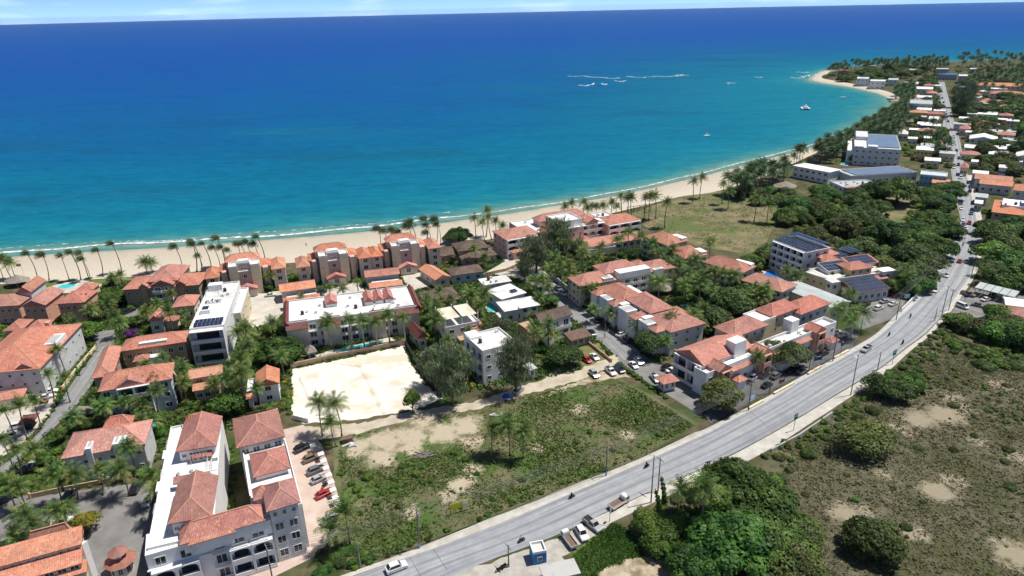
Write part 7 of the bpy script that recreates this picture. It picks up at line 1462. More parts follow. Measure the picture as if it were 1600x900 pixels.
def car_meshes(L, W, hood, roofz, x_ws, x_r0, x_r1, x_bk, hz=.78, tz=.82, bed=None):
    """x grows forwards; x_ws base of windscreen, x_r0..x_r1 roof, x_bk base of the rear glass"""
    f = MB(); h, w = L / 2, W / 2; bz = .28
    prof = [(-h, bz + .15), (-h, tz - .08), (-h + .12, tz), (x_bk, tz + .03), (x_ws, hz + .06), (h - .35, hz - .08), (h - .05, hz - .25), (h, bz + .12), (h - .15, bz), (-h + .15, bz)]
    n = len(prof); ys = [(-w, .0), (-w + .06, .05), (w - .06, .05), (w, .0)]
    if bed: prof[3] = (x_bk, tz)
    vs = []
    for y, up in ys:
        for (x, z) in prof: vs.append((x * (1 if up else .985), y, z + (up * .6 if z > .6 else -0)))
    fs = [tuple(range(n - 1, -1, -1)), tuple(range(3 * n, 4 * n))]
    for j in range(3):
        for k in range(n): k2 = (k + 1) % n; fs.append((j * n + k, j * n + k2, (j + 1) * n + k2, (j + 1) * n + k))
    f.add(vs, fs)
    g = [(x_bk, -w + .08, tz), (x_ws, -w + .08, hz + .05), (x_r1, -w + .24, roofz), (x_r0, -w + .24, roofz)]; g2 = [(x, -y, z) for x, y, z in g]
    f.add(g + g2, [(0, 1, 2, 3), (7, 6, 5, 4), (1, 5, 6, 2), (4, 0, 3, 7), (3, 2, 6, 7)])
    if bed:
        f.box(-h + .08, x_bk - .05, -w + .02, -w + .12, tz, tz + .28); f.box(-h + .08, x_bk - .05, w - .12, w - .02, tz, tz + .28); f.box(-h + .02, -h + .08, -w + .02, w - .02, tz - .1, tz + .28)
    body = f.mesh('body', M['frame']); parts = {'body': body}
    def pane(P, name): m_ = MB(); quad_in(m_, P); parts[name] = m_.mesh(name.split('.')[0], M['carglass'])
    pane([g[1], g2[1], g2[2], g[2]], 'windshield'); pane([g2[0], g[0], g[3], g2[3]], 'rear_window'); pane([g[0], g[1], g[2], g[3]], 'side_window'); pane([g2[1], g2[0], g2[3], g2[2]], 'side_window.b')
    for nm, sx, m_ in (('headlight', 1, 'lampw'), ('taillight', -1, 'lampr')):
        for s in (-1, 1): l = MB(); x = sx * (h - (.16 if sx > 0 else .02)); l.box(x - .06, x + .06, s * (w - .42) - .16, s * (w - .42) + .16, hz - .24 if sx > 0 else tz - .25, hz - .08 if sx > 0 else tz - .08); parts[nm + ('' if s < 0 else '.b')] = l.mesh(nm, M[m_])
    if bed: l = MB(); l.box(-h + .1, x_bk - .08, -w + .14, w - .14, tz + .035, tz + .05); parts['cargo_bed'] = l.mesh('cargo_bed', M['dark'])
    return parts, (h * .62, w - .1)
wm = MB(); n = 14
for k in range(n): pass
def wheel_mesh():
    t = MB(); seg = 14
    prof = [(.18, -.1), (.3, -.1), (.325, -.06), (.325, .06), (.3, .1), (.18, .1)]
    for k in range(seg):
        a = 2 * math.pi * k / seg
        for r, y in prof: t.v.append((r * math.cos(a), y, r * math.sin(a) + .325))
    m_ = len(prof)
    for k in range(seg):
        for j in range(m_ - 1): a, b = k * m_ + j, ((k + 1) % seg) * m_ + j; t.f.append([a, b, b + 1, a + 1]); t.m.append(0); t.uv.append([(0, 0)] * 4)
    r = MB(); r.v = [(.19 * math.cos(2 * math.pi * k / seg), y, .19 * math.sin(2 * math.pi * k / seg) + .325) for y in (-.085, .085) for k in range(seg)]
    r.f = [list(range(seg)), list(range(2 * seg - 1, seg - 1, -1))]; r.m = [0, 0]; r.uv = [[(0, 0)] * seg] * 2
    return t.mesh('wheel', M['tyre'], True), r.mesh('rim', M['rim'])
WHEEL, RIM = wheel_mesh()
CARS = {'sedan': car_meshes(4.4, 1.75, 0, 1.42, .95, -.75, .35, -1.45), 'hatch': car_meshes(4.0, 1.72, 0, 1.50, 1.0, -1.15, .35, -1.75, .82, .9), 'suv': car_meshes(4.6, 1.85, 0, 1.72, 1.05, -1.45, .45, -2.05, .95, 1.02), 'pickup': car_meshes(5.2, 1.85, 0, 1.72, 1.35, -.25, .75, -.55, .98, .95, True), 'van': car_meshes(4.7, 1.85, 0, 1.95, 1.75, -1.95, 1.05, -2.2, .95, 1.1)}
def car(px, head, kind, color, label, detail=True, group=None, z=0.13):
    """px where it stands, head: a photo position it points towards"""
    P = G(*px); Q_ = G(*head); d = Q_ - P; a = math.atan2(d.y, d.x); parts, (wx, wy) = CARS[kind]; s = .93
    o = thing({'sedan': 'car', 'hatch': 'car', 'suv': 'sport_utility_vehicle', 'pickup': 'pickup_truck', 'van': 'van'}[kind], label, {'pickup': 'pickup', 'van': 'van'}.get(kind, 'car'), (P.x, P.y, z), a, group, s); pm = paint(CC[color], color.replace(' ', '_'))
    for k, me in parts.items():
        if not detail and k.split('.')[0] in ('headlight', 'taillight', 'cargo_bed'): continue
        mk(k.split('.')[0], me, o, mat=pm if k == 'body' else None)
    for x in (-wx, wx):
        for y in (-wy, wy):
            w_ = mk('wheel', WHEEL, o, (x, y, 0))
            if detail: mk('rim', RIM, w_)
    return o
RDZ = 0.13
near = [((620,890),(650,878),'suv','white','white sport utility vehicle driving on the road at the lower edge'), ((909,837),(918,852),'suv','white','white car parked between the flatbed and the silver pickup'), ((926,823),(942,836),'pickup','silver','silver pickup parked on the verge beside the flatbed truck'), ((1353,548),(1342,556),'pickup','silver','silver pickup with red load driving on the main road'),
 ((473,703),(486,697),'suv','black','black car nearest the villa in the paved parking court'), ((487,719),(499,714),'suv','brown','bronze car second in the paved parking court'), ((494,738),(508,732),'suv','grey','dark grey car third in the paved parking court'), ((498,752),(511,746),'hatch','silver','silver car fourth in the paved parking court'), ((506,775),(520,768),'hatch','red','red car in the paved parking court'), ((517,814),(530,806),'suv','silver','pale silver car nearest the road in the paved parking court'),
 ((109,778),(115,768),'suv','black','black car in the middle of the car court'), ((213,766),(218,757),'suv','black','black car beside the white complex in the car court'), ((232,786),(236,776),'sedan','white','white car beside the white complex in the car court'), ((99,819),(112,816),'suv','white','white car behind the orange tiled building'), ((164,748),(174,747),'hatch','white','white car half hidden by palms behind the garden wall'), ((2,787),(-8,792),'sedan','black','black car at the left edge of the car court'),
 ((79,614),(90,612),'sedan','white','upper white car by the left street'), ((72,623),(84,620),'sedan','white','lower white car by the left street'), ((65,630),(75,628),'hatch','dark red','dark red car by the left street'), ((29,669),(42,666),'suv','white','white covered car beside the maroon carport'), ((20,684),(32,680),'suv','silver','silver car at the foot of the left street'), ((45,732),(52,726),'sedan','white','white car under palms at the left street end'), ((38,742),(48,738),'suv','black','black car under palms at the left street end'),
 ((198,490),(208,486),'suv','black','black car near the gabled building'), ((205,487),(214,483),'sedan','black','second black car near the gabled building'), ((423,463),(433,462),'sedan','white','white car in the forecourt of the leftmost beach block'), ((384,470),(390,464),'hatch','white','white car parked against the modern white block'), ((503,459),(511,456),'suv','dark blue','dark car in the forecourt of the middle beach block'),
 ((810,613),(818,606),'suv','silver','silver car parked under the casuarina by the field'), ((917,565),(926,571),'hatch','red','red car on the dry lawn'), ((929,560),(937,568),'sedan','white','white car next to the red car on the dry lawn'), ((928,587),(935,594),'suv','silver','silver car below the dirt track'), ((954,583),(963,591),'pickup','white','white pickup below the dirt track'), ((968,580),(976,587),'suv','dark blue','dark blue car below the dirt track'), ((990,573),(998,581),'sedan','white','white car beside the clipped shrubs'), ((998,567),(1006,575),'suv','white','white car at the corner of the side street'),
 ((1024,594),(1031,603),'pickup','white','white pickup waiting at the guard hut'), ((1043,577),(1055,573),'suv','black','black car parked behind the guard hut'), ((1050,581),(1060,577),'sedan','white','white car half hidden behind the guard hut'), ((971,525),(982,520),'suv','white','white car parked along the side street'), ((946,509),(956,505),'suv','black','black car in the shade along the side street'), ((937,503),(947,499),'suv','black','black car farther up the shaded side street'), ((983,535),(994,531),'suv','dark blue','dark car parked below the white car in the side street'), ((925,522),(931,528),'sedan','dark blue','dark blue car turning at the brown carport'),
 ((880,461),(890,467),'suv','white','white covered car in the upper side street'), ((873,454),(882,460),'suv','pale blue','pale blue covered car in the upper side street'), ((852,440),(861,437),'suv','silver','silver car under the plaza casuarina'), ((834,437),(842,434),'suv','grey','grey car under the plaza casuarina'),
 ((1177,592),(1187,584),'suv','white','white car nearest the road sign in the roadside car park'), ((1198,604),(1210,597),'sedan','dark green','dark green car in the roadside car park'), ((1195,589),(1205,583),'suv','black','black car in the shade of the roadside car park'), ((1212,590),(1222,584),'suv','grey','grey car in the shade of the roadside car park'), ((1243,577),(1254,571),'suv','black','black car under the trees of the roadside car park'), ((1254,582),(1264,577),'sedan','silver','silver car at the middle of the roadside car park'), ((1285,555),(1296,550),'suv','black','black car behind the blue banner sign'), ((1291,542),(1302,536),'suv','dark blue','dark blue car beside the red car'), ((1278,538),(1285,533),'hatch','red','red car in the roadside car park'), ((1305,522),(1316,519),'suv','white','white car at the far end of the roadside car park'), ((1318,526),(1329,523),'suv','silver','silver car at the far end of the roadside car park'), ((1235,583),(1246,577),'hatch','black','small black car under the trees of the roadside car park'),
 ((1382,473),(1392,471),'sedan','silver','silver car in the cream hotel car park'), ((1395,477),(1405,473),'sedan','white','white car in the cream hotel car park'), ((1387,460),(1394,455),'suv','blue','blue car beside the cream hotel'), ((1397,461),(1405,458),'hatch','red','pinkish red car beside the cream hotel'), ((1372,484),(1380,481),'suv','white','white car behind the poles of the cream hotel car park'),
 ((1512,462),(1522,465),'pickup','brown','brown pickup at the yard entrance right of the road'), ((1552,464),(1560,462),'suv','black','black car under the yard shade roofs'), ((1567,464),(1575,462),'suv','white','white car under the yard shade roofs'), ((1528,479),(1538,481),'sedan','grey','grey car in the yard right of the road'), ((1503,481),(1513,485),'van','white','white van behind the yard sign')]
for px, hd, k, c, lab in near: car(px, hd, k, c, lab)
far = [((1479,432),(1470,445),'sedan','white','white car coming down the main road bend'), ((1461,456),(1450,470),'hatch','white','nearest white car on the main road bend'), ((1499,410),(1503,400),'hatch','red','red car on the main road bend'), ((1519,385),(1520,375),'suv','dark blue','dark car in the outer lane of the bend'), ((1503,365),(1502,375),'suv','black','last black car of the queue at the bend'), ((1508,359),(1508,369),'sedan','white','white car of the queue at the bend'), ((1505,353),(1505,363),'hatch','purple','purple car of the queue at the bend'), ((1514,350),(1514,340),'suv','red','red car passing the queue at the bend'), ((1504,345),(1504,355),'sedan','white','white car at the head of the bend queue'), ((1502,327),(1502,337),'sedan','white','white car above the bend queue'), ((1501,319),(1501,329),'suv','dark blue','dark car above the bend queue'), ((1522,318),(1522,328),'suv','black','black car parked right of the road near the courtyard building'), ((1509,306),(1508,316),'sedan','silver','silver car on the road beside the orange roofs'), ((1501,279),(1500,289),'van','white','white van at the street narrowing'), ((1492,318),(1493,328),'suv','black','black car parked under trees left of the road'), ((1496,357),(1496,367),'suv','silver','silver car parked at the left kerb of the bend'),
 ((1485,241),(1485,251),'sedan','white','white car by the yellow house'), ((1484,234),(1484,244),'suv','grey','grey car by the yellow house'), ((1487,247),(1488,257),'van','white','white van by the blue shop'), ((1490,263),(1491,273),'suv','white','white car at the blue shop corner'), ((1497,259),(1498,269),'suv','black','black car at the blue shop corner'), ((1483,226),(1482,216),'sedan','black','black car above the yellow house'), ((1490,215),(1491,225),'van','white','white truck on the far street'), ((1481,191),(1480,181),'suv','dark blue','dark car on the far street by the pink house'), ((1479,184),(1478,174),'suv','black','black car on the far street'), ((1478,179),(1477,170),'sedan','dark blue','second dark car on the far street'), ((1477,174),(1476,165),'suv','grey','grey car on the far street'), ((1474,161),(1473,152),'suv','black','black car near the far street end'), ((1472,154),(1471,146),'suv','black','last dark car at the far street end'), ((1506,268),(1507,278),'hatch','red','red car by the white roof at the street')]
far += [((1486,290),(1487,300),'suv','silver','silver car beside the orange-fronted blue shop'), ((1496,296),(1497,306),'sedan','white','white car on the road below the blue shop'), ((1515,300),(1515,290),'suv','black','black car parked before the tin roof'), ((1517,335),(1517,325),'sedan','grey','grey car in the outer lane above the bend'), ((1479,209),(1478,199),'sedan','white','white car on the far street by the white warehouse'), ((1485,204),(1486,214),'suv','red','red car on the far street by the white warehouse'), ((1470,149),(1469,141),'sedan','white','white car at the far street end'), ((1488,227),(1489,237),'suv','white','white car opposite the yellow house'), ((1494,237),(1495,247),'suv','black','black car opposite the yellow house'), ((1475,167),(1474,158),'hatch','white','white car between dark cars on the far street'), ((1540,470),(1548,468),'sedan','white','white car in the middle of the yard'), ((1548,484),(1556,486),'suv','dark red','dark red car in the yard right of the road'), ((1580,488),(1588,490),'suv','silver','silver car at the lower right of the yard')]
for px, hd, k, c, lab in far: car(px, hd, k, c, lab, False)
# flatbeds
def flatbed(px, head, label, s=1.0):
    P = G(*px); d = G(*head) - P; o = thing('flatbed_truck', label, 'truck', (P.x, P.y, RDZ), math.atan2(d.y, d.x), None, s)
    c = MB(); c.add([(1.3, -.9, .5), (2.9, -.9, .5), (2.9, -.9, 1.25), (2.55, -.85, 2.1), (1.4, -.85, 2.1), (1.3, .9, .5), (2.9, .9, .5), (2.9, .9, 1.25), (2.55, .85, 2.1), (1.4, .85, 2.1)], [(0, 1, 2, 3, 4), (9, 8, 7, 6, 5), (1, 6, 7, 2), (2, 7, 8, 3), (3, 8, 9, 4), (4, 9, 5, 0), (0, 5, 6, 1)])
    mk('cab', c.mesh('cab', paint(CC['white'], 'white')), o); p = MB(); quad_in(p, [(2.9, -.9, 1.25), (2.9, .9, 1.25), (2.55, .85, 2.1), (2.55, -.85, 2.1)]); mk('windshield', p.mesh('windshield', M['carglass']), o)
    for s_ in (-1, 1): p = MB(); p.box(1.55, 2.5, s_ * .9 - .02, s_ * .9 + .02, 1.3, 1.95); mk('side_window', p.mesh('side_window', M['carglass']), o)
    b = MB(); b.box(-2.9, 1.15, -.95, .95, .75, .9); mk('cargo_bed', b.mesh('cargo_bed', M['wood']), o)
    for a in ((-2.9, 1.15, -.98, -.92), (-2.9, 1.15, .92, .98), (-2.96, -2.9, -.98, .98), (1.15, 1.21, -.98, .98)): q_ = MB(); q_.box(*a, .7, 1.35 if a[0] < 1 else 2.0); mk('side_board', q_.mesh('side_board', paint(CC['white'], 'white')), o)
    ch = MB(); ch.box(-2.7, 2.7, -.4, .4, .4, .72); mk('chassis', ch.mesh('chassis', M['dark']), o)
    for x in (-1.9, 2.0):
        for y in (-.82, .82): w_ = mk('wheel', WHEEL, o, (x, y, 0), 0, 1.15); mk('rim', RIM, w_)
    return o
flatbed((967,790), (982,781), 'white flatbed truck stopped at the right kerb', .9); flatbed((889,848), (880,836), 'grey-white flatbed parked beside the blue kiosk', .82)
# riders
def person_mesh():
    V = {'pel': (0, 0, .82, .15), 'ch': (.12, 0, 1.2, .17), 'nk': (.16, 0, 1.4, .07), 'hd': (.18, 0, 1.55, .105), 'ht': (.18, 0, 1.68, .08), 'ls': (.13, .2, 1.32, .07), 'le': (.3, .28, 1.1, .05), 'lh': (.52, .26, 1.02, .04), 'rs': (.13, -.2, 1.32, .07), 're': (.3, -.28, 1.1, .05), 'rh': (.52, -.26, 1.02, .04), 'lk': (.38, .17, .72, .09), 'lf': (.22, .2, .34, .06), 'lt': (.36, .2, .3, .045), 'rk': (.38, -.17, .72, .09), 'rf': (.22, -.2, .34, .06), 'rt': (.36, -.2, .3, .045)}
    E_ = [('pel', 'ch'), ('ch', 'nk'), ('nk', 'hd'), ('hd', 'ht'), ('ch', 'ls'), ('ls', 'le'), ('le', 'lh'), ('ch', 'rs'), ('rs', 're'), ('re', 'rh'), ('pel', 'lk'), ('lk', 'lf'), ('lf', 'lt'), ('pel', 'rk'), ('rk', 'rf'), ('rf', 'rt')]
    ks = list(V); me = bpy.data.meshes.new('rider'); me.from_pydata([V[k][:3] for k in ks], [(ks.index(a), ks.index(b)) for a, b in E_], []); o = bpy.data.objects.new('tmp', me); COL.objects.link(o)
    sk = o.modifiers.new('s', 'SKIN'); o.modifiers.new('d', 'SUBSURF').levels = 1
    lay = me.skin_vertices[0] if len(me.skin_vertices) else None
    if lay is None:
        bm = bmesh.new(); bm.from_mesh(me); bm.verts.layers.skin.verify(); bm.to_mesh(me); bm.free(); lay = me.skin_vertices[0]
    for i, k in enumerate(ks): lay.data[i].radius = (V[k][3], V[k][3]); lay.data[i].use_root = (k == 'pel')
    dg = bpy.context.evaluated_depsgraph_get(); dg.update(); out = bpy.data.meshes.new_from_object(o.evaluated_get(dg)); bpy.data.objects.remove(o)
    out.materials.clear(); 
    for m_ in ('shirt', 'jeans', 'skin'): out.materials.append(M[m_])
    for p in out.polygons:
        z = p.center.z; x = p.center.x; p.material_index = 2 if z > 1.42 or (x > .4 and z > .9) else (1 if z < .88 else 0); p.use_smooth = True
    return out
M['shirt'] = mat('shirt', (.10, .10, .16)); M['jeans'] = mat('jeans', (.03, .04, .08)); M['skin'] = mat('skin', (.18, .10, .07)); M['shirtw'] = mat('pale_shirt', (.6, .6, .62))
RIDER = person_mesh()
mc = MB(); mc.box(-.55, .25, -.12, .12, .5, .78); mc.box(.1, .5, -.13, .13, .55, .92); mc.tube([(.42, 0, .95), (.68, 0, .32)], .04, 5); mc.tube([(.4, -.32, 1.0), (.4, .32, 1.0)], .025, 5); mc.box(-.2, .3, -.14, .14, .28, .52); MBODY = mc.mesh('body', M['dark'])
MSEAT = MB().box(-.62, .12, -.13, .13, .78, .84).mesh('seat', M['tyre'])
def moto(px, head, label, plab, shirt=None, ride=True):
    P = G(*px); d = G(*head) - P; a = math.atan2(d.y, d.x); o = thing('motorcycle', label, 'motorcycle', (P.x, P.y, RDZ), a); mk('body', MBODY, o); mk('seat', MSEAT, o)
    for x in (-.55, .68): mk('wheel', WHEEL, o, (x, 0, 0), 0, (.95, .6, .95))
    if ride: p = tag(mk('person', RIDER, None, (P.x - .12 * math.cos(a), P.y - .12 * math.sin(a), RDZ + .04), a), plab, 'person')
    if ride and shirt: p.material_slots[0].link = 'OBJECT'; p.material_slots[0].material = M[shirt]
for i, (x, y, hx, hy) in enumerate([(815,847,805,851), (893,779,905,774), (1010,731,1020,726), (1389,525,1380,532), (1410,538,1420,531), (1422,497,1414,505), (1486,412,1482,420), (1494,396,1490,404), (1504,384,1505,374)]):
    w_ = ['nearest the blue kiosk', 'on the road above the flatbed truck', 'on the road by the tall steel pole', 'left of the two riders before the green sign', 'right of the two riders before the green sign', 'at the start of the road bend', 'lowest of three in the road bend', 'middle of three in the road bend', 'highest of three in the road bend'][i]
    moto((x, y), (hx, hy), 'dark motorcycle ' + w_, 'rider in dark trousers on the motorcycle ' + w_, 'shirtw' if i % 3 == 0 else None)
moto((507,762), (515,757), 'motorcycle parked in the paved parking court', '', ride=False); moto((787,888), (795,884), 'motorcycle parked beside the gravel lot pole', '', ride=False); moto((780,893), (790,889), 'second motorcycle parked beside the gravel lot pole', '', ride=False)
# ------------------------------------------------------------------ parasols, loungers
for i, (x, y) in enumerate([(489,695), (501,708), (505,719), (509,730), (513,741), (517,752), (520,764), (524,776), (528,788)]):
    P = G(x, y, 2.2); o = thing('parasol', '%s of the white square parasols beside the paved parking court' % (['nearest the villa', 'second', 'third', 'fourth', 'fifth', 'sixth', 'seventh', 'eighth', 'nearest the road'][i]), 'parasol', (P.x, P.y, 0), rad_(24 + i), None, (.66, .66, 1)); mk('pole', MB().cyl((0, 0), .04, 0, 2.3, 6).mesh('pole', M['metal']), o)
    c = MB(); c.add([(-1.05, -1.05, 2.1), (1.05, -1.05, 2.1), (1.05, 1.05, 2.1), (-1.05, 1.05, 2.1), (0, 0, 2.5), (-1.05, -1.05, 1.9), (1.05, -1.05, 1.9), (1.05, 1.05, 1.9), (-1.05, 1.05, 1.9)], [(0, 1, 4), (1, 2, 4), (2, 3, 4), (3, 0, 4), (5, 6, 1, 0), (6, 7, 2, 1), (7, 8, 3, 2), (8, 5, 0, 3)]); mk('canopy', c.mesh('canopy', M['whitecloth']), o)
M['bluecloth'] = mat('blue_cushion', (.02, .10, .45), rough=.8)
lg = MB(); lg.box(-.3, .3, -.95, .35, .3, .36); lg.add([(-.3, .35, .36), (.3, .35, .36), (.3, .85, .75), (-.3, .85, .75), (-.3, .35, .3), (.3, .35, .3), (.3, .88, .7), (-.3, .88, .7)], [(0, 1, 2, 3), (7, 6, 5, 4), (0, 3, 7, 4), (1, 5, 6, 2), (3, 2, 6, 7)]); lf = MB()
for x in (-.27, .27):
    for y in (-.85, .3): lf.box(x - .03, x + .03, y - .03, y + .03, 0, .3)
LGM, LGF = lg.mesh('mattress', M['bluecloth']), lf.mesh('frame', M['frame'])
for i, (x, y) in enumerate([(197,650), (201,650), (205,650), (229,649), (233,649), (237,649), (151,660), (155,659)]):
    P = G(x, y); o = thing('sun_lounger', '%s of the blue sun loungers between the tiled villas' % nth(sorted([151,155,197,201,205,229,233,237]).index(x), 8), 'sun lounger', (P.x, P.y, .02), rad_(24), 'blue sun loungers'); mk('mattress', LGM, o); mk('frame', LGF, o)
# ------------------------------------------------------------------ poles and wires
def pole(px, h, label, m='polewood', arms=1, lamp=False, base=None):
    P = G(*px); o = thing('utility_pole', label, 'utility pole', (P.x, P.y, 0), rad_(32)); mk('shaft', MB().cyl((0, 0), .16, 0, h, 8, 0, .1).mesh('shaft', M[m]), o)
    for k in range(arms):
        mk('crossarm', MB().box(-.06, .06, -1.0, 1.0, h - .5 - k * .8, h - .36 - k * .8).mesh('crossarm', M['polewood']), o)
        for y in (-.9, -.35, .35, .9): mk('insulator', MB().cyl((0, y), .05, h - .36 - k * .8, h - .16 - k * .8, 6).mesh('insulator', M['frame']), o)
    if arms > 1: mk('transformer', MB().cyl((.35, 0), .28, h - 3.0, h - 2.0, 10).mesh('transformer', M['metal']), o)
    if lamp: mk('lamp_arm', MB().tube([(0, 0, h - 1), (0, .9, h - .7), (0, 1.5, h - .75)], .04, 5).mesh('lamp_arm', M['metal']), o); mk('lamp_head', MB().box(-.1, .1, 1.4, 1.9, h - .82, h - .7).mesh('lamp_head', M['metal']), o)
    if base: mk('painted_base', MB().cyl((0, 0), .2, 0, 1.1, 8).mesh('painted_base', M[base]), o)
    return P, h
PL = [pole((430,925), 11, 'utility pole beyond the lower edge of the street corner'), pole((656,857), 10.5, 'utility pole with transformer and blue base on the left sidewalk', arms=2, base='skyblue'), pole((947,744), 8.5, 'utility pole with blue base above the riders', arms=1, base='skyblue'), pole((1169,642), 9.5, 'utility pole beside the pale blue sign', arms=1), pole((1202,615), 8.5, 'utility pole in front of the dark green parked car', arms=1), pole((1263,584), 7, 'grey pole holding the blue banner sign', arms=0)]
PL += [pole((1301,565), 9.5, 'utility pole beside the farthest planter wall', arms=1), pole((1400,500), 10, 'utility pole at the cream hotel car park', arms=1), pole((1459,437), 9, 'utility pole at the white wall of the road bend', arms=1)]
pole((1017,786), 12.5, 'tall dark steel pole beside the flatbed truck', 'steel', 0, True); pole((1028,768), 9, 'leaning wooden pole with creepers behind the tall steel pole', 'polewood', 1); pole((1329,618), 12.5, 'tall dark steel pole on the right sidewalk', 'steel', 0, True); pole((1371,578), 6, 'short steel post on the right sidewalk', 'steel', 0)
pole((1471,494), 11, 'tall pole at the yard entrance', 'steel', 0, True); pole((1482,485), 8, 'wooden pole with crossarm at the yard entrance', 'polewood', 1); pole((1460,502), 5, 'short dark post before the yard entrance', 'steel', 0); pole((795,886), 5.5, 'thin post with crossarm beside the gravel lot', 'polewood', 1); pole((1518,430), 9, 'utility pole at the right side of the road bend', 'polewood', 1); pole((563,885), 6, 'short pole in the bush at the lower field corner', 'steel', 0); pole((945,528), 5, 'thin post at the side street corner', 'steel', 0)
for i in range(len(PL) - 1):
    (A, ha), (C, hc) = PL[i], PL[i + 1]
    if i == 5: (A, ha) = PL[4]
    if i == 4: continue
    d = (C - A).normalized(); nn = Vector((-d.y, d.x))
    for k, (oy, dz) in enumerate([(-.9, -.2), (-.35, -.2), (.35, -.2), (.9, -.2), (.1, -1.7), (.05, -2.1)]):
        pts = [];
        for s in range(17): t = s / 16; q_ = A.lerp(C, t) + nn * oy; pts.append((q_.x, q_.y, ha + (hc - ha) * t + dz - 4 * .9 * t * (1 - t)))
        o = tag(mk('power_cable', MB().tube(pts, .032, 4, 0, False).mesh('power_cable', M['wire'])), 'overhead cable %s between the %s roadside poles' % (['outermost', 'second', 'third', 'inner', 'upper telephone', 'lower telephone'][k], ['first and second', 'second and third', 'third and fourth', 'fourth and fifth', '', 'fifth and seventh', 'seventh and eighth', 'eighth and ninth'][i]), 'cable', 'overhead cables')
# ------------------------------------------------------------------ signs
M['signgreen'] = mat('sign_green', (.04, .22, .2), rough=.5); M['signblue'] = mat('sign_blue', (.015, .03, .16), rough=.5); M['signred'] = mat('sign_maroon', (.10, .015, .03), rough=.5); M['signpale'] = mat('sign_pale_blue', (.28, .48, .60), rough=.5); M['signyellow'] = mat('sign_yellow', (.62, .55, .03), rough=.6); M['signwhite'] = mat('sign_white', (.8, .8, .8), rough=.5)
def sign(px, h, w_, hh, m, label, rz=.55, marks=0, name='road_sign', posts=1):
    P = G(*px); o = thing(name, label, 'sign', (P.x, P.y, 0), rz)
    for k in range(posts): x = 0 if posts == 1 else (-w_ / 2 + .1 + k * (w_ - .2) / (posts - 1)); mk('post', MB().cyl((x, .08), .07, 0, h + hh, 6).mesh('post', M['steel']), o)
    mk('panel', MB().box(-w_ / 2, w_ / 2, -.06, 0, h, h + hh).mesh('panel', M[m]), o)
    for k in range(marks): mk('lettering', MB().box(-w_ * .35, w_ * (.35 - .12 * (k % 2)), -.075, -.062, h + hh * (.72 - k * .28), h + hh * (.84 - k * .28)).mesh('lettering', M['signwhite']), o)
    return o
sign((1240,674), 3.6, 1.2, 1.7, 'signgreen', 'green road sign on the right sidewalk nearest the camera', .5, 2); sign((1394,570), 3.2, 1.6, 1.8, 'signgreen', 'green road sign farther along the right sidewalk', .5, 2)
sign((1275,580), 3.6, 2.8, 1.6, 'signblue', 'dark blue banner sign over the roadside car park', .3, 1, 'banner_sign', 2); sign((1313,556), 3.4, 1.3, 1.7, 'signblue', 'small dark blue sign beside the farthest planter wall', .4, 1, 'banner_sign'); sign((1220,606), 1.6, 2.2, 1.7, 'signred', 'maroon sign board on a post in the roadside car park', .5, 1, 'sign_board'); sign((1174,634), 1.6, 1.9, 1.6, 'signpale', 'pale blue sign board at the roadside parking entrance', .7, 1, 'sign_board'); sign((1506,478), 3.2, 1.6, 1.4, 'signblue', 'blue sign at the yard entrance', .0, 1, 'sign_board'); sign((1414,478), 3.0, 2.2, 1.5, 'signpale', 'pale sign at the cream hotel car park', .2, 1, 'sign_board')
sign((953,816), 2.2, .8, 1.3, 'concrete', 'narrow grey sign back beside the flatbed truck', 1.2, 0, 'road_sign')
P = G(720,800); o = thing('billboard', 'yellow billboard frame with white sheet in the weedy field', 'billboard', (P.x, P.y, 0), rad_(22))
for x in (-2.2, 0.2, 2.2): mk('post', MB().box(x - .07, x + .07, .0, .14, 0, 3.0).mesh('post', M['wood']), o)
mk('panel', MB().box(-2.4, .3, -.08, -.01, 1.2, 2.8).mesh('panel', M['signyellow']), o); mk('panel', MB().box(.32, 2.3, -.08, -.01, 1.6, 3.0).mesh('panel', M['signyellow']), o); mk('sheet', MB().box(.5, 1.7, -.1, -.085, 1.8, 2.8).mesh('sheet', M['signwhite']), o)
P = G(38,432); o = thing('beach_flag', 'red flag on a pole at the left beach', 'flag', (P.x, P.y, 0)); mk('pole', MB().cyl((0, 0), .05, 0, 6, 6).mesh('pole', M['metal']), o); f = MB()
for k in range(5): x0, x1 = -k * .4, -(k + 1) * .4; y0, y1 = .12 * math.sin(k * 1.4), .12 * math.sin((k + 1) * 1.4); f.add([(x0, y0, 4.6), (x1, y1, 4.5), (x1, y1, 5.7), (x0, y0, 5.8)], [(0, 1, 2, 3)])
mk('flag_cloth', f.mesh('flag_cloth', mat('flag_red', (.5, .03, .04))), o)
for i, (x, y) in enumerate([(478,384), (953,352)]): P = G(x, y); tag(mk('person', RIDER, None, (P.x, P.y, -.25), 1.0), ['lone person on the sand behind the beach blocks', 'person on the sand behind the pink hotel'][i], 'person')
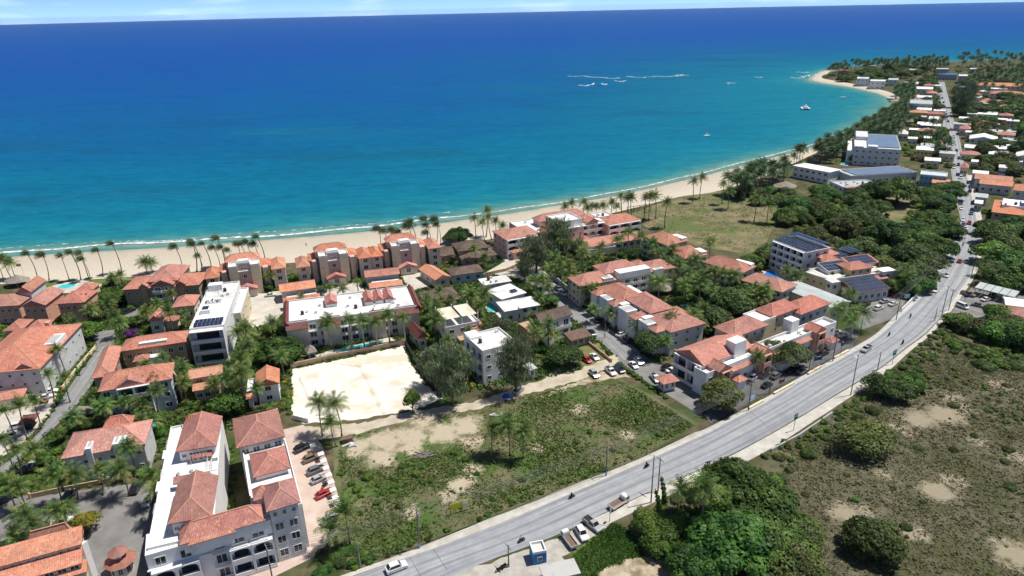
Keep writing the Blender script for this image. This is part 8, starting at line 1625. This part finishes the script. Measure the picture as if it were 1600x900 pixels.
# debris in the field
def heap(px, n, label, cat, name, m, ln=(1, 3), s=.2):
    q_ = random.Random(int(px[0])); P = G(*px); o = thing(name, label, cat, (P.x, P.y, 0))
    for k in range(n): a = q_.uniform(-.4, .5); l = q_.uniform(*ln) / 2; x, y = q_.uniform(-1.5, 1.5), q_.uniform(-.8, .8); mk('piece', MB().tube([(x - l * math.cos(a), y - l * math.sin(a), .12), (x + l * math.cos(a), y + l * math.sin(a), .15 + q_.uniform(0, .4))], s * q_.uniform(.5, 1), 6).mesh('piece', M[m]), o)
heap((660,712), 12, 'pile of grey logs at the sandy clearing edge', 'log pile', 'log_pile', 'polewood', (2, 4.5), .2); heap((775,650), 10, 'heap of rubble and branches beside the field palms', 'rubble', 'rubble_heap', 'concrete', (.8, 2), .3); heap((545,695), 6, 'stack of broken concrete slabs near the sand lot palms', 'rubble', 'rubble_heap', 'palegrey', (1, 2.4), .3)
P = G(791,620); tag(mk('tarpaulin', MB().prism([(-1.2, -.8), (1.2, -.9), (1.3, .7), (-1, .8)], 0, .9, 0, [(-.6, -.3), (.5, -.4), (.6, .2), (-.4, .3)]).mesh('tarpaulin', M['bluecloth']), None, (P.x, P.y, 0)), 'crumpled blue tarpaulin under the casuarina', 'tarpaulin')
P = G(543,690); tag(mk('cargo_bin', MB().box(-1.3, 1.3, -.8, .8, 0, 1.2).box(-1.35, 1.35, -.85, .85, 1.2, 1.3).mesh('cargo_bin', M['wood']), None, (P.x, P.y, 0), .3), 'rusty brown bin beside the sand lot palms', 'bin')
# ------------------------------------------------------------------ boats
def hull(L, W, D):
    f = MB(); st = [(-.5, .85), (-.2, 1), (.2, .85), (.42, .4), (.5, .03)]
    for x, w_ in st: f.v += [(x * L, -w_ * W / 2, D), (x * L, -w_ * W * .3, 0), (x * L, w_ * W * .3, 0), (x * L, w_ * W / 2, D)]
    for i in range(len(st) - 1):
        for k in range(4): a = i * 4 + k; b_ = i * 4 + (k + 1) % 4; f.f.append([a, b_, b_ + 4, a + 4]); f.m.append(0); f.uv.append([(0, 0)] * 4)
    f.f += [[0, 1, 2, 3], [19, 18, 17, 16]]; f.m += [0, 0]; f.uv += [[(0, 0)] * 4] * 2; return f
P = G(1258,170); o = thing('catamaran', 'white sailing catamaran anchored in the bay', 'catamaran', (P.x, P.y, -.5), rad_(75))
for y in (-3.2, 3.2): mk('hull', hull(14, 1.8, 1.6).mesh('hull', M['signwhite']), o, (0, y, 0))
mk('deck', MB().box(-5.5, 3.0, -3.2, 3.2, 1.3, 1.7).mesh('deck', M['signwhite']), o); mk('cabin', MB().prism([(-4, -2.4), (1.8, -2.0), (1.8, 2.0), (-4, 2.4)], 1.7, 3.3, 0, [(-4, -2.2), (.8, -1.6), (.8, 1.6), (-4, 2.2)]).mesh('cabin', M['signwhite']), o); mk('cabin_window', MB().box(-3.9, 1.0, -2.35, 2.35, 2.2, 2.75).mesh('cabin_window', M['glass']), o); mk('mast', MB().cyl((.5, 0), .12, 3, 21, 6).mesh('mast', M['metal']), o); mk('boom', MB().tube([(.4, 0, 4.8), (-5.5, 0, 4.6)], .25, 6).mesh('boom', M['whitecloth']), o)
P = G(1105,212); o = thing('sailing_dinghy', 'small white sailing dinghy in the bay', 'sailboat', (P.x, P.y, -.4), rad_(20)); mk('hull', hull(6, 2.2, .8).mesh('hull', M['signwhite']), o); mk('mast', MB().cyl((.6, 0), .08, .6, 9, 6).mesh('mast', M['metal']), o); s_ = MB(); s_.add([(.5, 0, 1.2), (-1.2, .2, 1.2), (.5, 0, 8.6), (.5, .04, 1.2), (-1.2, .24, 1.2), (.5, .04, 8.6)], [(0, 1, 2), (5, 4, 3)]); mk('sail', s_.mesh('sail', M['whitecloth']), o)
P = G(1318,152); tag(mk('rowing_boat', hull(7, 2.4, .8).mesh('rowing_boat', M['signwhite']), None, (P.x, P.y, -.4), .2), 'small white boat moored near the point', 'boat')
# pergola on the beach
P = G(998,332); o = thing('beach_pergola', 'bare timber pergola on the sand beneath the tall palms', 'pergola', (P.x, P.y, 0), rad_(25))
for x in (-6, -2, 2, 6):
    for y in (-2, 2): mk('post', MB().box(x - .1, x + .1, y - .1, y + .1, 0, 3).mesh('post', M['wood']), o)
for y in (-2, 2): mk('beam', MB().box(-6.3, 6.3, y - .09, y + .09, 3, 3.2).mesh('beam', M['wood']), o)
# ------------------------------------------------------------------ air
m, t, b = nodes('haze_air'); t.nodes.remove(b); pv = t.nodes.new('ShaderNodeVolumePrincipled'); pv.inputs['Color'].default_value = (.6, .8, 1, 1); pv.inputs['Density'].default_value = HAZE; pv.inputs['Anisotropy'].default_value = .2
t.links.new(pv.outputs[0], t.nodes['Material Output'].inputs['Volume'])
if HAZE > 0: struct(mk('haze', MB().box(-19500, 19500, -1500, 19500, -1.6, 112).mesh('haze', m)), 'stuff')
